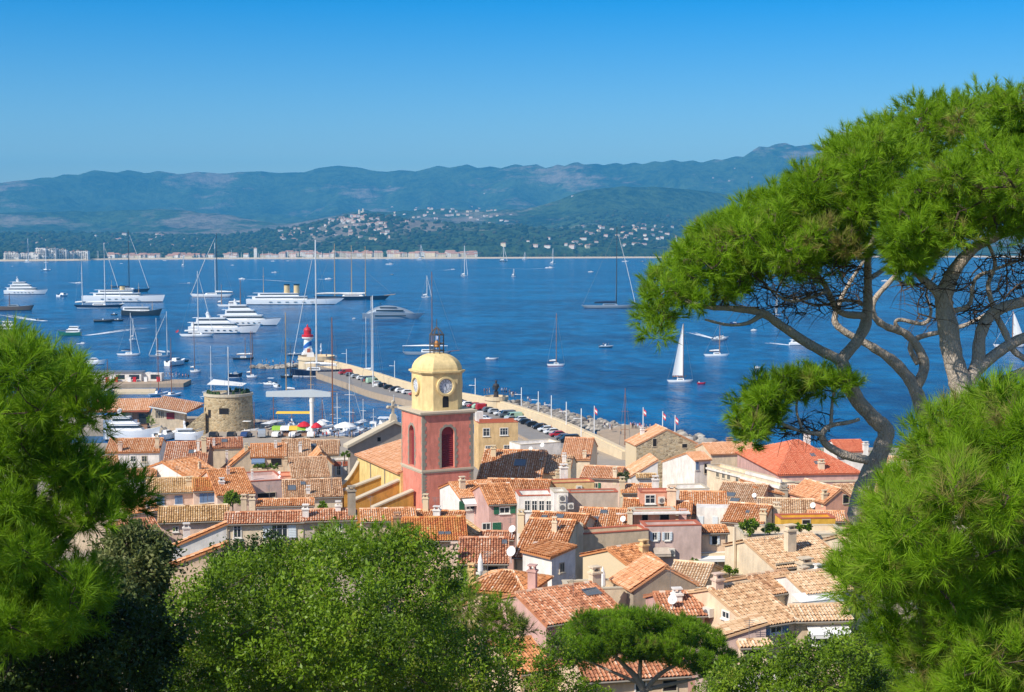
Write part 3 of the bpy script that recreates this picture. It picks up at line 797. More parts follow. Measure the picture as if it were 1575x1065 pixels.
H("pinkish house with one wide row of blue shutters", 299, 343, 754, 736, 'gable', 14, 'pink', 'moss', d=183).win(313, 766, 12, 15, 'w', sh=('bluesh', 'c')).win(326, 765, 12, 15, 'w', sh=('bluesh', 'c')).chimney(341, 748, 9, .9, 'white')
H("house with mottled yellow tan roof and a round porthole window", 246, 350, 801, 779, 'shed', 12, 'pink', 'yellow').win(270, 814, 9, 9, 'w', label='round porthole window')
H("cottage with white streaked red roof edged by the left pine", 203, 242, 787, 768, 'gable', 40, 'mauve', 'orange').chimney(228, 784, 8, .5, 'white')
H("shaded cottage behind the olive tree at left", 190, 240, 815, 800, 'gable', 30, 'rose', 'red')
H("long old tan roofed house with two dark skylights", 437, 526, 764, 738, 'gable', 10, 'cream', 'tan').skylight(449, 752, 12, 8).skylight(466, 745, 8, 5).chimney(474, 760, 9, .6, 'white').aerial(510, 752, 20)
H("low white house with a single row of red tiles and green wall boxes", 396, 482, 777, 768, 'shed', 6, 'white', 'orange').chimney(375, 777, 12, .8, 'beige').chimney(388, 776, 10, .9, 'cream')
H("white walled house with sloping orange coping and white twin chimney", 268, 347, 838, 806, 'leanr', 16, 'white', 'orange', d=136, D=.9).chimney(287, 826, 16, .8, 'white')
H("peach walled house with the longest sloping coping, lowest at left", 262, 350, 868, 836, 'leanr', 14, 'peach', 'orange', d=124, D=.9)
hh = H("cream curved front villa with wide glass door and green shutters", 347, 466, 803, 788, 'shed', 8, 'cream', 'red', d=142, D=9, nm='villa')
hh.win(365, 816, 13, 24, 'w').win(430, 816, 26, 24, 'w', sh=('whitesh', 'o')).chimney(470, 796, 15, .8, 'white')
H("grey cream villa wing with red tile strip beside the curved front villa", 464, 548, 799, 784, 'shed', 8, 'grey', 'red', d=143, D=8, nm='villa').win(497, 812, 16, 13, 'w').win(522, 811, 9, 14, 'w').chimney(541, 792, 40, 1.0, 'stonegrey', label='tall weathered chimney').chimney(520, 786, 10, .7, 'white')
# --- around and in front of the bell tower
hh = H("ochre flat topped house with red roof railing right of the bell tower", 736, 797, 650, 644, 'flat', 12, 'ochre', 'orange', d=285, D=5, nm='town_house')
hh.win(748, 665, 11, 13, 'w').win(775, 664, 13, 12, 'w').win(752, 690, 12, 9, 'w').win(780, 689, 11, 9, 'w')
hh.bx('roof_railing', (-3.5, 2, -.5), (3.6, 2.2, .5), 'coping'); hh.bx('lift_shaft', (-4.0, 2.6, -.5), (-2.6, 4.2, 1.9), 'white')
H("white house with two dishes and no visible roof tiles", 800, 863, 682, 678, 'flat', 25, 'white', None, d=275, D=5).dish(816, 690, .7).dish(834, 684, .7)
H("salmon roofed house with close tile rows beside the parked cars", 863, 907, 706, 674, 'gable', -8, 'cream', 'salmon', d=250).chimney(899, 704, 8, .8, 'cream')
H("big orange roofed house with glass roof light beside the tower's shadow", 734, 833, 736, 693, 'gable', -6, 'cream', 'orange', d=212).skylight(800, 713, 18, 11).chimney(759, 702, 14, 1.0, 'sand')
H("tan roofed house between the skylight roof and the crowded chimneys", 812, 876, 727, 701, 'gable', -8, 'sand', 'tan', d=216).chimney(832, 722, 12, .7, 'cream').chimney(868, 712, 12, .8, 'white')
H("low shaded house with cream chimneys and a wall unit", 842, 915, 742, 733, 'flat', 10, 'ochre', 'orange', d=198, D=3).ac(890, 751, 9, 8).chimney(867, 741, 24, 1.3, 'white').chimney(858, 738, 12, .8, 'sand').chimney(874, 730, 20, .8, 'sand')
H("orange roofed house with a leaning gable beside the dwarf palm", 893, 953, 735, 718, 'gable', -14, 'pink', 'salmon', d=205).win(916, 747, 8, 9, 's', sh=('greensh', 'o')).win(903, 747, 7, 12, 'd').chimney(946, 735, 12, .7, 'cream')
H("cream cottage with terracotta roof before the stone barn", 957, 1011, 757, 745, 'shed', 4, 'cream', 'orange', d=178).chimney(957, 752, 14, .8, 'sand').chimney(1008, 752, 16, 1.0, 'white')
H("white lean-to house against the stone barn", 970, 1012, 732, 707, 'leanr', 6, 'white', 'salmon', d=228, D=7).win(990, 742, 14, 6, 'd')
H("tiny white house with yellow tiles in front of the stone barn", 980, 1010, 734, 729, 'shed', 3, 'white', 'yellow', d=214)
H("orange house roof joining the bell tower's foot", 745, 842, 757, 738, 'gable', -8, 'ochre', 'orange', d=186, D=13)
hh = H("white gabled house with white awning and tall green shutters", 708, 770, 763, 741, 'gable', 22, 'white', 'orange', d=180, nm='town_house')
hh.win(733, 774, 34, 20, 'w', sh=None).awning(732, 763, 46, 1.5, .7).chimney(711, 752, 15, .9, 'cream')
for px in (710, 758): hh.bx('shutter', (hh.hit(px, 773, (0, 0, 0), (0, -1, 0)).x - .35, -.1, -2.1), (hh.hit(px, 773, (0, 0, 0), (0, -1, 0)).x + .35, -.02, -.5), 'greensh')
hh = H("pink house with green shutters under a steep orange roof", 752, 797, 774, 745, 'gable', 14, 'rose', 'orange', d=172)
hh.win(776, 785, 17, 11, 'w', sh=('greensh', 'o')).win(748, 810, 14, 12, 'w').win(764, 810, 14, 13, 'w', sh=('greensh', 'c'))
hh = H("flat roofed white house with four tall glass doors and stacked wall units", 798, 852, 762, 757, 'flat', 6, 'white', 'orange', d=170, D=4, nm='town_house')
for k in range(4): hh.win(811 + k * 11, 778, 9.5, 17, 'w')
hh = H("narrow white house carrying three wall units", 852, 874, 757, 754, 'flat', 8, 'white', None, d=168, D=3); hh.ac(864, 766, 11, 11).ac(864, 780, 11, 12).ac(877, 778, 9, 9)
H("long blank grey plaster house with a red coping", 874, 951, 757, 752, 'flat', 5, 'grey', 'orange', d=171, D=2.2)
H("orange striped roof with two small roof windows behind the white sided house", 800, 888, 828, 790, 'gable', -16, 'beige', 'orange', d=150).skylight(837, 797, 9, 5).skylight(861, 796, 13, 6).chimney(853, 820, 14, .7, 'cream').chimney(802, 806, 18, .9, 'sand')
H("orange roofed house with two grey roof windows right of the beige chimney", 886, 964, 813, 783, 'gable', -10, 'sand', 'orange', d=156).skylight(913, 800, 14, 7).skylight(929, 789, 11, 5).dish(958, 797, .55).chimney(893, 812, 14, .9, 'ochre').chimney(969, 806, 20, .7, 'cream')
H("lichen covered orange roofed house with roof vents below the bell tower", 604, 718, 830, 797, 'gable', 5, 'peach', 'moss', d=140).chimney(611, 815, 22, .9, 'brown').skylight(679, 822, 9, 4).skylight(689, 822, 9, 4)
H("low orange roofed house tucked below the church buttresses", 556, 640, 800, 783, 'gable', 8, 'pink', 'orange', d=160)
H("small orange roofs at the bell tower's foot with a white chimney", 636, 712, 795, 786, 'shed', -10, 'sand', 'orange', d=163).chimney(672, 795, 12, 1.0, 'white').chimney(655, 770 + 16, 22, .8, 'sand')
H("narrow house with mossy ridge tiles between two walls", 715, 742, 822, 797, 'gable', 40, 'brown', 'yellow', d=147)
H("dark red tile strip house below the green shutters", 738, 790, 828, 818, 'shed', -6, 'rose', 'red', d=145).dish(788, 812, .6)
hh = H("white and red patched roofed house with parasol door and white dish", 705, 781, 865, 828, 'gable', 0, 'grey', 'red', d=126)
hh.win(730, 876, 16, 12, 'w').win(757, 874, 18, 9, 'd').skylight(776, 836, 8, 6).dish(786, 846, .75).chimney(699, 862, 22, .8, 'pink', label='round capped chimney')
H("house with striped orange roof sloping down to the white sided house", 790, 862, 857, 800, 'gable', -14, 'cream', 'orange', d=130, D=16).chimney(853, 818, 18, .6, 'cream').chimney(826, 854, 14, .8, 'pink').dish(787, 812, .55)
hh = H("tall house with bright white side and grey pink front", 848, 886, 852, 843, 'leanr', 42, 'white', 'orange', d=119, D=3.6, hw=13, nm='town_house')
hh.win(864, 873, 8, 16, 's')
H("peach house with hipped orange roof rising above the young pine", 718, 806, 908, 878, 'hip', -20, 'peach', 'orange', d=110, inset=2.5).chimney(725, 893, 20, .75, 'ochre').chimney(819, 905, 30, .8, 'rose')
H("dark red roofed house with corrugated roof light above the stone pine", 838, 962, 950, 905, 'gable', 30, 'rose', 'red', d=104, D=13).skylight(910, 913, 28, 10).chimney(915, 895, 18, 1.0, 'cream')
H("flat roofed house with turquoise terrace and folded parasol", 872, 968, 905, 901, 'flat', 6, 'cream', None, d=112, D=3).chimney(915, 902, 24, 1.0, 'cream')
hh = H("big blank beige house with tall chimney breast", 889, 1000, 818, 813, 'flat', 18, 'beige', 'orange', d=139, D=2.5, hw=13, nm='town_house')
hh.bx('chimney', (-4.9, -.9, -9), (-3.6, -.003, 1.2), 'cream')
H("small bright orange roofed house with cream gable", 975, 1024, 873, 841, 'gable', 34, 'sand', 'orange', d=122).chimney(990, 850, 14, .9, 'ochre')
H("grey rendered gable house with pale pink roof", 972, 1073, 900, 870, 'end', 20, 'stonegrey', 'salmon', d=112, D=4)
H("red and pale tiled house below the grey gable", 1020, 1085, 945, 912, 'gable', 8, 'rose', 'red', d=104).dish(1034, 920, .6).chimney(1041, 925, 14, .9, 'white')
# --- right part of the old town
hh = H("stone barn with rough rubble gable and two small openings", 978, 1073, 683, 660, 'end', 12, 'stonegrey', 'salmon', d=268, D=7, hw=12, nm='stone_house')
M['rubble'] = stone_mat('rubble_stone', ['#8a785e', '#b8a27e', '#d2bd98', '#9c8b72', '#d8c8a8'], 1.5, .55)
hh.wall.data.materials[0] = M['rubble']; hh.win(1007, 681, 6, 12, 'd').win(1053, 686, 8, 6, 'd').win(1046, 738, 9, 16, 'w', sh=('whitesh', 'o'))
hh.bx('rendered_side_wall', (-hh.W / 2 - .12, .05, -12), (-hh.W / 2 - .003, 6.9, -.15), 'sand'); hh.chimney(988, 668, 8, .9, 'white')
H("low roofs on the rocky shore behind the stone barn", 1074, 1118, 700, 688, 'gable', 10, 'beige', 'tan', d=330, D=9).chimney(1122, 692, 17, 1.8, 'brown')
hh = H("pale house with two blue shutters beside the stone barn", 1068, 1094, 707, 696, 'gable', 22, 'white', 'salmon', d=250, D=12, hw=12)
hh.win(1072, 716, 5, 14, 'w', sh=('bluesh', 'c')).win(1086, 721, 6, 15, 'd')
hh = H("long cream house with moulded white parapet and a row of tall windows", 1199, 1224, 742, 735, 'flat', 26, 'cream', None, d=228, D=21, hw=11, nm='town_house')
for px, py in ((1104, 728), (1113, 730), (1121, 732), (1134, 737), (1150, 742)): hh.win(px, py, 4.0, 14, 's', 'L')
for z0, z1, dx, yy0, yy1 in ((-.9, -.5, .45, -.3, 10.5), (-1.9, -1.7, .3, -.3, 10.5), (.04, .5, .1, -.2, 9.5), (-.75, -.45, .3, 10.6, 21)): hh.bx('cornice', (-hh.W / 2 - dx, yy0, z0), (-hh.W / 2 - .004 if z0 < 0 else -hh.W / 2 + .25, yy1, z1), 'white')
H("salmon roof behind the moulded parapet", 1092, 1170, 697, 681, 'gable', 12, 'cream', 'salmon', d=262)
H("brown striped roof between parapet and the great hipped roof", 1166, 1232, 712, 692, 'gable', 4, 'cream', 'red', d=258)
hh = H("great hipped red roofed building with pink walls", 1196, 1326, 728, 677, 'hip', 7, 'rose', 'hip', d=232, inset=9.5, hw=10, nm='town_hall')
hh.skylight(1250, 701, 8, 5).skylight(1293, 705, 9, 5).skylight(1257, 713, 8, 5).chimney(1263, 722, 12, 1.2, 'cream').chimney(1241, 678, 13, 1.3, 'white')
hh.bx('string_course', (-hh.W / 2, -.15, -1.5), (hh.W / 2, -.004, -1.2), 'stone_trim')
H("far red roof right behind the great hipped roof", 1290, 1336, 694, 677, 'gable', 5, 'white', 'hip', d=290).chimney(1331, 694, 12, 1.3, 'white')
H("roofs at the far right between the pine trunks", 1355, 1430, 728, 703, 'gable', -10, 'sand', 'tan', d=236).chimney(1370, 720, 9, 1, 'cream')
H("grey wall house with flat pale roof behind the umbrella pine trunk", 1380, 1460, 716, 711, 'flat', 4, 'stonegrey', None, d=225, D=4)
H("old tan roof with blue roof windows below the parapets", 1098, 1165, 776, 744, 'gable', -22, 'beige', 'tan', d=182).dish(1160, 761, .5).skylight(1122, 762, 18, 6).skylight(1130, 771, 14, 6)
H("roof terrace house with white balustrade below the stone barn", 1040, 1092, 752, 748, 'flat', 8, 'white', None, d=196, D=4).win(1065, 760, 30, 6, 'd')
H("pale salmon roof with long roof light left of the thick trunk", 1212, 1292, 765, 748, 'gable', -14, 'pink', 'salmon', d=190).skylight(1262, 754, 12, 5).skylight(1281, 753, 8, 5).chimney(1206, 765, 14, 1.3, 'stonegrey')
hh = H("salmon house with arched window and gable beside the trunk", 1268, 1318, 770, 752, 'end', 22, 'salmon', 'salmon', d=178, D=8); hh.win(1301, 768, 10, 13, 'd').chimney(1268, 768, 10, .8, 'sand')
H("grey party wall house with sloping red coping", 1160, 1204, 760, 748, 'leanl', 10, 'stonegrey', 'orange', d=186, D=6)
H("orange roofed house with chimney pots left of the striped tan roof", 1112, 1172, 803, 776, 'gable', -22, 'cream', 'orange', d=160).chimney(1174, 802, 14, .9, 'sand').skylight(1150, 789, 6, 4)
H("striped tan and salmon roof with a tall pale chimney", 1166, 1252, 802, 768, 'gable', -10, 'cream', 'pale', d=164).chimney(1194, 804, 27, 1.0, 'cream').chimney(1226, 800, 8, .5, 'sand').dish(1250, 776, .55)
H("pale salmon roof over the yellow terrace wall", 1246, 1300, 800, 787, 'gable', -6, 'sand', 'salmon', d=160)
hh = H("orange roofed house with white shuttered dormer and balcony", 1048, 1118, 790, 757, 'gable', -6, 'cream', 'orange', d=166, hw=9)
hh.bx('dormer', (-.9, -1.2, -1.8), (3.0, 1.2, .9), 'white'); hh.win(1089, 797, 12, 19, 'd')
for px in (1078, 1100): hh.bx('shutter', (hh.hit(px, 796, (0, -1.2, 0), (0, -1, 0)).x - .3, -1.3, -1.9), (hh.hit(px, 796, (0, -1.2, 0), (0, -1, 0)).x + .3, -1.21, -.1), 'whitesh')
hh.bx('balcony_rail', (-2.2, -2.6, -2.1), (3.4, -2.5, -1.3), 'trim')
H("small orange roof and pink chimney left of the dormer house", 1022, 1062, 790, 772, 'gable', -10, 'peach', 'orange', d=164).chimney(1033, 777, 26, 1.3, 'peach').chimney(1050, 800, 12, 1.1, 'rose')
hh = H("salmon terrace house with corrugated canopy and carved grille", 974, 1040, 785, 779, 'flat', 4, 'salmon', None, d=160, D=2, hw=8)
hh.win(992, 797, 9, 18, 'd').win(1022, 798, 14, 18, 'd').bx('canopy', (-4.5, -1.0, -.3), (3.9, -.01, -.15), 'white')
hh2 = H("pink upper storey with white scrollwork grille and wall unit", 985, 1031, 757, 753, 'flat', 4, 'salmon', 'orange', d=167, D=2.5, hw=4); hh2.win(1000, 768, 17, 15, 'w').ac(1017, 769, 10, 10).bx('awning', (-2.3, -.7, -2.1), (2.2, -.01, -1.9), 'greensh')
H("orange roof below the scrollwork grille", 958, 988, 790, 768, 'gable', -8, 'peach', 'orange', d=165)
hh = H("big mauve house with two pairs of white shuttered windows", 991, 1080, 808, 804, 'flat', 6, 'mauve', 'orange', d=141, D=2.5, hw=13, nm='town_house')
hh.win(1007, 825, 8, 13, 'w', sh=('whitesh', 'o')).win(1026, 825, 8, 13, 'w', sh=('whitesh', 'o')).win(1017, 849, 19, 9, 'w').ac(1032, 849, 10, 12)
hh.awning(1017, 842, 26, .8, .5, col='grey')
hh = H("peach house with small balcony roof and French window terrace", 1079, 1120, 818, 809, 'shed', 6, 'peach', 'orange', d=143, D=4, hw=12)
hh.win(1099, 831, 8, 13, 'd', sh=('whitesh', 'o')).win(1094, 870, 22, 25, 'w').awning(1090, 849, 58, 1.6, .4).bx('balcony_slab', (-2.0, -.8, -2.4), (2.0, -.003, -2.1), 'sand')
H("planted terrace house with grey planter wall", 1079, 1142, 884, 880, 'flat', 4, 'sand', None, d=126, D=2)
H("striped pale roof sloping below the mauve house", 1025, 1082, 898, 866, 'gable', -20, 'beige', 'pale', d=120).dish(1062, 895, .4)
hh = H("tall cream house with long pale roof and shaded loggia", 1187, 1302, 867, 826, 'gable', 24, 'cream', 'pale', d=123, D=8, hw=14, nm='town_house')
hh.win(1209, 880, 34, 26, 'd').win(1264, 876, 40, 16, 'd').chimney(1215, 848, 36, 1.1, 'cream').chimney(1238, 876, 12, 1.4, 'cream')
hh.bx('drain_pipe', (-hh.W / 2 - .3, 6, -14), (-hh.W / 2 - .1, 6.25, 2.4), 'cream')
H("roof garden house with shrub planters and a blue table", 1143, 1305, 822, 817, 'flat', 2, 'cream', None, d=145, D=5)
hh = H("yellow walled roof room with orange lean-to roof", 1200, 1286, 797, 790, 'flat', 4, 'yellow', 'orange', d=152, D=2.5, hw=5).win(1240, 806, 12, 12, 'd')
H("tan roofed cottage tucked under the loggia", 1180, 1246, 908, 882, 'gable', 30, 'cream', 'tan', d=112).chimney(1236, 893, 15, .9, 'cream').chimney(1258, 882, 8, .8, 'white')
hh = H("white gabled house with grey green shutters and long pale awning", 1236, 1312, 908, 880, 'gable', 22, 'white', 'pale', d=110)
hh.win(1240, 923, 8, 20, 'w', sh=('greensh', 'o')).win(1258, 922, 7, 18, 'w', sh=('greensh', 'o')).win(1282, 924, 16, 12, 'd').awning(1250, 910, 72, 1.3, .35)
hh = H("house with low tan roof over a white awning and shop glass", 1222, 1312, 952, 931, 'shed', 6, 'beige', 'pale', d=102, D=8)
hh.win(1266, 982, 50, 22, 'w').awning(1272, 962, 66, 1.2, .35)
hh = H("large peach house with broad pale tiled roof and wall units at its gable", 1152, 1232, 957, 900, 'gable', 28, 'peach', 'pale', d=101, D=15, nm='town_house')
hh.win(1193, 967, 22, 16, 'w', sh=('bluesh', 'o')).win(1117, 946, 10, 14, 'w', 'L').ac(1085, 940, 8, 10, 'L').ac(1093, 941, 9, 14, 'L').chimney(1104, 906, 18, .9, 'pink')
H("low tan roofed annex with wavy eave before the peach gable", 1083, 1180, 986, 958, 'leanr', 8, 'mauve', 'pale', d=97, D=2.5)
hh = H("walled courtyard house with dark doors above the right oak", 1138, 1186, 992, 986, 'shed', 8, 'cream', 'pale', d=96, D=5); hh.win(1160, 1000, 34, 12, 'd')
hh.bx('garden_wall', (-2.6, -2.2, -3.2), (3.6, -1.9, -1.5), 'white')
H("red roofed house shaded beneath the stone pine", 900, 1062, 1040, 1012, 'gable', 12, 'peach', 'red', d=86, D=12).win(985, 1056, 20, 22, 'w').win(1030, 1054, 22, 18, 'd')
H("orange roofed house glimpsed behind the shrubs at lower left of the stone pine", 800, 850, 1030, 985, 'gable', 25, 'peach', 'orange', d=92)
# roof-terrace fillers behind the left pine and the right bush, seen in slivers
H("tan roofed house behind the thick leaning trunk", 1300, 1372, 770, 745, 'gable', 8, 'cream', 'tan', d=182)
H("cream house behind the lower right pine", 1310, 1400, 850, 822, 'gable', 10, 'cream', 'pale', d=130)
H("orange roofs behind the left pine's lower twigs", 90, 170, 760, 735, 'gable', 12, 'cream', 'orange', d=185)
# ================================================================ CHURCH: bell tower and nave
M['tower_rose'] = plaster('tower_rose', '#e8927c', .34)
M['tower_yellow'] = plaster('tower_yellow', '#efd398', .3)
M['church_yellow'] = plaster('church_yellow', '#f3d58e', .35)
M['church_yellow_shaded'] = plaster('church_yellow_shaded', '#d9a552', .45)  # church yellow for the buttresses, darkened: their shade is put into the colour
M['quoin'] = plain('grey_quoin', '#97907f', .9, .3, 2)
M['clockwhite'] = plain('clock_enamel', '#d9dde2', .5, .04)
M['clockblue'] = plain('clock_numerals', '#39435a', .6)
M['louvre'] = plain('red_louvre', '#8a2f33', .7)
M['iron'] = plain('wrought_iron', '#57504a', .7)
M['bell'] = plain('bell_bronze', '#b57a3a', .5, .3, 3)
TD = 200.0; tk = pm(TD)
base = P(650, 780, TD)                      # front (nearest) corner of the shaft at roof level
TPSI = R(26)
shaft_w = 80 / tk / math.cos(TPSI - R(3.6))
# corner at local (-w/2,-w/2)
wh = shaft_w / 2
ca, sa = math.cos(TPSI), math.sin(TPSI)
cxy = (base.x - (-wh * ca + wh * sa), base.y - (-wh * sa - wh * ca))
z_base = ground_z(*cxy) - 1
def zt(py): return P(650, py, TD).z
tower = thing('bell_tower', 'tall rose and yellow church bell tower with clock faces and domed top', 'bell tower', (cxy[0], cxy[1], 0), TPSI)
z_mid, z_top, z_dr, z_dome = zt(727), zt(640), zt(576), zt(547)
b = MB(); b.box2((-wh, -wh, z_base), (wh, wh, z_mid)); b.build('lower_shaft', M['tower_rose'], tower)
b = MB(); b.box2((-wh - .18, -wh - .18, z_mid), (wh + .18, wh + .18, z_mid + .28)); b.box2((-wh - .08, -wh - .08, z_mid - .22), (wh + .08, wh + .08, z_mid)); b.build('string_course', M['stone_trim'], tower)
def arch_outline(w, h, n=12):
    r = w / 2; return [(-r, 0), (r, 0)] + [(r * math.cos(t), h - r + r * math.sin(t)) for t in [math.pi * k / n for k in range(n + 1)]]
# belfry with real arched openings: jambs + spandrels built per face
ow, oh0, oh1 = 2.0, zt(722), zt(659)
b = MB(); zb0 = z_mid + .28; th = .9
def wall_with_arch(b, w, z0, z1, aw, a0, a1, thick, place, n=12):
    r = aw / 2
    outl = [(r * math.cos(t), a1 - r + r * math.sin(t)) for t in [math.pi * k / n for k in range(n + 1)]]
    quads = [[(-w / 2, z0), (-r, z0), (-r, z1), (-w / 2, z1)], [(r, z0), (w / 2, z0), (w / 2, z1), (r, z1)], [(-r, z0), (r, z0), (r, a0), (-r, a0)]]
    for k in range(n):
        (xa, za), (xb, zb_) = outl[k], outl[k + 1]
        quads.append([(xb, zb_), (xa, za), (xa, z1), (xb, z1)])
    for q in quads:
        vs = [place(u, v, 0) for u, v in q] + [place(u, v, thick) for u, v in q]
        m = len(q)
        b.add(vs, [tuple(range(m)), tuple(range(2 * m - 1, m - 1, -1))] + [(i, i + m, (i + 1) % m + m, (i + 1) % m) for i in range(m)])
faces4 = []
for k in range(4):
    rot = Matrix.Rotation(k * math.pi / 2, 3, 'Z')
    faces4.append(lambda u, v, n, rot=rot: tuple(rot @ Vector((u, -wh + n, 0)) + Vector((0, 0, v))))
for k, pl in enumerate(faces4):
    w = 2 * wh if k % 2 == 0 else 2 * wh - 2 * th
    wall_with_arch(b, w, zb0, z_top, ow, oh0, oh1, th, pl)
b.build('belfry_wall', M['tower_rose'], tower)
for k, pl in enumerate(faces4):
    q = MB(); ol = arch_outline(ow, oh1 - oh0)
    q.add([pl(u, v + oh0, .5) for u, v in ol] + [pl(u, v + oh0, .6) for u, v in ol], [tuple(range(len(ol))), tuple(range(2 * len(ol) - 1, len(ol) - 1, -1))] + [(i, i + len(ol), (i + 1) % len(ol) + len(ol), (i + 1) % len(ol)) for i in range(len(ol))])
    for i in range(16):
        v = oh0 + .15 + (oh1 - oh0 - 1.2) * i / 16
        q.add([pl(-ow / 2, v, .34), pl(ow / 2, v, .34), pl(ow / 2, v + .16, .5), pl(-ow / 2, v + .16, .5)], [(0, 1, 2, 3)])
    q.build('louvre', M['louvre'], tower)
    # grey toothed surround
    s = MB()
    nst = 11
    for i in range(nst):
        v0 = oh0 + (oh1 - ow / 2 - oh0) * i / nst; v1 = oh0 + (oh1 - ow / 2 - oh0) * (i + 1) / nst
        ex = .5 if i % 2 else .32
        for sgn in (-1, 1):
            u0, u1 = sorted((sgn * ow / 2, sgn * (ow / 2 + ex)))
            s.add([pl(u, v, n) for n in (0, -.04) for (u, v) in ((u0, v0), (u1, v0), (u1, v1 - .01), (u0, v1 - .01))], [(3, 2, 1, 0), (4, 5, 6, 7), (0, 1, 5, 4), (1, 2, 6, 5), (2, 3, 7, 6), (3, 0, 4, 7)])
    n = 9
    for i in range(n):
        t0, t1 = math.pi * i / n, math.pi * (i + 1) / n; r0 = ow / 2; r1 = ow / 2 + (.42 if i % 2 else .3); zc = oh1 - ow / 2
        qd = [(r0 * math.cos(t0), zc + r0 * math.sin(t0)), (r1 * math.cos(t0), zc + r1 * math.sin(t0)), (r1 * math.cos(t1), zc + r1 * math.sin(t1)), (r0 * math.cos(t1), zc + r0 * math.sin(t1))]
        s.add([pl(u, v, nn) for nn in (0, -.04) for (u, v) in qd], [(3, 2, 1, 0), (4, 5, 6, 7), (0, 1, 5, 4), (1, 2, 6, 5), (2, 3, 7, 6), (3, 0, 4, 7)])
    s.build('arch_surround', M['quoin'], tower)
# toothed grey quoins, one strip per corner and storey
for cx_, cy_ in ((-1, -1), (1, -1), (1, 1), (-1, 1)):
    for v_lo, v_hi, nq in ((z_base + 6, z_mid - .24, 17), (z_mid + .3, z_top - .01, 15)):
        s = MB()
        for i in range(nq):
            v0 = v_lo + (v_hi - v_lo) * i / nq; v1 = v_lo + (v_hi - v_lo) * (i + 1) / nq
            e = .62 if i % 2 else .4
            x0, x1 = (-wh - .03, -wh + e) if cx_ < 0 else (wh - e, wh + .03)
            y0, y1 = (-wh - .03, -wh + e * .5) if cy_ < 0 else (wh - e * .5, wh + .03)
            s.box2((x0, y0, v0), (x1, y1, v1))
        s.build('quoin_strip', M['quoin'], tower)
b = MB(); b.box2((-wh - .45, -wh - .45, z_top + .22), (wh + .45, wh + .45, z_top + .5)); b.box2((-wh - .22, -wh - .22, z_top), (wh + .22, wh + .22, z_top + .22)); b.build('upper_cornice', M['stone_trim'], tower)
# octagonal drum: long sides parallel to the shaft's faces, chamfered corners
dh = wh * .80; ch = dh * .40
def octo(r, c): return [(-r + c, -r), (r - c, -r), (r, -r + c), (r, r - c), (r - c, r), (-r + c, r), (-r, r - c), (-r, -r + c)]
DPSI = R(0)
b = MB(); b.prism(octo(dh, ch), 'z', z_top + .5, z_dr); b.build('clock_drum', M['tower_yellow'], tower)
b = MB(); b.prism(octo(dh + .35, ch * 1.05), 'z', z_dr, z_dr + .25); b.prism(octo(dh + .18, ch), 'z', z_dr - .2, z_dr); b.build('drum_cornice', M['tower_yellow'], tower)
b = MB(); rings = []
for k in range(9):
    t = k / 8; rr = dh * math.cos(t * math.pi / 2 * .86); zz = z_dr + .25 + (z_dome - z_dr - .25) * math.sin(t * math.pi / 2 * .86) / math.sin(math.pi / 2 * .86)
    rings.append([(x, y, zz) for x, y in octo(rr, rr * .40)])
b.loft(rings); b.build('dome', M['tower_yellow'], tower)
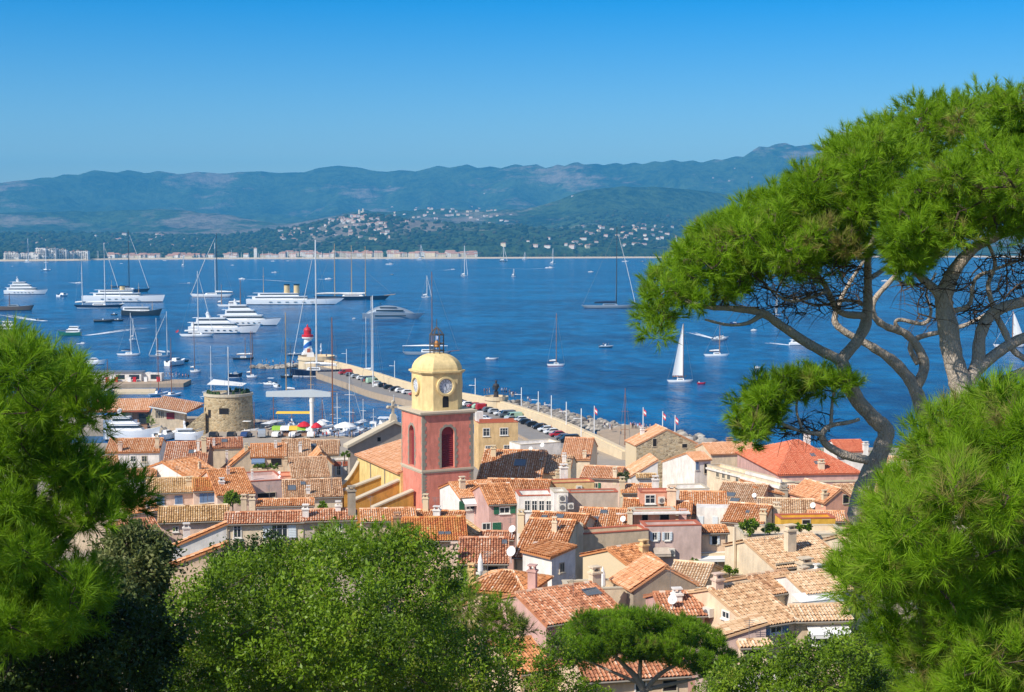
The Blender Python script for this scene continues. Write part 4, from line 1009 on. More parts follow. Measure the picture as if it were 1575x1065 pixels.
# clocks on the four drum faces
cz = zt(597); cr = 1.05
for k in range(4):
    rot = Matrix.Rotation(k * math.pi / 2, 3, 'Z')
    def pl(u, v, n): return tuple(rot @ Vector((u, -dh - n, 0)) + Vector((0, 0, v)))
    ring = [(math.cos(t), math.sin(t)) for t in [2 * math.pi * i / 32 for i in range(32)]]
    b = MB(); b.loft([[pl(x * 1.4, cz + y * 1.4, 0) for x, y in ring], [pl(x * 1.4, cz + y * 1.4, .3) for x, y in ring], [pl(x * 1.1, cz + y * 1.1, .3) for x, y in ring], [pl(x * 1.06, cz + y * 1.06, .06) for x, y in ring]], 0, False)
    fr = b.build('clock_face', M['tower_yellow'], tower)
    b = MB(); b.loft([[pl(x * 1.07, cz + y * 1.07, .02) for x, y in ring], [pl(x * 1.07, cz + y * 1.07, .07) for x, y in ring]]); b.build('dial', M['clockwhite'], fr)
    b = MB()
    b.loft([[pl(x * 1.02, cz + y * 1.02, .075) for x, y in ring], [pl(x * .96, cz + y * .96, .075) for x, y in ring]], 0, False)
    b.loft([[pl(x * .60, cz + y * .60, .075) for x, y in ring], [pl(x * .56, cz + y * .56, .075) for x, y in ring]], 0, False)
    rom = ['XII', 'I', 'II', 'III', 'IIII', 'V', 'VI', 'VII', 'VIII', 'IX', 'X', 'XI']
    for i, tx in enumerate(rom):
        a = math.pi / 2 - i * math.pi / 6; n = len(tx); wv = .085
        for j, chx in enumerate(tx):
            off = (j - (n - 1) / 2) * wv
            def seg(u0, r0, u1, r1, w=.016):
                er = Vector((math.cos(a), math.sin(a))); et = Vector((math.sin(a), -math.cos(a)))
                p0 = er * r0 + et * (off + u0); p1 = er * r1 + et * (off + u1); d = (p1 - p0).normalized(); s_ = Vector((-d.y, d.x)) * w
                b.add([pl(q.x, cz + q.y, .085) for q in (p0 - s_, p1 - s_, p1 + s_, p0 + s_)], [(0, 1, 2, 3)])
            if chx == 'I': seg(0, .66, 0, .9)
            elif chx == 'V': seg(0, .66, -.035, .9); seg(0, .66, .035, .9)
            else: seg(-.035, .66, .035, .9); seg(.035, .66, -.035, .9)
    b.build('numerals', M['clockblue'], fr)
    b = MB()
    for ang, ln, w in ((R(-76), .62, .05), (R(108), .42, .06)):
        er = Vector((math.cos(ang), math.sin(ang))); et = Vector((-er.y, er.x))
        b.add([pl(q.x, cz + q.y, .1) for q in (-er * .12 - et * w, er * ln - et * w * .3, er * ln + et * w * .3, -er * .12 + et * w)], [(0, 1, 2, 3)])
    b.build('hands', M['clockblue'], fr)
    if k == 0 or k == 2:
        q = MB(); ol = arch_outline(.95, 1.7); z0 = zt(630)
        q.add([pl(u, v + z0, .01) for u, v in ol] + [pl(u, v + z0, -.3) for u, v in ol], [tuple(range(len(ol)))] + [(i, i + len(ol), (i + 1) % len(ol) + len(ol), (i + 1) % len(ol)) for i in range(len(ol))])
        q.build('small_arched_window', M['dark'], tower)
# wrought iron campanile with its bell and a flag
b = MB(); r = 1.05; hz = zt(510)
for k in range(8):
    a = 2 * math.pi * k / 8
    b.tube([(r * math.cos(a), r * math.sin(a), z_dome - .1), (r * math.cos(a), r * math.sin(a), hz - .8), (.55 * r * math.cos(a), .55 * r * math.sin(a), hz - .2), (0, 0, hz + .3)], .085, 5)
for zz in (z_dome + .3, z_dome + 1.3, hz - .8):
    b.tube([(r * math.cos(2 * math.pi * k / 16), r * math.sin(2 * math.pi * k / 16), zz) for k in range(17)], .08, 5)
b.tube([(0, 0, hz + .2), (0, 0, zt(494))], .06, 5)
b.build('iron_campanile', M['iron'], tower)
b = MB(); b.lathe([(.05, 1.0), (.22, .95), (.3, .6), (.36, .25), (.5, 0)], (0, 0, z_dome + .75), 14); b.build('bell', M['bell'], tower, smooth=True)
M['flagblue'] = plain('flag_cloth', '#a9b6d2', .8, .3, 3)
# --- nave: its long wall runs away from the viewer parallel to the tower's lit side
NP = R(24)
n_pt = P(618, 728, 206)
nave = thing('church', 'yellow church nave with orange roof and sloping buttresses behind the bell tower', 'church', n_pt, NP)
def nray(px, py):
    Rz = Matrix.Rotation(-NP, 3, 'Z'); return Rz @ (CAM - n_pt), Rz @ ray(px, py)
def nhit(px, py, axis, val):       # where a pixel's ray meets the local plane axis = val
    o, r = nray(px, py); t = (val - o[axis]) / r[axis]; return o + r * t
far = nhit(550, 710, 0, 0); yF = far.y; yN = 0.6; zE = 0.0
rg_ = nhit(617, 683, 1, yF); wR = max(6.0, rg_.x); zR = max(1.8, min(3.4, rg_.z))
b = MB(); b.prism([(0, -16), (1.45 * wR, -16), (1.45 * wR, zR * .55 - .1), (wR, zR - .1), (0, zE - .1)], 'y', yN, yF); b.build('nave_wall', M['church_yellow'], nave)
rf = MB(); sl_ = zR / wR
roof_slope(rf, (-.5, yF + .2, -.5 * sl_), (-.5, yN, -.5 * sl_), (wR, yN, zR), (wR, yF + .2, zR), .3)
roof_slope(rf, (1.5 * wR, yN, zR * .5), (1.5 * wR, yF + .2, zR * .5), (wR, yF + .2, zR), (wR, yN, zR), .4, .8); rf.build('nave_roof', M['roof_salmon'], nave)
for k, yv in enumerate((yF * .36, yF * .68)):
    b = MB(); b.box2((-.12, yv - .1, -6), (-.004, yv + .1, -.2)); b.build('drain_pipe', M['quoin'], nave)
def butt(y, pr, pl_, x1, th, curved=False):
    """buttress wall standing off the nave at local depth y: pr / pl_ photograph pixels of its top line's right and left ends"""
    A, B = nhit(*pr, 1, y), nhit(*pl_, 1, y); n = 12 if curved else 1; line = []
    for i in range(n + 1):
        t = i / n; x = A.x + (B.x - A.x) * t; z = A.z + (B.z - A.z) * (1 - (1 - t) ** 2.1 if curved else t); line.append((min(x, -.003), z))
    if not curved: line.insert(0, (x1 - .003, A.z + (B.z - A.z) / (B.x - A.x) * (x1 - .003 - A.x)))
    q = MB(); q.prism(line + [(line[-1][0], -16), (line[0][0], -16)], 'y', y, y + th); o = q.build('buttress', M['church_yellow_shaded'], nave)
    q = MB(); q.loft([[(x, yy, z + dz) for yy, dz in ((y - .14, .01), (y + th + .14, .01), (y + th + .14, .24), (y - .14, .24))] for x, z in line]); q.build('buttress_coping', M['stone_trim'], o)
butt(yF - .9, (552, 712), (506, 757), 0, .9, True)
butt(nhit(586, 720, 0, 0).y, (585, 735), (530, 756), 0, .9)
butt(1.0, (613, 741), (545, 771), 0, .9)
butt(-4.5, (615, 765), (573, 783), .15, .9)
# grey west gable with coping and cross
fac = thing('church_facade', 'grey stone church gable with raking cornice and stone cross', 'church facade', P(578, 705, 240), R(24))
def fhit(px, py):
    Rz = Matrix.Rotation(-R(24), 3, 'Z'); o = Rz @ (CAM - fac.location); r = Rz @ ray(px, py); return o + r * (-o.y / r.y)
pL, pA, pR = fhit(538, 687), fhit(606, 651), fhit(640, 668)
M['greystone'] = plain('grey_church_stone', '#a3978a', .95, .35, 1.2, bump=.5)
b = MB(); b.prism([(pL.x, -12), (pR.x + 3, -12), (pR.x + 3, pR.z - 1.2), (pA.x, pA.z), (pL.x, pL.z)], 'y', 0, 1.2); b.build('gable_wall', M['greystone'], fac)
b = MB()
for (xa, za), (xb, zb_) in (((pL.x - .6, pL.z - .25), (pA.x, pA.z)), ((pA.x, pA.z), (pR.x + 3.4, pR.z - 1.35))):
    b.loft([[(xa, y, za + dz) for y, dz in ((-.6, .02), (1.8, .02), (1.8, .5), (-.6, .5))], [(xb, y, zb_ + dz) for y, dz in ((-.6, .02), (1.8, .02), (1.8, .5), (-.6, .5))]])
b.build('raking_cornice', M['stone_trim'], fac)
wq = fhit(583, 676); b = MB(); b.box2((wq.x - .3, -.02, wq.z - .35), (wq.x + .3, .1, wq.z + .35)); b.build('small_window', M['dark'], fac)
ax, zA = pA.x, pA.z
b = MB(); b.box((ax, .5, zA + .9), (1.3, 1.0, 1.2), top=(.6, .6)); b.box2((ax - .2, .3, zA + 1.4), (ax + .2, .7, zA + 3.6)); b.box2((ax - .85, .3, zA + 2.5), (ax + .85, .7, zA + 2.9))
for dx, dz in ((-.9, 2.7), (.9, 2.7), (0, 3.6)): b.lathe([(0.01, -.32), (.3, -.12), (.3, .12), (.01, .32)], (ax + dx, .5, zA + dz), 8)
b.build('stone_cross', M['stone_trim'], fac)
# ================================================================ HARBOUR: jetty, lighthouse, harbour office, round tower
M['wallstone'] = plain('pale_jetty_wall', '#d8c3a0', .95, .22, .5, bump=.3)
M['quay'] = plain('quay_stone', '#b09a80', .95, .3, .6, bump=.3)
M['asphalt'] = plain('quay_asphalt', '#8d8780', .95, .2, .4)
M['whitepaint'] = plain('white_paint', '#eceae6', .4, .06)
M['redpaint'] = plain('red_paint', '#c8232f', .5, .1)
jw = [S(x, y, 4.9) for x, y in ((497, 552), (530, 559), (580, 573), (630, 588), (690, 600), (740, 609), (790, 622), (850, 641), (905, 664), (965, 692))]
# a smoother copy of the seaward line
def resample(pts, n):
    pts = [Vector(p) for p in pts]; out = []
    for i in range(n):
        t = i / (n - 1) * (len(pts) - 1); k = min(int(t), len(pts) - 2); u = t - k
        p0, p1, p2, p3 = pts[max(k - 1, 0)], pts[k], pts[k + 1], pts[min(k + 2, len(pts) - 1)]
        out.append(0.5 * ((2 * p1) + (-p0 + p2) * u + (2 * p0 - 5 * p1 + 4 * p2 - p3) * u * u + (-p0 + 3 * p1 - 3 * p2 + p3) * u ** 3))
    return out
JW = resample(jw, 60)
JN = []
for i in range(60):
    d = (JW[min(i + 1, 59)] - JW[max(i - 1, 0)]); d.z = 0; d.normalize()
    JN.append(Vector((d.y, -d.x, 0)))          # towards the harbour (left as one walks to town)
if JN[20].x > 0: JN = [-v for v in JN]
def joff(i, o, z): 
    p = JW[i] + JN[i] * o; return (p.x, p.y, z)
def jwidth(i): return 2.4 + min(i, 8) / 8 * 11.0
jetty = thing('jetty', 'long stone jetty with high pale sea wall and parking quay', 'jetty', (0, 0, 0))
b = MB(); b.loft([[joff(i, -.9, -2), joff(i, -.6, 4.8), joff(i, .6, 4.8), joff(i, .6, 4.5), joff(i, 1.3, 4.5), joff(i, 1.4, 1.2), joff(i, 1.4, -2)] for i in range(60)]); b.build('sea_wall', M['wallstone'], jetty)
b = MB(); b.loft([[joff(i, 1.41, -2), joff(i, 1.41, 1.95), joff(i, jwidth(i), 1.9), joff(i, jwidth(i) + .1, -2)] for i in range(60)]); b.build('quay_deck', M['asphalt'], jetty)
b = MB(); b.loft([[joff(i, jwidth(i) - .5, 1.92), joff(i, jwidth(i) - .5, 2.15), joff(i, jwidth(i) + .12, 2.15), joff(i, jwidth(i) + .12, .2)] for i in range(60)]); b.build('kerb_stones', M['quay'], jetty)
# round head of the jetty and the lower rocky spur left of it
hp = S(487, 551, 5.0)
head = thing('round_pier', 'round stone head of the jetty carrying the lighthouse', 'pier head', (hp.x, hp.y, 0))
b = MB(); b.lathe([(7.5, -2), (7.2, 4.4), (7.6, 4.4), (7.6, 5.0)], n=28); b.build('round_platform', M['wallstone'], head)
b = MB(); b.lathe([(7.4, 5.0), (7.4, 6.0), (7.0, 6.0), (7.0, 5.05)], n=28, cap=False); b.build('parapet', M['wallstone'], head)
lp = S(471, 549, 5.0)
lh = thing('lighthouse', 'white lighthouse with swirling blue bands and red lantern at the jetty head', 'lighthouse', (lp.x + .5, lp.y + 1, 5.0), R(20))
kl = pm(lp.y); Hh = 31 / kl
b = MB(); b.box((0, 0, .9), (4.6, 4.6, 1.8), top=(.85, .85)); b.box((0, 0, 2.6), (3.2, 3.2, 1.8), top=(.92, .92)); b.build('plinth', M['whitepaint'], lh)
def swirl():
    m, nt, bb = new_mat('blue_swirl_paint'); tc = N(nt, "ShaderNodeTexCoord")
    mp = N(nt, "ShaderNodeMapping"); mp.inputs["Rotation"].default_value = (R(35), R(25), 0)
    nt.links.new(tc.outputs["Object"], mp.inputs[0])
    wv = N(nt, "ShaderNodeTexWave", i_Scale=.10, i_Distortion=1.6, bands_direction='Z'); wv.inputs["Detail Scale"].default_value = .8
    nt.links.new(mp.outputs[0], wv.inputs["Vector"]); rp = N(nt, "ShaderNodeValToRGB"); e = rp.color_ramp.elements; rp.color_ramp.interpolation = 'CONSTANT'
    e[0].color = (.02, .10, .42, 1); e[1].position = .3; e[1].color = (.05, .42, .72, 1)
    x = e.new(.5); x.color = (.82, .82, .8, 1)
    nt.links.new(wv.outputs["Fac"], rp.inputs[0]); nt.links.new(rp.outputs[0], bb.inputs[0]); bb.inputs["Roughness"].default_value = .5
    return m
M['swirl'] = swirl()
b = MB(); b.lathe([(1.75, 2.6), (1.5, Hh * .86)], n=24); b.build('tower_shaft', M['swirl'], lh, smooth=False)
b = MB(); b.lathe([(1.5, Hh * .86), (2.3, Hh * .86 + .5), (2.35, Hh * .86 + 1.0)], n=24); b.build('gallery', M['whitepaint'], lh)
z0 = Hh * .86 + 1.0
b = MB(); b.lathe([(2.35, z0), (2.35, z0 + .9), (2.2, z0 + .9), (1.5, z0 + 1.0), (1.5, z0 + 2.6), (1.7, z0 + 2.7), (1.2, z0 + 3.6), (.35, z0 + 4.1), (.3, z0 + 4.8), (.06, z0 + 5.2)], n=20); b.build('lantern', M['redpaint'], lh)
b = MB(); b.box((0, -1.72, 2.2), (1.2, .35, 2.4)); b.build('door', M['coping'], lh)
# rocky spur
def rocks(name, pts, n, spread, smin, smax, z, label, seed):
    rg = random.Random(seed); b = MB()
    for _ in range(n):
        t = rg.random() * (len(pts) - 1); k = int(t); p = Vector(pts[k]).lerp(Vector(pts[min(k + 1, len(pts) - 1)]), t - k)
        s_ = rg.uniform(smin, smax); c = (p.x + rg.uniform(-1, 1) * spread, p.y + rg.uniform(-1, 1) * spread, z + rg.uniform(-.4, .5) * s_)
        rings = []
        ax = rg.uniform(0, 3.1)
        for h, rr in ((-.6, .6), (-.1, 1.0), (.35, .8), (.55, .35)):
            rings.append([(c[0] + math.cos(ax + a) * s_ * rr * rg.uniform(.7, 1.2), c[1] + math.sin(ax + a) * s_ * rr * rg.uniform(.6, 1.0), c[2] + h * s_ * rg.uniform(.7, 1.1)) for a in [2 * math.pi * q / 6 for q in range(6)]])
        b.loft(rings, 0, True, max(.01, min(1, rg.gauss(.5, .25))))
    o = b.build(name, M['boulder']); tag(o, label, 'rocks', kind='stuff'); return o
M['boulder'] = tone_mat('boulder_stone', ['#665f58', '#8a837a', '#a69e92', '#bdb5a8'], .95)
rocks('spur_rocks', [S(392, 566), S(430, 567), S(478, 563)], 130, 2.6, .8, 1.7, .3, 'pale boulders in a low spur left of the lighthouse', 5)
rocks('riprap', [S(770, 622), S(812, 632), S(860, 643), S(905, 655), S(945, 664), S(985, 668)], 650, 5.0, .5, 1.35, .7, 'grey boulders piled against the sea side of the jetty wall', 6)
rocks('shore_rocks', [S(1046, 672), S(1075, 684), S(1110, 692), S(1200, 697), S(1300, 699)], 160, 3.0, .8, 1.8, .5, 'grey shore boulders beyond the right roofs', 8)
# walkway platform east of the wall with strollers
pp = S(1000, 665, 2.6)
b = MB(); pl_ = [S(x, y, 2.4) for x, y in ((918, 664), (960, 654), (1010, 658), (1040, 664), (1048, 690), (960, 700))]
b.prism([(p.x, p.y) for p in pl_], 'z', -1, 2.4); tag(b.build('shore_promenade', M['quay']), kind='structure')

# --- round fortified tower
tp = S(345, 664, 1.7)
rt = thing('round_tower', 'round rubble stone tower with roof terrace and white canopy', 'round tower', (tp.x, tp.y + 6, 1.7))
kt = pm(tp.y); r0 = 37 / kt; hh_ = 57 / kt
M['tower_rubble'] = stone_mat('round_tower_rubble', ['#8f7a58', '#b49a72', '#c9b189', '#9a8868', '#d2bd97'], 1.1, .6)
b = MB(); b.lathe([(r0 * 1.05, -3), (r0 * 1.03, hh_ * .45), (r0, hh_ * .93)], n=40); b.build('tower_wall', M['tower_rubble'], rt)
b = MB(); b.lathe([(r0, hh_ * .93), (r0 + .25, hh_ * .93), (r0 + .25, hh_), (r0 - .5, hh_), (r0 - .5, hh_ * .95)], n=40); b.build('parapet', M['stone_trim'], rt)
def face_ang(px): return math.asin(max(-1, min(1, (px - 345) / 37)))
for px, py, w, h, nm in ((322, 637, 6, 12, 'arched_door'), (345, 632, 14, 9, 'window'), (314, 631, 2.5, 5, 'slit')):
    a = face_ang(px); rr = r0 * 1.02; q = MB(); z = (664 - py) / kt
    c = Vector((math.sin(a) * rr, -math.cos(a) * rr, z)); u = Vector((math.cos(a), math.sin(a), 0)); nn = Vector((math.sin(a), -math.cos(a), 0))
    ww, hh2 = w / kt / 2, h / kt / 2
    vs = [c + u * su * ww + Vector((0, 0, sv_ * hh2)) + nn * e for e in (-.6, .1) for su, sv_ in ((-1, -1), (1, -1), (1, 1), (-1, 1))]
    q.add(vs, [(3, 2, 1, 0), (4, 5, 6, 7), (0, 1, 5, 4), (1, 2, 6, 5), (2, 3, 7, 6), (3, 0, 4, 7)]); q.build(nm, M['dark'], rt)
b = MB(); zc = hh_ + 2.4
for dx in (-4.2, 3.6):
    for dy in (-2.5, 2.5): b = MB(); b.tube([(dx, dy, hh_ * .95), (dx, dy, zc)], .06, 5); b.build('canopy_post', M['metal'], rt)
b = MB(); b.add([(-5, -3.3, zc + .1), (4.4, -3.3, zc - .3), (4.4, 3.3, zc - .2), (-4.6, 3.3, zc + .9), (-5, -3.3, zc + .05), (4.4, -3.3, zc - .35), (4.4, 3.3, zc - .25), (-4.6, 3.3, zc + .85)], [(0, 1, 2, 3), (7, 6, 5, 4), (0, 4, 5, 1), (1, 5, 6, 2), (2, 6, 7, 3), (3, 7, 4, 0)]); b.build('canopy', M['awning'], rt)
b = MB()
for k in range(26):
    a = random.uniform(0, 6.28); q = r0 - .9; b.box((q * math.cos(a), q * math.sin(a), hh_ + .25), (.9, .9, random.uniform(.7, 1.3)), a, top=(.4, .4))
b.build('hedge', plain('hedge_green', '#31451f', .9, .4, 4), rt)
# stair ramp at the tower's foot
b = MB(); b.prism([(-r0 * 1.75, -2), (-r0 * .8, -2), (-r0 * .8, hh_ * .48), (-r0 * .95, hh_ * .48), (-r0 * 1.75, .3)], 'y', -r0 * .9, -r0 * .35); b.build('outer_stair', M['tower_rubble'], rt)

# --- harbour office with its split orange roofs
op = S(245, 658, 1.7)
ho = thing('harbour_office', 'pale harbour office with long low orange roofs beside the round tower', 'harbour office', (op.x, op.y, 1.7), R(8))
ko = pm(op.y)
def ox(px): return (px - 245) / ko
b = MB(); b.prism([(-2, -2), (-2, 5.0), (8, 5.0), (8, -2)], 'x', ox(182), ox(228)); b.build('left_wing_wall', M['brown'], ho)
b = MB(); b.box2((ox(192), -2.2, .4), (ox(206), -2.003, 4.4)); b.build('loading_door', M['stone_trim'], ho)
b = MB(); b.box2((ox(216), -2.2, 1.4), (ox(231), -2.003, 4.2)); b.build('window', M['glass'], ho)
b = MB(); roof_slope(b, (ox(150), -3.4, 5.1), (ox(232), -3.4, 5.1), (ox(246), 4, 7.6), (ox(150), 4, 7.6), .5, .6); b.build('roof', M['roof_salmon'], ho)
b = MB(); b.box2((ox(150), -3.5, 4.75), (ox(232), -3.4, 5.05)); b.build('gutter_board', M['coping'], ho)
b = MB(); b.prism([(ox(232), 2.2), (ox(240), 6.6), (ox(286), 4.9), (ox(286), .6), (ox(266), -1), (ox(238), -1)], 'y', -5, 2.5); b.build('right_wing_wall', M['cream'], ho)
b = MB()
for k in range(5): b.box2((ox(243 + k * 2.6), -5.08, 3.3), (ox(244 + k * 2.6), -5.003, 5.0))
b.build('window_slits', M['dark'], ho)
b = MB(); b.box2((ox(259), -5.1, 2.9), (ox(271), -5.003, 4.6)); b.build('window', M['louvre'], ho)
b = MB(); roof_slope(b, (ox(234), -6.6, 6.7), (ox(290), -6.6, 4.7), (ox(312), 4, 5.3), (ox(250), 4, 8.2), .5, .6); b.build('roof', M['roof_salmon'], ho)
b = MB(); b.add([(ox(234), -6.7, 6.3), (ox(290), -6.7, 4.3), (ox(290), -6.7, 4.65), (ox(234), -6.7, 6.65), (ox(234), -6.5, 6.3), (ox(290), -6.5, 4.3), (ox(290), -6.5, 4.65), (ox(234), -6.5, 6.65)], [(0, 1, 2, 3), (7, 6, 5, 4), (0, 4, 5, 1), (2, 6, 7, 3), (3, 7, 4, 0), (1, 5, 6, 2)]); b.build('eaves_board', M['trim'], ho)
b = MB(); b.box2((ox(286), -2.5, -2), (ox(308), 1, 2.2))
b.build('terrace_wall', M['cream'], ho)
for k in range(3):
    q = MB(); ol = arch_outline(.9, 1.6); xx = ox(289 + k * 7)
    q.add([(xx + u, -2.53, v + .2) for u, v in ol] + [(xx + u, -2.4, v + .2) for u, v in ol], [tuple(range(len(ol)))]); q.build('arch', M['dark'], ho)
b = MB(); b.box2((ox(168), -9, -2), (ox(218), -8.6, 3.4)); b.build('screen_wall', plain('blue_grey_panel', '#8fa0b4', .7), ho)
# --- fuel pier with its low white shop
fp_ = [S(x, y, 1.4) for x, y in ((120, 592), (282, 590), (294, 584), (120, 583))]
fpier = thing('fuel_pier', 'stone fuel pier with low white shop left of the harbour mouth', 'pier', (0, 0, 0))
b = MB(); b.prism([(p.x, p.y) for p in fp_], 'z', -2, 1.4); b.build('pier_deck', M['quay'], fpier)
kf_ = pm(fp_[0].y)
sh = S(190, 587, 1.4)
def fx(px): return sh.x + (px - 190) / kf_
b = MB(); b.box2((fx(130), sh.y, 1.4), (fx(218), sh.y + 6, 4.6)); b.box2((fx(218), sh.y + 2, 1.4), (fx(228), sh.y + 6, 4.3)); b.box2((fx(228), sh.y + 1, 1.4), (fx(249), sh.y + 5, 4.2)); b.build('shop_wall', M['white'], fpier)
b = MB(); b.box2((fx(128), sh.y - .5, 4.6), (fx(219), sh.y + 6.3, 4.9)); b.build('shop_roof', M['metal'], fpier)
for a0, a1 in ((178, 192), (199, 215), (232, 246)):
    b = MB(); b.box2((fx(a0), sh.y - .05 + (1 if a0 > 220 else 0), 2.2), (fx(a1), sh.y - .003 + (1 if a0 > 220 else 0), 3.8)); b.build('shop_window', M['glass'], fpier)
for i, px in enumerate((166, 175, 180, 201, 209, 226, 246)):
    pmp = thing('fuel_pump', ('red' if i % 2 == 0 else 'white') + ' fuel pump standing on the fuel pier, ' + ['leftmost', 'second', 'third', 'fourth', 'fifth', 'sixth', 'rightmost'][i] + ' in the row', 'fuel pump', (fx(px), sh.y - 1.3 + (.5 if px > 220 else 0), 1.4), 0, 'fuel pumps on the pier')
    b = MB(); b.box((0, 0, .75), (1.1, .6, 1.5)); b.box((0, 0, 1.6), (1.2, .7, .2)); b.build('cabinet', M['redpaint'] if i % 2 == 0 else M['whitepaint'], pmp)
    b = MB(); b.tube([(.6, -.1, 1.2), (.75, -.1, .7), (.6, -.1, .4)], .04, 5); b.build('hose', M['dark'], pmp)
# floating pontoon
b = MB(); q = [S(x, y, .8) for x, y in ((176, 603), (238, 603), (240, 598), (176, 598))]; b.prism([(p.x, p.y) for p in q], 'z', -.4, .8)
tag(b.build('pontoon', M['wallstone']), 'pale floating pontoon behind the harbour office roof', 'pontoon')
# T shaped boat crane behind the old town
cp_ = S(480, 672, 1.7)
crane = thing('boat_crane', 'pale T shaped boat crane on the quay behind the church', 'crane', (cp_.x, cp_.y, 1.7)); kc = pm(cp_.y)
b = MB(); b.tube([(0, 0, 0), (0, 0, 54 / kc)], [.45, .55], 10); b.tube([(0, 0, 54 / kc), (0, 0, 62 / kc)], [.65, .65], 10); b.build('post', M['trim'], crane)
b = MB(); z = 62 / kc; b.add([(-70 / kc, y, z + a) for y in (-.7, .7) for a in (.1, 1.4)] + [(0, y, z + a) for y in (-.8, .8) for a in (0, 1.9)] + [(30 / kc, y, z + a) for y in (-.7, .7) for a in (.1, 1.2)],
      [(0, 1, 3, 2), (0, 4, 5, 1), (2, 3, 7, 6), (1, 5, 7, 3), (0, 2, 6, 4), (4, 8, 9, 5), (6, 7, 11, 10), (5, 9, 11, 7), (4, 6, 10, 8), (8, 10, 11, 9)]); b.build('jib', plain('crane_grey_paint', '#bcc4c8', .5), crane)
# dark statue on the lookout of the jetty
sp = S(763, 612, 5.5)
stt = thing('statue', 'dark bronze statue on a round stone lookout along the jetty', 'statue', (sp.x, sp.y, 5.5)); ks = pm(sp.y)
M['bronze'] = plain('dark_bronze', '#3a3330', .6, .3, 2)
b = MB(); b.lathe([(3.6, -8), (3.4, -.6), (3.7, -.6), (3.7, .5), (3.4, .5), (3.4, 0)], n=24, cap=False); b.lathe([(3.4, 0), (.01, 0.02)], n=24); b.build('lookout', M['wallstone'], stt)
b = MB(); b.lathe([(1.0, 0), (.8, .3), (.65, 1.6), (.8, 1.9)], n=10); b.build('pedestal', M['bronze'], stt)
b = MB(); b.lathe([(.35, 1.9), (.55, 2.6), (.75, 3.4), (.95, 3.9), (.5, 4.2), (.2, 4.35), (.32, 4.6), (.34, 4.9), (.22, 5.2), (.05, 5.3)], n=10)
b.tube([(.6, 0, 3.8), (.95, -.3, 3.2), (.6, -.7, 2.9)], [.2, .16, .12], 6); b.tube([(-.6, 0, 3.8), (-1.0, 0, 3.1), (-.8, -.3, 2.4)], [.2, .16, .12], 6); b.build('figure', M['bronze'], stt, smooth=True)
# lamp posts and flag poles along the sea wall
def lamp_post(px, py, hpx, label, z=4.8):
    p = S(px, py, z); k = pm(p.y); h = hpx / k
    o = thing('lamp_post', label, 'lamp post', (p.x, p.y, z), 0, 'lamp posts along the jetty')
    b = MB(); b.tube([(0, 0, -3 if z > 3 else 0), (0, 0, h)], [.16, .1], 6); b.build('pole', M['whitepaint'], o)
    b = MB(); b.tube([(0, 0, h * .55), (-1.4, 0, h * .57)], .07, 5); b.box((-1.5, 0, h * .57), (.9, .35, .16)); b.build('lamp_head', M['whitepaint'], o)
for (px, py, hpx), wrd in zip(((607, 573, 18), (533, 553, 16), (654, 590, 17), (731, 607, 25), (802, 621, 25), (828, 632, 30), (848, 642, 34), (871, 652, 34), (894, 664, 36)),
                              ('third from the lighthouse', 'nearest the lighthouse', 'hidden just left of the bell tower dome', 'just right of the bell tower drum', 'first to the right of the statue', 'second to the right of the statue', 'third to the right of the statue', 'fourth to the right of the statue', 'last before the flag poles')):
    lamp_post(px, py, hpx, 'thin white lamp post on the jetty wall, ' + wrd)
M['flagred'] = tone_mat('striped_flag', ['#c9414a', '#e9e6e2', '#c9414a'], .8)
def flag_pole(px, py, hpx, label, z=2.4, col='flagred'):
    p = S(px, py, z); k = pm(p.y); h = hpx / k
    o = thing('flag_pole', label, 'flag pole', (p.x, p.y, z), 0, 'flag poles by the shore')
    b = MB(); b.tube([(0, 0, 0), (0, 0, h)], [.14, .09], 6); b.build('pole', M['whitepaint'], o)
    b = MB(); n = 6
    for i in range(n):
        for j in range(3):
            def q(a, c): return (.1 + .7 * a, .3 * a * math.sin(a * 5 + c * 2), h - .3 - (1.5 * c) - .8 * a)
            b.add([q(i / n, j / 3), q((i + 1) / n, j / 3), q((i + 1) / n, (j + 1) / 3), q(i / n, (j + 1) / 3)], [(0, 1, 2, 3)], 0, .01 + j * .49)
    b.build('flag', M[col], o)
for px, py, hp_, w in ((914, 668, 44, 'leftmost, near the parked boats'), (989, 672, 46, 'first right of the brown mast'), (1019, 680, 48, 'behind the stone barn ridge'), (1038, 688, 50, 'rightmost, over the barn roof')):
    flag_pole(px, py, hp_, 'white pole with a limp red and white flag, ' + w)
flag_pole(671, 548, 34, 'pale blue flag on a staff beside the bell tower dome', z=5.6, col='flagblue')
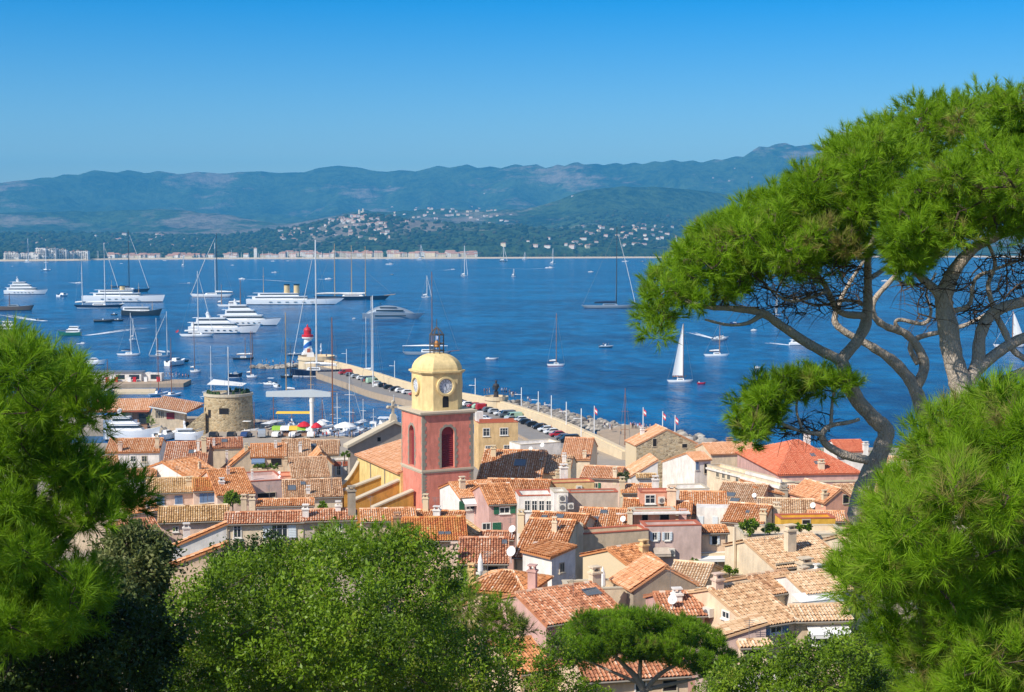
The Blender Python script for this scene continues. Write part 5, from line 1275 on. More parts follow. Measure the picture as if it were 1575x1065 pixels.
# ================================================================ CARS, PEOPLE, PARASOLS
for n_, c_ in (('car_white', '#e6e6e4'), ('car_silver', '#a7acb0'), ('car_black', '#1d1f23'), ('car_grey', '#5e646a'), ('car_red', '#b3242c'), ('car_blue', '#2c4470'), ('car_green', '#a9c9ad')): M[n_] = plain(n_, c_, .28, .03, spec=.6)
M['tyre'] = plain('tyre_rubber', '#17171a', .9)
def car_proto(style):
    o = thing('parked_car', 'x', 'car')
    L, Wd = (4.1, 1.75) if style == 'hatch' else (4.9, 1.95)
    if style == 'hatch': side = [(-2.05, .35), (2.05, .35), (2.05, .75), (1.2, .95), (.5, 1.45), (-1.3, 1.5), (-2.0, 1.0)]
    else: side = [(-2.45, .35), (2.45, .35), (2.45, .95), (1.7, 1.15), (1.15, 2.0), (-2.3, 2.05), (-2.45, 1.2)]
    b = MB(); b.prism(side, 'y', -Wd / 2, Wd / 2); body = b.build('body', M['car_white'], o, bevel=.08)
    b = MB()
    if style == 'hatch': g = [(1.05, 1.0), (.48, 1.4), (-1.25, 1.44), (-1.8, 1.02)]
    else: g = [(1.6, 1.2), (1.15, 1.85), (.2, 1.85), (.2, 1.2)]
    b.prism(g, 'y', -Wd / 2 - .01, Wd / 2 + .01); b.build('side_window', M['tint_car'], o)
    b = MB(); xa, za, xb, zb_ = (1.16, .99, .54, 1.44) if style == 'hatch' else (1.68, 1.2, 1.18, 1.95)
    b.add([(xa + .03, -Wd * .42, za), (xa + .03, Wd * .42, za), (xb + .03, Wd * .4, zb_), (xb + .03, -Wd * .4, zb_)], [(0, 1, 2, 3)]); b.build('windscreen', M['tint_car'], o)
    for sx in (-1, 1):
        for sy in (-1, 1):
            b = MB(); x = sx * L * .31; y0 = sy * Wd * .42
            ring = [(math.cos(t) * .33, math.sin(t) * .33 + .33) for t in [2 * math.pi * k / 14 for k in range(14)]]
            b.loft([[(x + u, y0, v) for u, v in ring], [(x + u, y0 + sy * .2, v) for u, v in ring]]); b.build('wheel', M['tyre'], o)
    for sy in (-1, 1):
        b = MB(); b.box((L / 2 + .005, sy * Wd * .36, .68), (.03, .3, .14)); b.build('headlight', M['trim'], o)
    return o, body
M['tint_car'] = glass_mat('car_glass', (.02, .025, .03), .05)
protos = {'hatch': car_proto('hatch'), 'van': car_proto('van')}
bodies = {}
def add_car(style, col, loc, rz, label, group):
    root, body = protos[style]
    r = dup(root, loc, rz, label, group)
    for c in r.children:
        if c.name.startswith('body'):
            key = (style, col)
            if key not in bodies:
                me = body.data.copy(); me.materials[0] = M['car_' + col]; bodies[key] = me
            c.data = bodies[key]
    return r
ordw = ['first', 'second', 'third', 'fourth', 'fifth', 'sixth', 'seventh', 'eighth', 'ninth', 'tenth', 'eleventh', 'twelfth', 'thirteenth', 'fourteenth', 'fifteenth', 'sixteenth', 'seventeenth', 'eighteenth', 'nineteenth', 'twentieth', 'twenty-first', 'twenty-second', 'twenty-third', 'twenty-fourth'] + ['twenty-' + q for q in ('fifth', 'sixth', 'seventh', 'eighth', 'ninth')] + ['thirtieth'] + ['thirty-' + q for q in ('first', 'second', 'third', 'fourth', 'fifth', 'sixth', 'seventh', 'eighth', 'ninth')] + ['fortieth']
ccyc = ['red', 'grey', 'silver', 'white', 'grey', 'green', 'white', 'black', 'black', 'black', 'white', 'white', 'red', 'grey', 'black', 'white', 'black', 'white', 'silver', 'black', 'blue', 'white', 'red', 'green']
csty = ['van', 'hatch', 'hatch', 'hatch', 'van', 'van', 'hatch', 'hatch', 'hatch', 'hatch', 'hatch', 'hatch', 'hatch', 'hatch', 'van', 'hatch', 'hatch', 'van', 'hatch', 'hatch', 'hatch', 'hatch', 'hatch', 'hatch']
for n, i in enumerate(np.linspace(9, 53, 40)):
    i0 = int(i); p = JW[i0].lerp(JW[min(i0 + 1, 59)], i - i0); nn = JN[i0]; q = p + nn * 4.2
    add_car(csty[n % 24], ccyc[n % 24], (q.x, q.y, 1.95), math.atan2(nn.y, nn.x) + R(random.uniform(-6, 6)) + (math.pi if random.random() < .4 else 0), '%s %s parked against the jetty wall, %s from the lighthouse end' % (ccyc[n % 24], 'van' if csty[n % 24] == 'van' else 'car', ordw[n]), 'cars parked along the jetty wall')
for n, (px, py, rz, st, cl) in enumerate(((262, 657, 20, 'van', 'white'), (247, 657.5, 15, 'hatch', 'grey'), (274, 657, 100, 'hatch', 'black'), (905, 700, 80, 'van', 'white'), (905, 692, 75, 'hatch', 'red'), (745, 647, -20, 'hatch', 'white'), (786, 648, 40, 'hatch', 'silver'))):
    p = S(px, py, 2.1); add_car(st, cl, (p.x, p.y, 2.05 if p.y > 330 else ground_z(p.x, p.y) + .05), R(rz), cl + ' ' + ('van' if st == 'van' else 'car') + [' parked before the harbour office', ' left of the white van at the harbour office', ' crossing the quay beside the white boat', ' nearest the wall at the jetty root', ' just above the white van at the jetty root', ' standing alone on the quay beside the ochre house', ' on the quay above the house with two dishes'][n], 'cars on the quay')
for n, px in enumerate(np.linspace(330, 476, 7)):
    p = S(px + random.uniform(-3, 3), 672.5, 1.75); cl = random.choice(['white', 'grey', 'black', 'silver', 'red', 'blue'])
    add_car('van' if n == 3 else 'hatch', cl, (p.x, p.y, 1.75), R(random.uniform(70, 110)), '%s %s parked on the quay between round tower and crane, %s from the left' % (cl, 'van' if n == 3 else 'car', ordw[n]), 'cars parked on the town quay')
for r, _ in protos.values():
    for c in list(r.children): bpy.data.objects.remove(c)
    bpy.data.objects.remove(r)
# --- people: one skinned body each, shared by copies
def person_mesh(pose):
    me = bpy.data.meshes.new('person'); ob = bpy.data.objects.new('person', me); COL.objects.link(ob)
    if pose == 'stand':
        V = [((0, 0, .95), .15), ((0, 0, 1.2), .14), ((0, 0, 1.42), .16), ((0, 0, 1.52), .06), ((0, -.01, 1.66), .105), ((.1, 0, .88), .10), ((.11, -.03, .48), .07), ((.11, 0, .08), .05), ((.11, -.14, .04), .045),
             ((-.1, 0, .88), .10), ((-.12, .05, .48), .07), ((-.12, .1, .08), .05), ((-.12, -.04, .04), .045), ((.2, 0, 1.4), .065), ((.27, .03, 1.12), .05), ((.27, -.06, .86), .04), ((-.2, 0, 1.4), .065), ((-.27, .03, 1.12), .05), ((-.25, -.1, .88), .04), ((0, 0, 1.77), .07)]
    else:
        V = [((0, 0, .52), .16), ((0, .02, .78), .14), ((0, 0, 1.0), .16), ((0, 0, 1.1), .06), ((0, -.02, 1.24), .105), ((.1, -.1, .5), .10), ((.11, -.48, .5), .075), ((.11, -.5, .1), .05), ((.11, -.62, .05), .045),
             ((-.1, -.1, .5), .10), ((-.12, -.46, .52), .075), ((-.12, -.52, .1), .05), ((-.12, -.64, .05), .045), ((.2, 0, .98), .065), ((.27, -.1, .74), .05), ((.18, -.34, .62), .04), ((-.2, 0, .98), .065), ((-.27, -.1, .74), .05), ((-.18, -.34, .62), .04), ((0, 0, 1.35), .07)]
    E = [(0, 1), (1, 2), (2, 3), (3, 4), (0, 5), (5, 6), (6, 7), (7, 8), (0, 9), (9, 10), (10, 11), (11, 12), (2, 13), (13, 14), (14, 15), (2, 16), (16, 17), (17, 18), (4, 19)]
    me.from_pydata([v for v, _ in V], E, [])
    md = ob.modifiers.new('skin', 'SKIN'); 
    for sv_, (_, r) in zip(me.skin_vertices[0].data, V): sv_.radius = (r, r * .85)
    me.skin_vertices[0].data[0].use_root = True
    ss = ob.modifiers.new('sub', 'SUBSURF'); ss.levels = 1; ss.render_levels = 1
    dg = bpy.context.evaluated_depsgraph_get(); out = bpy.data.meshes.new_from_object(ob.evaluated_get(dg))
    bpy.data.objects.remove(ob)
    return out
M['skin'] = plain('skin', '#c58f6e', .6); M['hair'] = plain('hair', '#3a2a1e', .8)
cl_ = {'white': '#e6e4e0', 'navy': '#2a3550', 'red': '#b8363a', 'pale blue': '#9db4cf', 'black': '#222225', 'pink': '#d59a96', 'grey': '#85868a', 'beige': '#c3ad8c'}
for k, v in cl_.items(): M['cl_' + k] = plain('cloth_' + k.replace(' ', '_'), v, .9)
pbase = {}
def person_variant(pose, top, bot):
    key = (pose, top, bot)
    if key in pbase: return pbase[key]
    src = pbase.setdefault((pose,), None) or person_mesh(pose); pbase[(pose,)] = src
    me = src.copy(); me.materials.clear()
    for m in ('skin', 'cl_' + top, 'cl_' + bot, 'hair'): me.materials.append(M[m])
    zt_, zb_, zh = (1.5, .93, 1.7) if pose == 'stand' else (1.08, .58, 1.28)
    for f in me.polygons:
        c = f.center; i = 0
        if c.z > zh or (c.z > zh - .1 and c.y > .03): i = 3
        elif c.z < zb_ and c.z > .12 and abs(c.x) < .19: i = 2
        elif c.z < zt_ and c.z >= zb_: i = 1 if (abs(c.x) < .24) else 0
        f.material_index = i; f.use_smooth = True
    pbase[key] = me; return me
def person(x, y, z, rz, pose, top, bot, label, group=None):
    o = bpy.data.objects.new('person', person_variant(pose, top, bot)); COL.objects.link(o); o.location = (x, y, z); o.rotation_euler = (0, 0, rz); tag(o, label, 'person', group); return o
tops = list(cl_)
rp_ = random.Random(21)
def crowd(pxs, z, where, pose, group):
    cnt = {}
    for px, py in pxs:
        p = S(px, py, z); t = rp_.choice(tops); bt = rp_.choice(['navy', 'black', 'beige', 'grey', 'white'])
        ps = pose if pose != 'mix' else rp_.choice(['stand', 'sit'])
        person(p.x, p.y, z, rp_.uniform(0, 6.28), ps, t, bt, 'person in %s top %s %s' % (t, 'standing' if ps == 'stand' else 'sitting', where), group + ', ' + t + (' standing' if ps == 'stand' else ' sitting'))
crowd([(745, 606), (749, 606), (753, 605), (772, 605), (776, 605), (779, 605), (784, 608), (787, 611), (789, 611), (793, 612)], 4.85, 'around the statue lookout', 'stand', 'people at the lookout')
crowd([(812, 618), (815, 619), (838, 627), (845, 630), (861, 635), (864, 637), (870, 638), (888, 644), (905, 652)], 1.9, 'on the rocks beside the jetty wall', 'mix', 'people on the rocks')
crowd([(930, 659), (938, 662), (941, 662), (970, 659), (973, 660), (975, 658), (978, 660), (981, 661), (984, 660), (987, 663), (991, 661), (994, 663), (955, 669), (1000, 662)], 2.45, 'on the shore promenade left of the stone barn', 'stand', 'people on the promenade')
crowd([(404, 560), (410, 558), (414, 561), (420, 560), (431, 562), (437, 561), (447, 559), (452, 560), (456, 558)], 1.6, 'on the rocky spur by the lighthouse', 'mix', 'people on the spur')
crowd([(485, 548), (502, 551), (517, 553), (494, 549)], 4.85, 'on the sea wall near the lighthouse', 'stand', 'people on the sea wall')
crowd([(560, 590), (575, 594), (600, 604), (640, 617), (815, 652), (818, 653), (836, 662), (848, 664), (590, 598)], 1.95, 'walking along the jetty quay', 'stand', 'people on the quay deck')
crowd([(252, 581), (256, 580), (261, 580), (266, 581), (271, 580), (276, 581), (281, 582), (286, 582), (290, 583)], 1.45, 'gathered at the end of the fuel pier', 'stand', 'people on the fuel pier')
crowd([(rp_.uniform(390, 640), rp_.uniform(672, 675)) for _ in range(26)], 1.75, 'strolling on the town quay before the berthed boats', 'stand', 'people on the town quay')
crowd([(1037, 582), (1041, 582), (1045, 582), (1050, 582), (1055, 582)], 1.2, 'crewing the classic sloop under white sail', 'sit', 'crew of the classic sloop')
crowd([(928, 532), (932, 532), (936, 532)], .7, 'riding the rubber boat in mid bay', 'sit', 'people in the rubber boat')
# --- parasols and a kiosk on the quay
def parasol(px, py, wpx, label, col, closed=False, z=1.7):
    p = S(px, py, z); k = pm(p.y); r = wpx / k / 2; o = thing('parasol', label, 'parasol', (p.x, p.y, z))
    b = MB(); b.tube([(0, 0, 0), (0, 0, 3.6)], .06, 6); b.build('pole', M['metal'], o)
    b = MB()
    if closed: b.lathe([(.05, 3.7), (.28, 2.9), (.32, 1.6), (.12, 1.1)], n=8)
    else: b.lathe([(.05, 3.7), (r * .5, 3.35), (r, 2.6), (r, 2.4)], n=12, cap=False)
    b.build('canopy', M[col], o); return o
parasol(531, 671, 34, 'large white parasol on the quay left of the church gable', 'awning', z=2)
parasol(494, 668, 20, 'white parasol right of the boat crane', 'awning')
parasol(578, 671, 5, 'closed white parasol above the church gable cornice', 'awning', True, 2.2)
parasol(468, 670, 22, 'red parasol over the quayside stall', 'redpaint'); parasol(487, 672, 18, 'red parasol right behind the crane post', 'redpaint')
for (px, py, r_, lb, zz) in ((927, 902, 1, 'folded cream parasol on the turquoise terrace', 0), (739, 880, 1, 'folded white parasol beside the white and red patched roof', 0)):
    p = P(px, py, depth_of(py) + 1); parasol_o = thing('parasol', lb, 'parasol', (p.x, p.y, p.z - .9))
    b = MB(); b.tube([(0, 0, 0), (0, 0, 2.4)], .04, 6); b.build('pole', M['metal'], parasol_o)
    b = MB(); b.lathe([(.03, 2.5), (.2, 1.9), (.24, 1.0), (.1, .6)], n=8); b.build('canopy', M['awning'], parasol_o)
kp = S(452, 670, 1.7); ki = thing('market_stall', 'quayside stall with green yellow and white striped cover', 'stall', (kp.x, kp.y, 1.7))
b = MB()
for i, m in enumerate((0, 1, 2, 0, 1)): b.box((-4.4 + i * 2.2, 0, 2.0), (2.19, 3.4, .9), m=m, top=(1, .6))
M['lime'] = plain('lime_canvas', '#8fb838', .8); M['gold'] = plain('gold_canvas', '#e3b640', .8)
b.build('cover', [M['lime'], M['awning'], M['gold']], ki)
b = MB()
for x in (-5, 5):
    for y in (-1.4, 1.4): b.tube([(x, y, 0), (x, y, 1.7)], .06, 5)
b.build('post', M['metal'], ki)
b = MB(); b.box((0, 0, .5), (9.6, 2.0, 1.0)); b.build('counter', M['cabin_wood'] if 'cabin_wood' in M else M['brown'], ki)
yp = S(454, 662, 1.7); ya = thing('shop_awning', 'orange fringed awning over the quayside stall', 'awning', (yp.x, yp.y, 1.7))
b = MB(); b.box((0, 0, 4.8), (10, 2.4, .5), top=(.95, .4)); b.build('canvas', M['gold'], ya)
b = MB(); [b.tube([(x, 0, 0), (x, 0, 4.6)], .06, 5) for x in (-4.6, 4.6)]; b.build('post', M['metal'], ya)
# ================================================================ BOATS
def paint(name, col, rough=.3): M[name] = plain(name, col, rough, .05, .8, spec=.5)
for n_, c_ in (('hull_white', '#f2f1ee'), ('hull_navy', '#16233f'), ('hull_black', '#15171c'), ('hull_grey', '#8d99a4'), ('hull_silver', '#a9b4bc'), ('hull_green', '#1d6657'), ('hull_blue', '#1c3f7c'),
               ('hull_brown', '#6a5a4c'), ('hull_red', '#c22035'), ('hull_dark', '#2c3035'), ('teak', '#a9825c'), ('mast_white', '#e8e8e6'), ('mast_wood', '#a5703e'), ('mast_black', '#1a1c20'), ('mast_gold', '#c9a46c'),
               ('mast_brown', '#8a5636'), ('sailcloth', '#f4f2ec'), ('cover_blue', '#39557e'), ('cover_navy', '#26304a'), ('funnel', '#e2c48c'), ('boot_red', '#7d2b26'), ('cabin_wood', '#8c5b34'), ('tint', '#23303c')): paint(n_, c_)
M['hull_silver'].node_tree.nodes["Principled BSDF"].inputs["Metallic"].default_value = .5
def hull_parts(o, L, B, F, hull='hull_white', kind='sail', sheer=.25, rake=.10, boot='hull_navy', deck='teak', stern=.6, nst=22):
    """hull and deck; x runs from stern -L/2 to bow +L/2"""
    rings = []; edge = []
    for i in range(nst + 1):
        s_ = i / nst
        if kind == 'sail': sh = math.sin(math.pi * min(1, (.18 * stern + s_ * (1 - .18 * stern)))) ** .7 if s_ > .5 else (stern * .55 + (1 - stern * .55) * math.sin(math.pi * s_) ** .6)
        else: sh = 1.0 - max(0, (s_ - .45) / .55) ** 2.1 - .08 * (1 - s_)
        sh = max(.015, sh)
        zs = F * (1 + sheer * ((2 * s_ - 1) ** 2) * (1.3 if s_ > .5 else .5))
        ring = []
        for lev, bw, z in ((0, .55, -.5), (.35, .86, .0), (.42, .9, F * .14), (.75, .97, zs * .6), (1, 1, zs)):
            xx = -L / 2 + L * s_
            if s_ > .6: xx -= rake * L * (1 - lev) * ((s_ - .6) / .4)
            if s_ < .25 and kind == 'sail': xx += .10 * L * (1 - lev) * (1 - s_ / .25)
            ring.append((xx, B / 2 * sh * bw, z))
        full = ring + [(x, -y, z) for x, y, z in reversed(ring)]
        rings.append(full); edge.append(ring[-1])
    b = MB(); n = 10
    vs = [p for r in rings for p in r]; fs = []; ms = []
    for i in range(nst):
        for k in range(n - 1):
            fs.append((i * n + k, i * n + k + 1, (i + 1) * n + k + 1, (i + 1) * n + k)); ms.append(1 if k in (1, 7) else 0)
    fs.append(tuple(range(n))); ms.append(0); fs.append(tuple(nst * n + k for k in range(n))); ms.append(0)
    b.v = vs; b.f = [f for f in fs if len(set(f)) > 2]; b.m = ms; b.t = [0] * len(fs)
    b.build('hull', [M[hull], M[boot]], o)
    d = MB(); dv = []
    for x, y, z in edge: dv += [(x, y * .97, z - .06), (x, -y * .97, z - .06)]
    d.add(dv, [(2 * i, 2 * i + 1, 2 * i + 3, 2 * i + 2) for i in range(nst)]); d.build('deck', M[deck], o)
def frust(b, x0, x1, w, z0, z1, fr=0, bk=0, tw=.85, fw=1.0):
    """cabin block: fr / bk how far the front / back slope in, tw top width ratio, fw front width ratio"""
    lo = [(x0, -w / 2), (x1, -w / 2 * fw), (x1, w / 2 * fw), (x0, w / 2)]; hi = [(x0 + bk, -w / 2 * tw), (x1 - fr, -w / 2 * tw * fw), (x1 - fr, w / 2 * tw * fw), (x0 + bk, w / 2 * tw)]
    b.add([(x, y, z0) for x, y in lo] + [(x, y, z1) for x, y in hi], [(3, 2, 1, 0), (4, 5, 6, 7), (0, 1, 5, 4), (1, 2, 6, 5), (2, 3, 7, 6), (3, 0, 4, 7)])
NB = {'n': 0}
ordw2 = ['first', 'second', 'third', 'fourth', 'fifth', 'sixth', 'seventh', 'eighth', 'ninth', 'tenth', 'eleventh', 'twelfth', 'thirteenth', 'fourteenth', 'last']
def boat_root(nm, label, cat, px, py, head, group=None):
    p = S(px, py, 0); NB['n'] += 1
    return thing(nm, label, cat, (p.x, p.y, 0.0), R(head), group), p, pm(p.y)
def hlen(Lpx, k, head): return Lpx / k / max(.38, abs(math.cos(R(head))))
def sailboat(label, px, py, Lpx, head=0, hull='hull_white', masts=((.08, 50, 'mast_white'),), boom=True, sail=0, jib=None, cover='sailcloth', boot='hull_navy', deck='teak', bowsprit=0, cabin='hull_white', spread=2, awn=None, nm='sailing_yacht', cat='sailing yacht', group=None, flag=None, F=None, stays=True, Bk=.24):
    o, p, k = boat_root(nm, label, cat, px, py, head, group)
    L = hlen(Lpx, k, head); B = max(1.6, L * (Bk if L < 20 else Bk * .8)); F = F or min(2.6, max(.7, L * .068))
    hull_parts(o, L, B, F, hull, 'sail', boot=boot, deck=deck)
    b = MB(); frust(b, -.12 * L, .16 * L, B * .5, F - .05, F + min(1.3, .04 * L + .35), .03 * L, .01 * L); b.build('cabin', M[cabin], o)
    b = MB(); hc = min(1.3, .04 * L + .35)
    for sg in (-1, 1): b.box2((-.09 * L, sg * B * .245, F + hc * .35), (.10 * L, sg * B * .235 + sg * .03, F + hc * .7))
    b.build('cabin_window', M['tint'], o)
    tops = []
    wl = max(.06, .35 / k)
    for fx_, hpx, mc in masts:
        h = hpx / k; r = max(.13, .62 / k, h * .0065); x = fx_ * L
        lean = 0.008 * h
        b = MB(); b.tube([(x, 0, F * .3), (x, 0, h)], [r, r * .6], 8)
        for q in range(spread):
            z = h * (.38 + .27 * q); b.tube([(x, -B * .34, z), (x, 0, z + .1), (x, B * .34, z)], max(.05, r * .35), 5)
        b.build('mast', M[mc], o); tops.append((x, h))
        if boom:
            bl = min(.40 * L, x + L * .48); zb = F + hc + .7
            b = MB(); b.tube([(x, 0, zb), (x - bl, 0, zb - .1)], r * .8, 6); b.build('boom', M[mc], o)
            if not sail:
                b = MB(); b.tube([(x - .3, 0, zb + r * 1.6), (x - bl * .45, 0, zb + r * 1.7), (x - bl * .97, 0, zb + r)], [r * 2.2, r * 1.8, r * 1.0], 7); b.build('furled_sail', M[cover], o)
            else:
                b = MB(); n = 10; vs = []; cols_ = 6
                for i in range(n + 1):
                    v = i / n; wv = bl * (1 - v) ** .9 * .98
                    for j in range(cols_ + 1):
                        u = j / cols_; vs.append((x - .15 - wv * u, .10 * wv * math.sin(math.pi * u), zb + .3 + (h * sail - zb) * v))
                b.add(vs, [(i * (cols_ + 1) + j, i * (cols_ + 1) + j + 1, (i + 1) * (cols_ + 1) + j + 1, (i + 1) * (cols_ + 1) + j) for i in range(n) for j in range(cols_)]); b.build('mainsail', M['sailcloth'], o, smooth=True)
    if stays and tops:
        b = MB(); x0, h0 = max(tops, key=lambda t: t[1])
        xb = L * .48 + bowsprit * L; b.tube([(x0, 0, h0 * .97), (xb, 0, F * 1.25)], wl * .5, 4)
        b.tube([(min(t[0] for t in tops), 0, tops[0][1] * .97), (-L * .48, 0, F * 1.1)], wl * .4, 4)
        for x, h in tops:
            for sg in (-1, 1): b.tube([(x - .02 * L, sg * B * .47, F), (x, sg * B * .33, h * .5), (x, 0, h * .93)], wl * .4, 4)
        b.build('rigging', M['metal'], o)
        if jib == 'furled':
            b = MB(); b.tube([(x0 + (xb - x0) * .06, 0, h0 * .92), (x0 + (xb - x0) * .5, 0, h0 * .53), (x0 + (xb - x0) * .97, 0, F * 1.5)], [wl * .5, wl * .9, wl * .9], 6); b.build('furled_jib', M['sailcloth'], o)
    if bowsprit:
        b = MB(); b.tube([(L * .42, 0, F * 1.15), (L * (.5 + bowsprit), 0, F * 1.6)], [wl * 2, wl * 1.2], 6); b.build('bowsprit', M[masts[0][2]], o)
    if awn:
        b = MB(); z = F + hc + 1.6; b.add([(awn[0] * L, -B * .4, z), (awn[1] * L, -B * .4, z), (awn[1] * L, B * .4, z), (awn[0] * L, B * .4, z), ((awn[0] + awn[1]) / 2 * L, 0, z + .5)], [(0, 1, 4), (1, 2, 4), (2, 3, 4), (3, 0, 4), (3, 2, 1, 0)]); b.build('awning', M[awn[2] if len(awn) > 2 else 'sailcloth'], o)
        b = MB()
        for x in awn[:2]:
            for sg in (-1, 1): b.tube([(x * L * .97, sg * B * .38, F), (x * L * .97, sg * B * .38, z)], .06, 4)
        b.build('awning_pole', M['metal'], o)
    if flag:
        b = MB(); b.tube([(-L * .47, 0, F), (-L * .53, 0, F + 2.6)], .05, 4); b.build('flagstaff', M['mast_wood'], o)
        b = MB(); b.add([(-L * .53, 0, F + 2.6), (-L * .53 - 1.5, .1, F + 1.6), (-L * .53 - 1.4, .25, F + .6), (-L * .53 + .1, 0, F + 1.3)], [(0, 1, 2, 3)]); b.build('flag', M[flag], o)
    return o
def motoryacht(label, px, py, Lpx, head=0, hull='hull_white', sup='hull_white', tiers=3, F=None, arch=True, domes=1, boot='hull_navy', Bk=.21, nm='motor_yacht', cat='motor yacht', t0=-.43, t1=.27, rake=.12, funnels=(), mast=0, th=2.3, sheer=.3, group=None, windows=True, fr=1.0, bow_h=1.0):
    o, p, k = boat_root(nm, label, cat, px, py, head, group)
    L = hlen(Lpx, k, head); B = max(1.5, L * Bk); F = F or min(4.6, max(.8, L * .085)); th = min(th * 1.18, L * .095 + .4)
    hull_parts(o, L, B, F, hull, 'motor', sheer=sheer, rake=rake, boot=boot, deck='hull_white' if L < 15 else 'teak')
    if windows and L > 18:
        b = MB()
        for sg in (-1, 1):
            for i in range(6): b.box((-L * .25 + i * L * .085, sg * B * .485, F * .55), (L * .035, .14, .45))
        b.build('porthole', M['tint'], o)
    x0, x1 = t0 * L, t1 * L; z = F; w = B * .86
    for t in range(tiers):
        slope = th * (1.4 if t == tiers - 1 else 1.0) * fr
        b = MB(); frust(b, x0, x1, w, z - .05, z + th, slope, .15 * th if t else 0, .9, .72); 
        b.build('deckhouse', M[sup], o)
        b = MB(); c0, c1 = .42, .76
        frust(b, x0 + .06 * (x1 - x0), x1 - slope * c0 + .05, w * (1 - .1 * c0) + .08, z + th * c0, z + th * c1, slope * (c1 - c0), 0, (1 - .1 * c1 + .08 / w) / (1 - .1 * c0 + .08 / w), .73); b.build('window_band', M['tint'], o)
        z += th
        b = MB(); frust(b, x0 - .05 * L, x1 - slope * .75, w * .96, z, z + .12, .3, 0, .98, .8); b.build('roof_deck', M[sup], o)
        z += .12; ln = x1 - x0
        x0 += ln * .10; x1 -= ln * .15 + slope * .25; w *= .84; th *= .95
    if arch:
        xa = (x0 + x1) / 2 - .04 * L
        b = MB(); ht = max(1.2, .05 * L)
        for sg in (-1, 1): b.add([(xa - .03 * L, sg * w * .45, z - .1), (xa + .02 * L, sg * w * .45, z - .1), (xa - .01 * L, sg * w * .4, z + ht), (xa - .04 * L, sg * w * .4, z + ht), (xa - .03 * L, sg * w * .36, z - .1), (xa + .02 * L, sg * w * .36, z - .1), (xa - .01 * L, sg * w * .32, z + ht), (xa - .04 * L, sg * w * .32, z + ht)], [(0, 1, 2, 3), (7, 6, 5, 4), (0, 4, 5, 1), (1, 5, 6, 2), (2, 6, 7, 3), (3, 7, 4, 0)])
        b.box((xa - .025 * L, 0, z + ht + .1), (.05 * L, w * .85, .22)); b.tube([(xa - .025 * L, 0, z + ht), (xa - .03 * L, 0, z + ht + max(1.2, 5 / k))], max(.06, .4 / k), 5); b.build('radar_arch', M[sup], o)
        for q in range(domes):
            b = MB(); r = max(.35, .016 * L); b.lathe([(r * .6, 0), (r, r * .6), (r * .9, r * 1.1), (r * .5, r * 1.5), (.02, r * 1.62)], (xa - .02 * L, (q - (domes - 1) / 2) * w * .42, z + ht + .2), 10); b.build('radar_dome', M['hull_white'], o)
    for fx_, hpx, wpx in funnels:
        b = MB(); r = wpx / k / 2; hf_ = hpx / k; b.lathe([(r, 0), (r * .97, hf_ * .86)], (fx_ * L, 0, z - .2), 16); f = b.build('funnel', M['funnel'], o)
        b = MB(); b.lathe([(r * 1.03, hf_ * .86), (r * 1.03, hf_)], (fx_ * L, 0, z - .2), 16); b.build('funnel_top', M['hull_black'], f)
    if mast:
        for fx_, hpx in mast:
            b = MB(); b.tube([(fx_ * L, 0, F), (fx_ * L, 0, hpx / k)], [max(.14, .55 / k), .08], 6); b.tube([(fx_ * L - 1, 0, hpx / k * .75), (fx_ * L + 1, 0, hpx / k * .75)], .08, 4); b.build('mast', M['mast_gold'], o)
    b = MB(); n = 14
    for sg in (-1, 1):
        pts = []
        for i in range(n + 1):
            s_ = .48 + .5 * i / n; sh = max(.02, 1.0 - max(0, (s_ - .45) / .55) ** 2.1); zs = F * (1 + sheer * ((2 * s_ - 1) ** 2) * 1.3)
            pts.append((-L / 2 + L * s_, sg * B / 2 * sh * .95, zs + .7))
        b.tube(pts, max(.04, .25 / k), 4)
    b.build('bow_rail', M['metal'], o)
    return o
def motorboat(label, px, py, Lpx, head=0, hull='hull_white', cab=True, nm='motor_boat', cat='motor boat', group=None, canopy=None, F=None, sup='hull_white', rib=False, Bk=.34):
    o, p, k = boat_root(nm, label, cat, px, py, head, group)
    L = hlen(Lpx, k, head); B = L * Bk; F = F or max(.55, L * .10)
    hull_parts(o, L, B, F, hull, 'motor', sheer=.35, rake=.12, boot='hull_navy' if hull != 'hull_navy' else 'hull_white', deck='hull_white', nst=14)
    if rib:
        b = MB()
        for sg in (-1, 1): b.tube([(-L * .5, sg * B * .5, F * .9), (L * .15, sg * B * .5, F), (L * .38, sg * B * .33, F * 1.15), (L * .5, 0, F * 1.3)], F * .42, 8)
        b.build('inflatable_tube', M[hull], o)
        b = MB(); b.box((-.05 * L, 0, F + .5), (.8, .7, 1.0), top=(.7, .8)); b.build('console', M['hull_white'], o)
    if cab:
        b = MB(); hcb = max(.7, L * .12); frust(b, -.12 * L, .24 * L, B * .72, F - .05, F + hcb, hcb * 1.1, .1, .82, .7); b.build('cabin', M[sup], o)
        b = MB(); frust(b, -.10 * L, .24 * L - hcb * .5, B * .70, F + hcb * .42, F + hcb * .8, hcb * .4, 0, .93, .74); b.build('windscreen', M['tint'], o)
    b = MB(); b.box((-.47 * L, 0, F + .2), (.08 * L, B * .3, .7)); b.build('outboard', M['hull_dark'], o)
    b = MB(); b.box((-.3 * L, 0, F + .12), (.12 * L, B * .66, .42)); b.build('seat', M['sailcloth'], o)
    if canopy:
        b = MB(); b.box((-.1 * L, 0, F + 1.9), (L * .42, B * .8, .12)); b.build('canopy', M[canopy], o)
        b = MB()
        for x in (-.28, .08):
            for sg in (-1, 1): b.tube([(x * L, sg * B * .36, F), (x * L, sg * B * .36, F + 1.9)], .05, 4)
        b.build('canopy_pole', M['metal'], o)
    return o
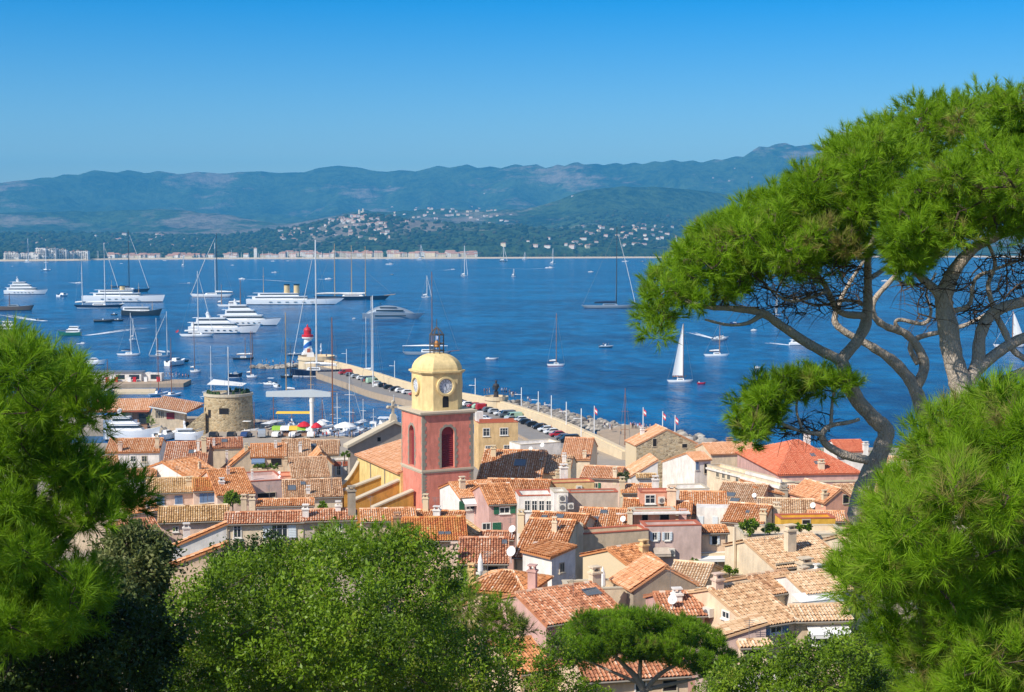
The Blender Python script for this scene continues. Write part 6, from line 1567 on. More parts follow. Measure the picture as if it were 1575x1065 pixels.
def foam_mat():
    m, nt, b = new_mat('wake_foam'); tc = N(nt, "ShaderNodeTexCoord")
    no = N(nt, "ShaderNodeTexNoise", i_Scale=.45, i_Detail=6.0, i_Roughness=.7); nt.links.new(tc.outputs["Object"], no.inputs["Vector"])
    at = N(nt, "ShaderNodeAttribute", attribute_name="tile"); ad = N(nt, "ShaderNodeMath", operation='ADD'); nt.links.new(no.outputs["Fac"], ad.inputs[0]); nt.links.new(at.outputs["Fac"], ad.inputs[1])
    rp = N(nt, "ShaderNodeValToRGB"); rp.color_ramp.elements[0].position = .86; rp.color_ramp.elements[1].position = 1.2; nt.links.new(ad.outputs[0], rp.inputs[0])
    tr = N(nt, "ShaderNodeBsdfTransparent"); mx = N(nt, "ShaderNodeMixShader"); b.inputs["Base Color"].default_value = (.8, .84, .86, 1); b.inputs["Roughness"].default_value = .9
    nt.links.new(rp.outputs[0], mx.inputs[0]); nt.links.new(tr.outputs[0], mx.inputs[1]); nt.links.new(b.outputs[0], mx.inputs[2]); nt.links.new(mx.outputs[0], nt.nodes["Material Output"].inputs[0])
    return m
M['foam'] = foam_mat()
def wake(label, pts, w0, w1, dens=(.58, .18)):
    """foam on the water along photograph pixels, densest and narrowest at the first point"""
    q = resample([S(x, y, .05) for x, y in pts], 26); b = MB(); n = 5
    for i in range(25):
        def row(j):
            d = (q[min(j + 1, 25)] - q[max(j - 1, 0)]).normalized(); s_ = Vector((-d.y, d.x, 0)); w = .75 * (w0 + (w1 - w0) * j / 25)
            return [q[j] + s_ * w * (u / (n - 1) - .5) for u in range(n)]
        a, c = row(i), row(i + 1)
        for u in range(n - 1): b.add([a[u], a[u + 1], c[u + 1], c[u]], [(0, 1, 2, 3)], 0, dens[0] + (dens[1] - dens[0]) * i / 25 + (.05 if u in (0, 3) else 0) + random.uniform(-.03, .03))
    return tag(b.build('wake', M['foam']), label, 'wake', kind='stuff')
mw = lambda f, h, c='mast_white': (f, h, c)
# ---- anchored fleet, from the left
motoryacht("white three deck motor yacht under way at far left", 41, 453, 66, 0, tiers=3, th=2.5)
sailboat("brown hulled old motor sailer with grey mast cut by the left edge", 20, 478, 64, 4, 'hull_brown', (mw(-.08, 27, 'mast_brown'),), boom=False, cabin='hull_grey', nm='trawler', cat='trawler', F=3.2)
motoryacht("grey and white trawler half hidden behind the left pine top", 18, 511, 52, 0, 'hull_dark', tiers=2, nm='trawler', cat='trawler', mast=((-.1, 26),), arch=False, t0=-.3, t1=.15, fr=.3)
motorboat("white motor boat seen bow on between the big yacht and the sloop", 97, 456, 9, 70)
motorboat("white cruiser trailing a short wake left of the navy ketch mast", 122, 436, 11, 0)
wake("white foam behind the cruiser left of the navy ketch mast", [(118, 436), (108, 435), (97, 435)], 3, 12)
sailboat("far catamaran with bare mast at left", 71, 417, 10, 80, masts=(mw(0, 34),), nm='catamaran', cat='catamaran', boom=False, Bk=.5)
sailboat("white sloop anchored off the white seafront blocks", 43, 404, 12, 0, masts=(mw(.05, 37),))
motorboat("tiny white boat off the sandy point at left", 106, 402, 5, 20)
motorboat("tiny white boat near the left edge off the seafront blocks", 20, 410, 4, 30)
sailboat("long navy ketch with two white masts in front of the cream funnel yacht", 152, 474, 76, 0, 'hull_navy', (mw(.13, 99), mw(-.33, 82)), jib='furled', bowsprit=0.02, boot='hull_white', F=2.3)
motoryacht("classic white yacht with one cream funnel at left", 191, 465, 126, 0, tiers=2, F=5.2, arch=False, t0=-.36, t1=.2, funnels=((-.02, 7, 8),), mast=((.18, 30), (-.15, 34)), fr=.2, th=2.2, rake=.05, sheer=.15, Bk=.14)
sailboat("navy sloop with a very tall black mast behind the cream funnel yacht", 196, 449, 70, 0, 'hull_navy', (mw(.04, 95, 'mast_black'),), cover='cover_navy', F=2.6, jib='furled')
motoryacht("dark green hulled motor yacht with white upper works", 219, 486, 62, 0, 'hull_dark', tiers=1, t0=-.46, t1=.2, arch=False, mast=((.0, 18), (.25, 22)), fr=.3, F=3.4, sheer=.4)
motorboat("black tender towed between the left yachts, nearer one", 160, 496, 30, 0, 'hull_dark', cab=False, rib=True, Bk=.22)
motorboat("black tender towed between the left yachts, right one", 182, 494, 16, 0, 'hull_dark', cab=False, rib=True)
motorboat("small black tender below the classic white yacht", 176, 485, 10, 0, 'hull_black', cab=False, rib=True)
motoryacht("green hulled white passenger launch crossing to the left", 107, 517, 36, 180, 'hull_green', tiers=2, arch=False, t0=-.45, t1=.15, fr=.35, F=2.0, nm='passenger_launch', cat='launch', windows=False, th=2.0)
wake("long white wake behind the green passenger launch", [(124, 517), (150, 514), (185, 509), (225, 504), (262, 500)], 3, 14, (.62, .16))
motorboat("small speedboat at the left edge throwing a broad wake", 62, 493, 12, -8, 'hull_dark', cab=False)
wake("broad white wake behind the speedboat at the left edge", [(70, 494), (50, 492), (25, 488), (2, 484)], 5, 12, (.64, .28))
motorboat("little open boat stirring foam above the left pine", 128, 529, 7, 20)
wake("short foam trail beside the little open boat above the left pine", [(118, 529), (128, 529), (140, 529)], 6, 5)
sailboat("white sloop with blue cockpit cover and leaning furled jib", 198, 547, 37, 0, masts=(mw(.1, 66),), jib='furled', cover='cover_navy')
sailboat("pale grey ketch with two masts right of the white sloop", 245, 549, 34, 180, 'hull_silver', (mw(-.36, 70), mw(.12, 60)), jib='furled', boot='hull_grey')
motorboat("white sports cruiser seen stern on with a dark tender", 271, 562, 20, 60, F=1.8)
motorboat("dark rubber tender beside the stern on sports cruiser", 283, 557, 14, 10, 'hull_black', cab=False, rib=True)
motorboat("white cruiser with red cockpit covers right of the left pine", 144, 561, 38, 0, canopy=None, sup='hull_white', F=1.6)
sailboat("small far sloop half behind the white sloop's jib", 205, 524, 10, 40, masts=(mw(0, 34),))
sailboat("white hulled ketch with a black mizzen beside its white mast", 326, 457, 68, 180, masts=(mw(-.08, 83), mw(-.12, 98, 'mast_black')), jib='furled', F=2.4, boot='hull_brown')
motoryacht("largest white motor yacht of the middle pair with raked upper decks", 383, 501, 100, 0, tiers=3, th=2.7, domes=2, Bk=.17)
motoryacht("white motor yacht with long window row, front of the middle pair", 346, 513, 110, 0, tiers=2, t0=-.46, t1=.2, domes=2, Bk=.16)
sailboat("slim white sloop moored in front of the two middle motor yachts", 303, 518, 54, 0, masts=(mw(.04, 101),), jib='furled', flag='flagred')
sailboat("small white ketch with wooden masts behind the middle motor yachts", 357, 472, 46, 0, masts=(mw(.28, 42, 'mast_wood'), mw(-.35, 34, 'mast_wood')))
motoryacht("white steam yacht with two cream funnels", 455, 469, 150, 0, tiers=2, F=4.4, arch=False, t0=-.44, t1=.12, funnels=((-.09, 14, 9), (.01, 14, 9)), mast=((-.33, 58),), fr=.15, th=2.2, rake=.16, sheer=.18, Bk=.12)
sailboat("long navy three masted schooner behind the steam yacht", 541, 461, 118, 0, 'hull_navy', (mw(-.22, 86, 'mast_gold'), mw(0, 83, 'mast_gold'), mw(.18, 82, 'mast_gold')), bowsprit=.07, boot='hull_black', F=3.0, Bk=.2)
sailboat("blue sloop with the tallest white mast moored at the jetty head", 484, 579, 78, 180, 'hull_navy', (mw(-.04, 210),), jib='furled', boot='hull_white', F=2.4, awn=(-.1, .2))
sailboat("white ketch with two bare masts outside the jetty wall", 570, 577, 34, 0, masts=(mw(.05, 121), mw(-.2, 90)), spread=3)
sailboat("white sloop with golden mast and cream cover inside the harbour", 442, 608, 34, 180, masts=(mw(.05, 128, 'mast_gold'),), boot='hull_white')
sailboat("tiny sail beyond the lighthouse", 494, 541, 4, 20, masts=(mw(0, 13),), sail=.95, stays=False, nm='dinghy', cat='dinghy')
motorboat("grey rubber boat with crew left of the lighthouse", 454, 547, 24, 0, 'hull_grey', cab=False, rib=True, Bk=.26)
sailboat("dark wooden boat with two masts and blue flag above the spur rocks", 374, 553, 34, 0, 'hull_dark', (mw(.1, 34, 'mast_wood'), mw(.42, 44, 'mast_brown')), boom=True)
sailboat("white sloop left of the rocky spur with crew in the cockpit", 388, 581, 18, 0, masts=(mw(-.1, 72, 'mast_wood'),))
sailboat("small white gaff boat beside the sports cruiser", 301, 573, 17, 10, masts=(mw(-.1, 78, 'mast_brown'),))
motorboat("dark launch flying a large flag behind the round tower", 362, 581, 22, 10, 'hull_navy', cab=True, F=1.4)
motorboat("white cruiser with red cushions heading out of the harbour", 415, 592, 22, 170, canopy='sailcloth')
wake("faint wake behind the cruiser with red cushions", [(404, 590), (392, 590), (370, 590)], 3, 10, (.45, .2))
motorboat("round white launch touching the golden masted sloop", 425, 596, 12, 120)
sailboat("low dark boat with thin masts under the spur rocks", 441, 581, 20, 0, 'hull_dark', (mw(-.1, 60, 'mast_black'), mw(.3, 52, 'mast_black')), boom=False)
sailboat("navy sloop with crowded cockpit moored inside the jetty", 574, 604, 40, 180, 'hull_navy', (mw(.0, 150),), boot='boot_red')
motorboat("small white dinghy tied up at the inner jetty edge", 517, 583, 9, 170, cab=False)
motorboat("small white dinghy tied left of the crowded navy sloop", 551, 594, 9, 170, cab=False)
# ---- far small craft, left to middle
for lb, x, y, l, hd, wk in (("white launch towing a wake below the far shore village", 372, 430, 11, 170, [(378, 430), (410, 431), (440, 433), (466, 435)]),
                            ("white launch with a flat wake right of the ketch", 291, 436, 6, 10, [(288, 436), (278, 436), (272, 436)]),
                            ("white launch with a wake on both sides left of the schooner", 506, 430, 12, 0, [(502, 430), (495, 430), (486, 429)]),
                            ("white speedboat right of the far sloop trailing foam", 697, 415, 7, 0, [(693, 415), (682, 416), (668, 416)]),
                            ("white speedboat with the longest wake on the bay", 846, 413, 14, 0, [(840, 413), (810, 414), (770, 413), (722, 412)]),
                            ("white launch hurrying past the motor boats behind the pine branches", 1110, 521, 22, 0, [(1098, 521), (1075, 515), (1062, 511)]),
                            ("large white cruiser crossing behind the umbrella pine's forked trunk", 1234, 531, 40, 0, [(1214, 531), (1195, 529), (1176, 527)])):
    (motorboat if l < 30 else motoryacht)(lb, x, y, l, hd, **({} if l < 30 else dict(tiers=1, windows=False)))
    wake("white foam behind the " + lb.split(' ', 1)[1].split(' with')[0].split(' towing')[0].split(' trailing')[0] + (' near the far shore' if y < 440 else ''), wk, 3, 8, (.64, .24))
for lb, x, y, l, hd in (("tiny white boat under the far church tower", 420, 402.5, 7, 0), ("white boat heading for the far shore village", 443, 402, 6, 10), ("white motor boat alone between the ketch and the schooner", 423, 420, 11, 10),
                        ("small tender resting left of the silver yacht", 545, 491, 6, 20), ("long low white boat near the far shore houses", 600, 407.5, 13, 0), ("dark workboat above the grey sloop's left", 603, 423, 6, 0),
                        ("white boat far off beyond the gap left of the pine", 909, 419, 9, 0), ("tiny white boat at the left of the far promontory", 358, 408.5, 6, 0), ("tiny white boat on the left of the navy sloop mast", 187, 406, 5, 0),
                        ("tiny white launch near the far beach with a tail of foam", 254, 401.5, 7, 0), ("tiny boat off the far beach left of the sloops", 578, 399.5, 6, 0), ("tiny boat off the far beach beside the dark masts", 597, 399.5, 7, 0),
                        ("dark moored boat at the far beach near the pine", 988, 403, 7, 0), ("pale moored boat at the far beach behind the black mast", 962, 403, 11, 0), ("small open boat adrift below the classic sloop", 1165, 567, 10, 0)):
    motorboat(lb, x, y, l, hd, 'hull_dark' if lb.startswith('dark') else 'hull_white')
for lb, x, y, l, h in (("white sloop off the far shore in line with the tall harbour mast", 282, 410, 6, 17), ("far sloop left of the bell tower line", 647, 400.5, 13, 24), ("white sloop alone on the open bay in the middle", 714, 425, 11, 47),
                       ("little sloop with furled sails right of the middle sloop", 790, 426, 7, 12), ("dark hulled sloop anchored near the far beach", 774, 403, 13, 25), ("pale sloop near the far beach at right", 807, 400, 8, 12), ("far catamaran with a tall mast above the longest wake", 850, 406.5, 9, 24),
                       ("white sloop with grey jib behind the silver yacht's bow", 656, 458, 16, 34), ("sloop by the far beach behind the pine's outermost tip", 1040, 402, 8, 36)):
    sailboat(lb, x, y, l, 15, 'hull_dark' if lb.startswith('dark') else 'hull_white', (mw(.05, h),), jib='furled' if l > 10 else None)
# ---- middle and right
sy, sp_, sk_ = boat_root('motor_yacht', "sleek silver motor yacht with arched roof", 'motor yacht', 606, 490, 0)
sL = 96 / sk_; hull_parts(sy, sL, sL * .18, 3.4, 'hull_silver', 'motor', .10, .16, 'hull_grey', 'hull_silver')
def arch_block(x0, x1, z0, hh, w, nm, mat, n=16, grow=0.0, pk=.42):
    b = MB(); rings = []
    for i in range(n + 1):
        t = i / n; tt = t / pk * .5 if t < pk else .5 + (t - pk) / (1 - pk) * .5; h = max(.05, hh * math.sin(math.pi * tt) ** .8) + grow; wd = w * (1 - .35 * t * t) / 2 + grow
        rings.append([(x0 + (x1 - x0) * t, wd * math.cos(a), z0 + h * math.sin(a)) for a in [math.pi * k / 10 for k in range(11)]])
    b.loft(rings, 0, False); return b.build(nm, M[mat], sy, smooth=True)
arch_block(-.46 * sL, .34 * sL, 3.2, 5.6, sL * .165, 'deckhouse', 'hull_silver')
b = MB()
for sg in (-1, 1):
    b.box2((-.28 * sL, sg * sL * .0755, 4.9), (.16 * sL, sg * sL * .0795, 5.9)); b.box2((-.22 * sL, sg * sL * .06, 7.0), (.05 * sL, sg * sL * .066, 7.7)); b.box2((-.3 * sL, sg * sL * .088, 1.7), (.2 * sL, sg * sL * .0905, 2.3))
b.build('window_band', M['tint'], sy)
b = MB(); b.tube([(-.22 * sL, 0, 8), (-.2 * sL, 0, 11.5)], .12, 6); b.box((-.215 * sL, 0, 10.2), (.8, 3.2, .3)); b.build('mast', M['hull_dark'], sy)
sailboat("low white gulet with full length canopy behind the dome", 657, 546, 76, 0, 'hull_grey', (mw(.10, 128, 'mast_brown'),), awn=(-.5, .42), bowsprit=.16, boom=False, nm='gulet', cat='gulet', F=1.3)
motorboat("small white open boat with two people right of the dome", 757, 553, 20, 0, cab=False)
sailboat("white sloop with wooden stripe and brown mast on the open bay", 855, 563, 28, 0, masts=(mw(.02, 81, 'mast_wood'),), boot='hull_red')
sailboat("long grey sloop with black mast and boom near the pine", 937, 474, 86, 0, 'hull_grey', (mw(.13, 124, 'mast_black'),), cover='cover_navy', jib='furled', F=2.0, boot='hull_dark', cabin='hull_silver')
motorboat("rubber boat full of people in the middle of the bay", 932, 535, 22, 0, 'hull_grey', cab=False, rib=True, Bk=.28)
sailboat("classic white sloop sailing under a tall white mainsail", 1046, 588, 41, 0, masts=(mw(.11, 91, 'mast_wood'),), sail=.98, boot='hull_white')
motorboat("small bright red boat right of the classic sloop", 1079, 591, 13, 0, 'hull_red', cab=False)
sailboat("white wooden sloop with furled cream sail right of the classic sloop", 1102, 548, 40, 0, masts=(mw(.12, 54, 'mast_wood'),), boot='hull_white')
motorboat("motor boat with red deck gear above the wooden sloop", 1107, 524, 24, 0, 'hull_grey', canopy='cover_blue')
sailboat("far sloop under white sail seen through the pine twigs", 1195, 486, 14, 30, masts=(mw(0, 38),), sail=.96)
motorboat("low dark boat on the bay behind the pine's hanging branch", 1140, 500, 34, 0, 'hull_blue', cab=False)
sailboat("white sloop under sail at the right edge between the trunks", 1552, 534, 50, 180, masts=(mw(-.1, 56, 'mast_wood'),), sail=.95)
motorboat("little boat far out behind the upper pine twigs", 1362, 433, 12, 0)
motorboat("white boat below the horizon between the pine forks", 1160, 509, 10, 0)
# ---- moored at the town quay
motoryacht("big white motor yacht with three domes moored behind the left roofs", 206, 677, 84, 0, tiers=2, domes=3, t0=-.46, t1=.2, F=2.6, Bk=.26)
motoryacht("white motor cruiser moored left of the round tower", 292, 678, 44, 0, tiers=1, domes=1, F=2.0, Bk=.3)
motorboat("small white day boat berthed between the two big quay yachts", 256, 676, 24, 60, F=1.5)
sailboat("white motor sailer with cream deck awnings beside the round tower", 368, 672, 62, 0, masts=(mw(-.25, 140, 'mast_white'), mw(.38, 54, 'mast_brown')), awn=(-.45, .3), F=1.8, boom=False)
sailboat("classic yacht berthed by the crane with a tall brown mast", 512, 672, 44, 60, masts=(mw(0, 185, 'mast_brown'),), boom=True)
sailboat("white sloop berthed behind the white parasol with slender mast", 538, 672, 40, 70, masts=(mw(0, 100),), jib='furled')
sailboat("sloop berthed right of the crane with short white mast", 519, 668, 26, 80, masts=(mw(0, 64),))
sailboat("berthed sloop with wooden mast right behind the crane post", 479, 667, 26, 80, masts=(mw(0, 116, 'mast_gold'),))
sailboat("berthed wooden boat with brown mast right of the round tower", 421, 668, 30, 75, 'hull_white', (mw(0, 60, 'mast_brown'),), awn=(-.4, .3))
sailboat("thin masted boat moored at left of the pier shop, brown mast", 166, 604, 14, 70, masts=(mw(0, 52, 'mast_brown'),))
sailboat("old gaff ketch with brown mast berthed behind the pier", 244, 608, 22, 60, masts=(mw(0, 88, 'mast_brown'),), boom=False)
sailboat("old cutter with brown mast berthed right of the pier", 264, 610, 22, 60, masts=(mw(0, 90, 'mast_brown'),), boom=False, flag='flagblue')
sailboat("slim sloop with white mast moored behind the round tower", 325, 612, 24, 60, masts=(mw(0, 80),))
sailboat("brown masted lugger berthed behind the jetty root", 961, 700, 30, 70, masts=(mw(0, 104, 'mast_brown'),), boom=False)
motorboat("white boat on the slip behind the salmon tiled house", 945, 702, 24, 0, F=1.4)
motorboat("white boat on the slip nearest the small orange roof", 940, 712, 20, 0, F=1.4)

# row of boats lying stern-to along the inner quay
rq = random.Random(77)
for n, px in enumerate(np.linspace(386, 606, 15)):
    hpx = rq.choice([0, 26, 38, 52, 44]); y = rq.uniform(658, 667); lb = '%s from the left in the row berthed along the inner quay' % ordw2[n]
    if hpx: sailboat("white sailing boat, " + lb, px, y, rq.uniform(17, 24), rq.uniform(62, 118), rq.choice(['hull_white', 'hull_white', 'hull_navy' if False else 'hull_white']), (mw(0, hpx, rq.choice(['mast_white', 'mast_white', 'mast_brown'])),), awn=(-.4, .1) if rq.random() < .5 else None, cover=rq.choice(['sailcloth', 'cover_blue']), group='boats berthed along the inner quay')
    else: motorboat("white motor boat, " + lb, px, y, rq.uniform(16, 24), rq.uniform(62, 118), F=1.4, canopy=rq.choice([None, 'sailcloth', 'cover_blue']), group='boats berthed along the inner quay')
# ================================================================ FAR SHORE: seafront blocks, houses, villas, wood
M['far_white'] = plain('far_white_render', '#f4ece0', .9, .1, .05); M['far_pink'] = plain('far_pink_render', '#ecd6c6', .9, .15, .05); M['far_cream'] = plain('far_cream_render', '#ecdab8', .9, .15, .05)
M['far_roof'] = plain('far_roof_tiles', '#b88a72', .9, .2, .1); M['far_dark'] = plain('far_openings', '#4a4540', .8)
rf_ = random.Random(5)
def shoreY(px): return CAMH * FPX / (float(shore_y(px)) - HOR)
# white apartment blocks of the marina at left: stepped bodies with loggias
blocks = [(-6, 18, 13, 'cut by the left edge'), (20, 48, 12, 'second from the left edge'), (44, 60, 19, 'third from the left edge, tall'), (60, 76, 20, 'with pink crown in the middle'), (76, 92, 17, 'right of the tallest pair'), (92, 104, 13, 'low and stepped before the hilltop cluster'), (100, 126, 15, 'rightmost, beside the umbrella pines')]
for x0, x1, hp_, w in blocks:
    xm = (x0 + x1) / 2; Y = shoreY(xm) + 60; k = pm(Y); c = P(xm, 0, Y); W2 = (x1 - x0) / k / 2; Hh_ = hp_ / k; gz = 2.0
    o = thing('apartment_block', 'white seafront apartment block, ' + w, 'apartment block', (c.x, Y, gz), 0, 'white seafront blocks')
    b = MB(); n = 4
    for i in range(n):
        a0, a1 = -W2 + 2 * W2 * i / n, -W2 + 2 * W2 * (i + 1) / n; h = Hh_ * rf_.uniform(.72, 1.0); b.box2((a0, rf_.uniform(0, 6), -3), (a1, 22, h))
        b.box((a0 + (a1 - a0) * .5, 10, h + .8), ((a1 - a0) * .4, 6, 1.6))
    b.build('wall', M['far_white'], o)
    b = MB(); nf = max(2, int(Hh_ / 4.2)); nc = max(3, int(2 * W2 / 5.5))
    for f in range(nf):
        for q in range(nc):
            if rf_.random() < .85: bl = MB(); bl.box((-W2 + 2 * W2 * (q + .5) / nc, -.3 + rf_.uniform(0, .2), 2.2 + f * 4.2), (3.0, .8, 2.5)); bl.build('loggia', M['far_dark'], o)
    b = MB()
    for q in range(4): b.box((-W2 + 2 * W2 * (q + .5) / 4, 9, Hh_ * rf_.uniform(.9, 1.02)), (W2 * .3, 8, 1.2), top=(.5, .5))
    b.build('roof', M['far_roof'], o)
def far_house(nm, px, Y, w, d, h, z, wall, label, group, rz=0, cat='house', hip=True):
    c = (px - CX) / FPX * Y
    b = MB(); b.box2((-w / 2, -d / 2, -4), (w / 2, d / 2, h), 0)
    b.box((0, 0, h + .15), (w + 1.2, d + 1.2, .3), m=1); b.box((0, 0, h + .3 + h * .14), (w + .8, d + .8, h * .28), m=1, top=(.86, .08))
    nw = max(2, int(w / 4.5))
    for i in range(nw):
        for f in range(max(1, int(h / 3.6))): b.box((-w / 2 + w * (i + .5) / nw, -d / 2 - .02, 1.9 + 3.4 * f), (1.3, .14, 1.6), m=2)
    o = b.build(nm, [M[wall], M['far_roof'], M['far_dark']]); o.location = (c, Y, z); o.rotation_euler = (0, 0, rz); tag(o, label, cat, group); return o
# seafront village: two loose rows
for k in range(150):
    px = rf_.uniform(165, 745) if k < 120 else rf_.uniform(165, 320)
    if 330 < px < 345: continue
    dens = 1.0 if px > 400 else .8
    Y = shoreY(px) + rf_.choice([55, 85, 130, 190, 250]); z = hill_z(px, Y)
    long_ = px > 480 and rf_.random() < .45
    far_house('seafront_house', px, Y, rf_.uniform(24, 50) if long_ else rf_.uniform(12, 26), rf_.uniform(9, 14), rf_.uniform(9, 15) if px > 430 else rf_.uniform(6.5, 11), z, rf_.choice(['far_white', 'far_white', 'far_pink', 'far_cream', 'far_cream']), 'small pale seafront house with terracotta roof in the far village row', 'far seafront houses', rf_.uniform(-.25, .25))
cx_, Yc = 388, shoreY(388) + 110
c = P(388, 0, Yc); ct = thing('village_tower', 'pale square tower rising above the far seafront village', 'tower', (c.x, Yc, hill_z(388, Yc)))
b = MB(); b.box((0, 0, 12), (9, 9, 32)); b.build('wall', M['far_white'], ct); b = MB(); b.box((0, 0, 29.5), (10, 10, 3), top=(.1, .1)); b.build('roof', M['far_roof'], ct)
for px, lb in ((514, 'left church tower among the long far seafront houses'), (604, 'right church tower among the long far seafront houses')):
    Y = shoreY(px) + 120; t = thing('village_tower', lb, 'tower', ((px - CX) / FPX * Y, Y, hill_z(px, Y))); b = MB(); b.box((0, 0, 9), (8, 8, 24)); b.build('wall', M['far_cream'], t); b = MB(); b.box((0, 0, 22.5), (9, 9, 3), top=(.1, .1)); b.build('roof', M['far_roof'], t)
# bare masts crowding the far marina
for k, px in enumerate(list(np.linspace(352, 640, 40)) + [55, 66, 88, 148, 152, 215]):
    px = px + rf_.uniform(-4, 4); Y = shoreY(px) + 20; h = rf_.uniform(14, 26); b = MB(); b.tube([(0, 0, 0), (0, 0, h)], [.5, .35], 5); b.box((0, 0, .6), (6, 2.4, 1.6), top=(.8, .7))
    o = b.build('berthed_yacht', M['mast_white']); o.location = ((px - CX) / FPX * Y, Y, 1.2); tag(o, 'bare masted yacht berthed in the far marina', 'yacht', 'yachts berthed in the far marina')
# hilltop village with its castle ruin and villas scattered on the slopes
def villa(px, py, w, h, label, group, nm='villa', sl=True):
    p = hill_hit(px, py)
    if p is None: return
    far_house(nm, px, p.y, w, w * .7, h, p.z - .5, rf_.choice(['far_white', 'far_white', 'far_pink', 'far_cream']), label, group, rf_.uniform(-.5, .5))
for k in range(42):
    t = rf_.gauss(0, 1); px = 556 + t * 17 - 4; py = 334 + abs(t) * 3 + rf_.uniform(0, 9); villa(px, py, rf_.uniform(9, 15), rf_.uniform(6, 11), 'small house of the hilltop village below the castle ruin', 'hilltop village houses')
p = hill_hit(557, 329) or hill_hit(557, 334)
if p:
    ca_ = thing('castle_ruin', 'castle ruin with two stub towers crowning the hilltop village', 'castle', p)
    b = MB(); b.lathe([(7, -6), (6.5, 20)], (-14, 0, 0), 12); b.lathe([(6, -6), (5.6, 26)], (6, 4, 0), 12); b.build('tower', M['far_cream'], ca_)
    b = MB(); b.box((-4, 0, 4), (26, 4, 18)); b.build('curtain_wall', M['far_cream'], ca_)
for (x0, x1, y0, y1, n, lb, gr) in ((500, 590, 338, 352, 26, 'small white villa on the wooded slope below the hilltop village', 'villas below the hilltop village'), (410, 600, 350, 372, 44, 'scattered pale villa low on the slope behind the seafront', 'villas on the low slope'),
                                    (600, 790, 320, 345, 48, 'white villa on the hillside right of the hilltop village', 'villas right of the hilltop village'), (890, 1050, 348, 372, 42, 'white villa with red roof on the slope left of the umbrella pine', 'villas left of the umbrella pine'), (20, 330, 362, 384, 22, 'lone pale house in the plain behind the left shore', 'houses in the left plain'), (760, 1000, 370, 388, 18, 'pale house among trees behind the right beach', 'houses behind the right beach')):
    for k in range(n): villa(rf_.uniform(x0, x1), rf_.uniform(y0, y1), rf_.uniform(9, 20), rf_.uniform(4.5, 8), lb, gr)
for x, y, w in ((640, 324, 14), (745, 300, 10), (880, 305, 10), (1095, 275, 10), (1128, 263, 9), (1155, 282, 10), (1120, 282, 10), (1111, 244, 9)): villa(x, y, w, 5, 'lone white house high on the far hillside', 'lone houses on the far hillside')
# far wood: lumpy tree masses along the plain and the lower slopes
V_, F_, T_ = [], [], []
ico = bmesh.new(); bmesh.ops.create_icosphere(ico, subdivisions=1, radius=1.0); iv = np.array([v.co[:] for v in ico.verts]); if_ = np.array([[v.index for v in f.verts] for f in ico.faces]); ico.free()
rn = np.random.default_rng(4); off = 0
for k in range(7000):
    px = rn.uniform(-120, 1500); s0 = shoreY(px)
    Y = s0 + (rn.uniform(60, 120) if rn.random() < .32 and (px > 740 or px < 0 or 128 < px < 165) else (rn.uniform(230, 2600) if px < 745 else rn.uniform(70, 2600)))
    z = hill_z(px, Y); r = rn.uniform(4, 9) * (1.25 if Y > s0 + 800 else 1)
    v = iv * (1 + rn.uniform(-.22, .22, (len(iv), 1))) * np.array([r * rn.uniform(.9, 1.5), r, r * rn.uniform(.6, 1.0)]) + np.array([(px - CX) / FPX * Y, Y, z + r * .5])
    V_.append(v); F_.append(if_ + off); T_.append(np.clip(np.full(len(if_), rn.normal(.5, .22)) + rn.uniform(-.08, .08, len(if_)), .01, 1)); off += len(iv)
M['farwood'] = tone_mat('far_wood_leaf', [(.012, .026, .010), (.026, .048, .016), (.045, .065, .02), (.075, .062, .03)], 1.0, spec=.0)
fw = np_mesh('far_wood', np.concatenate(V_), np.concatenate(F_), M['farwood'], tone=np.concatenate(T_)); tag(fw, 'dark green wood along the far shore plain and lower slopes', 'wood', kind='stuff')
# ================================================================ TREES
M['needle'] = tone_mat('pine_needles', [(.055, .110, .006), (.130, .255, .008), (.215, .375, .012), (.285, .48, .020), (.30, .25, .08)], .55, trans=.48, spec=.25)
M['needle_dark'] = tone_mat('pine_needles_deep', [(.016, .040, .010), (.032, .072, .014), (.062, .115, .018), (.10, .165, .025)], .6, trans=.28, spec=.2)
M['oakleaf'] = tone_mat('oak_leaves', [(.034, .074, .006), (.115, .195, .010), (.175, .30, .012), (.25, .385, .02), (.32, .34, .05)], .45, trans=.42, spec=.35)
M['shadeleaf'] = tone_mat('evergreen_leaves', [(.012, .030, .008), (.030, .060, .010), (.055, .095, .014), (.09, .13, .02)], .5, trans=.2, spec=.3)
M['oliveleaf'] = tone_mat('olive_leaves', [(.040, .062, .018), (.085, .115, .03), (.15, .18, .05), (.22, .23, .08)], .55, trans=.25, spec=.3)
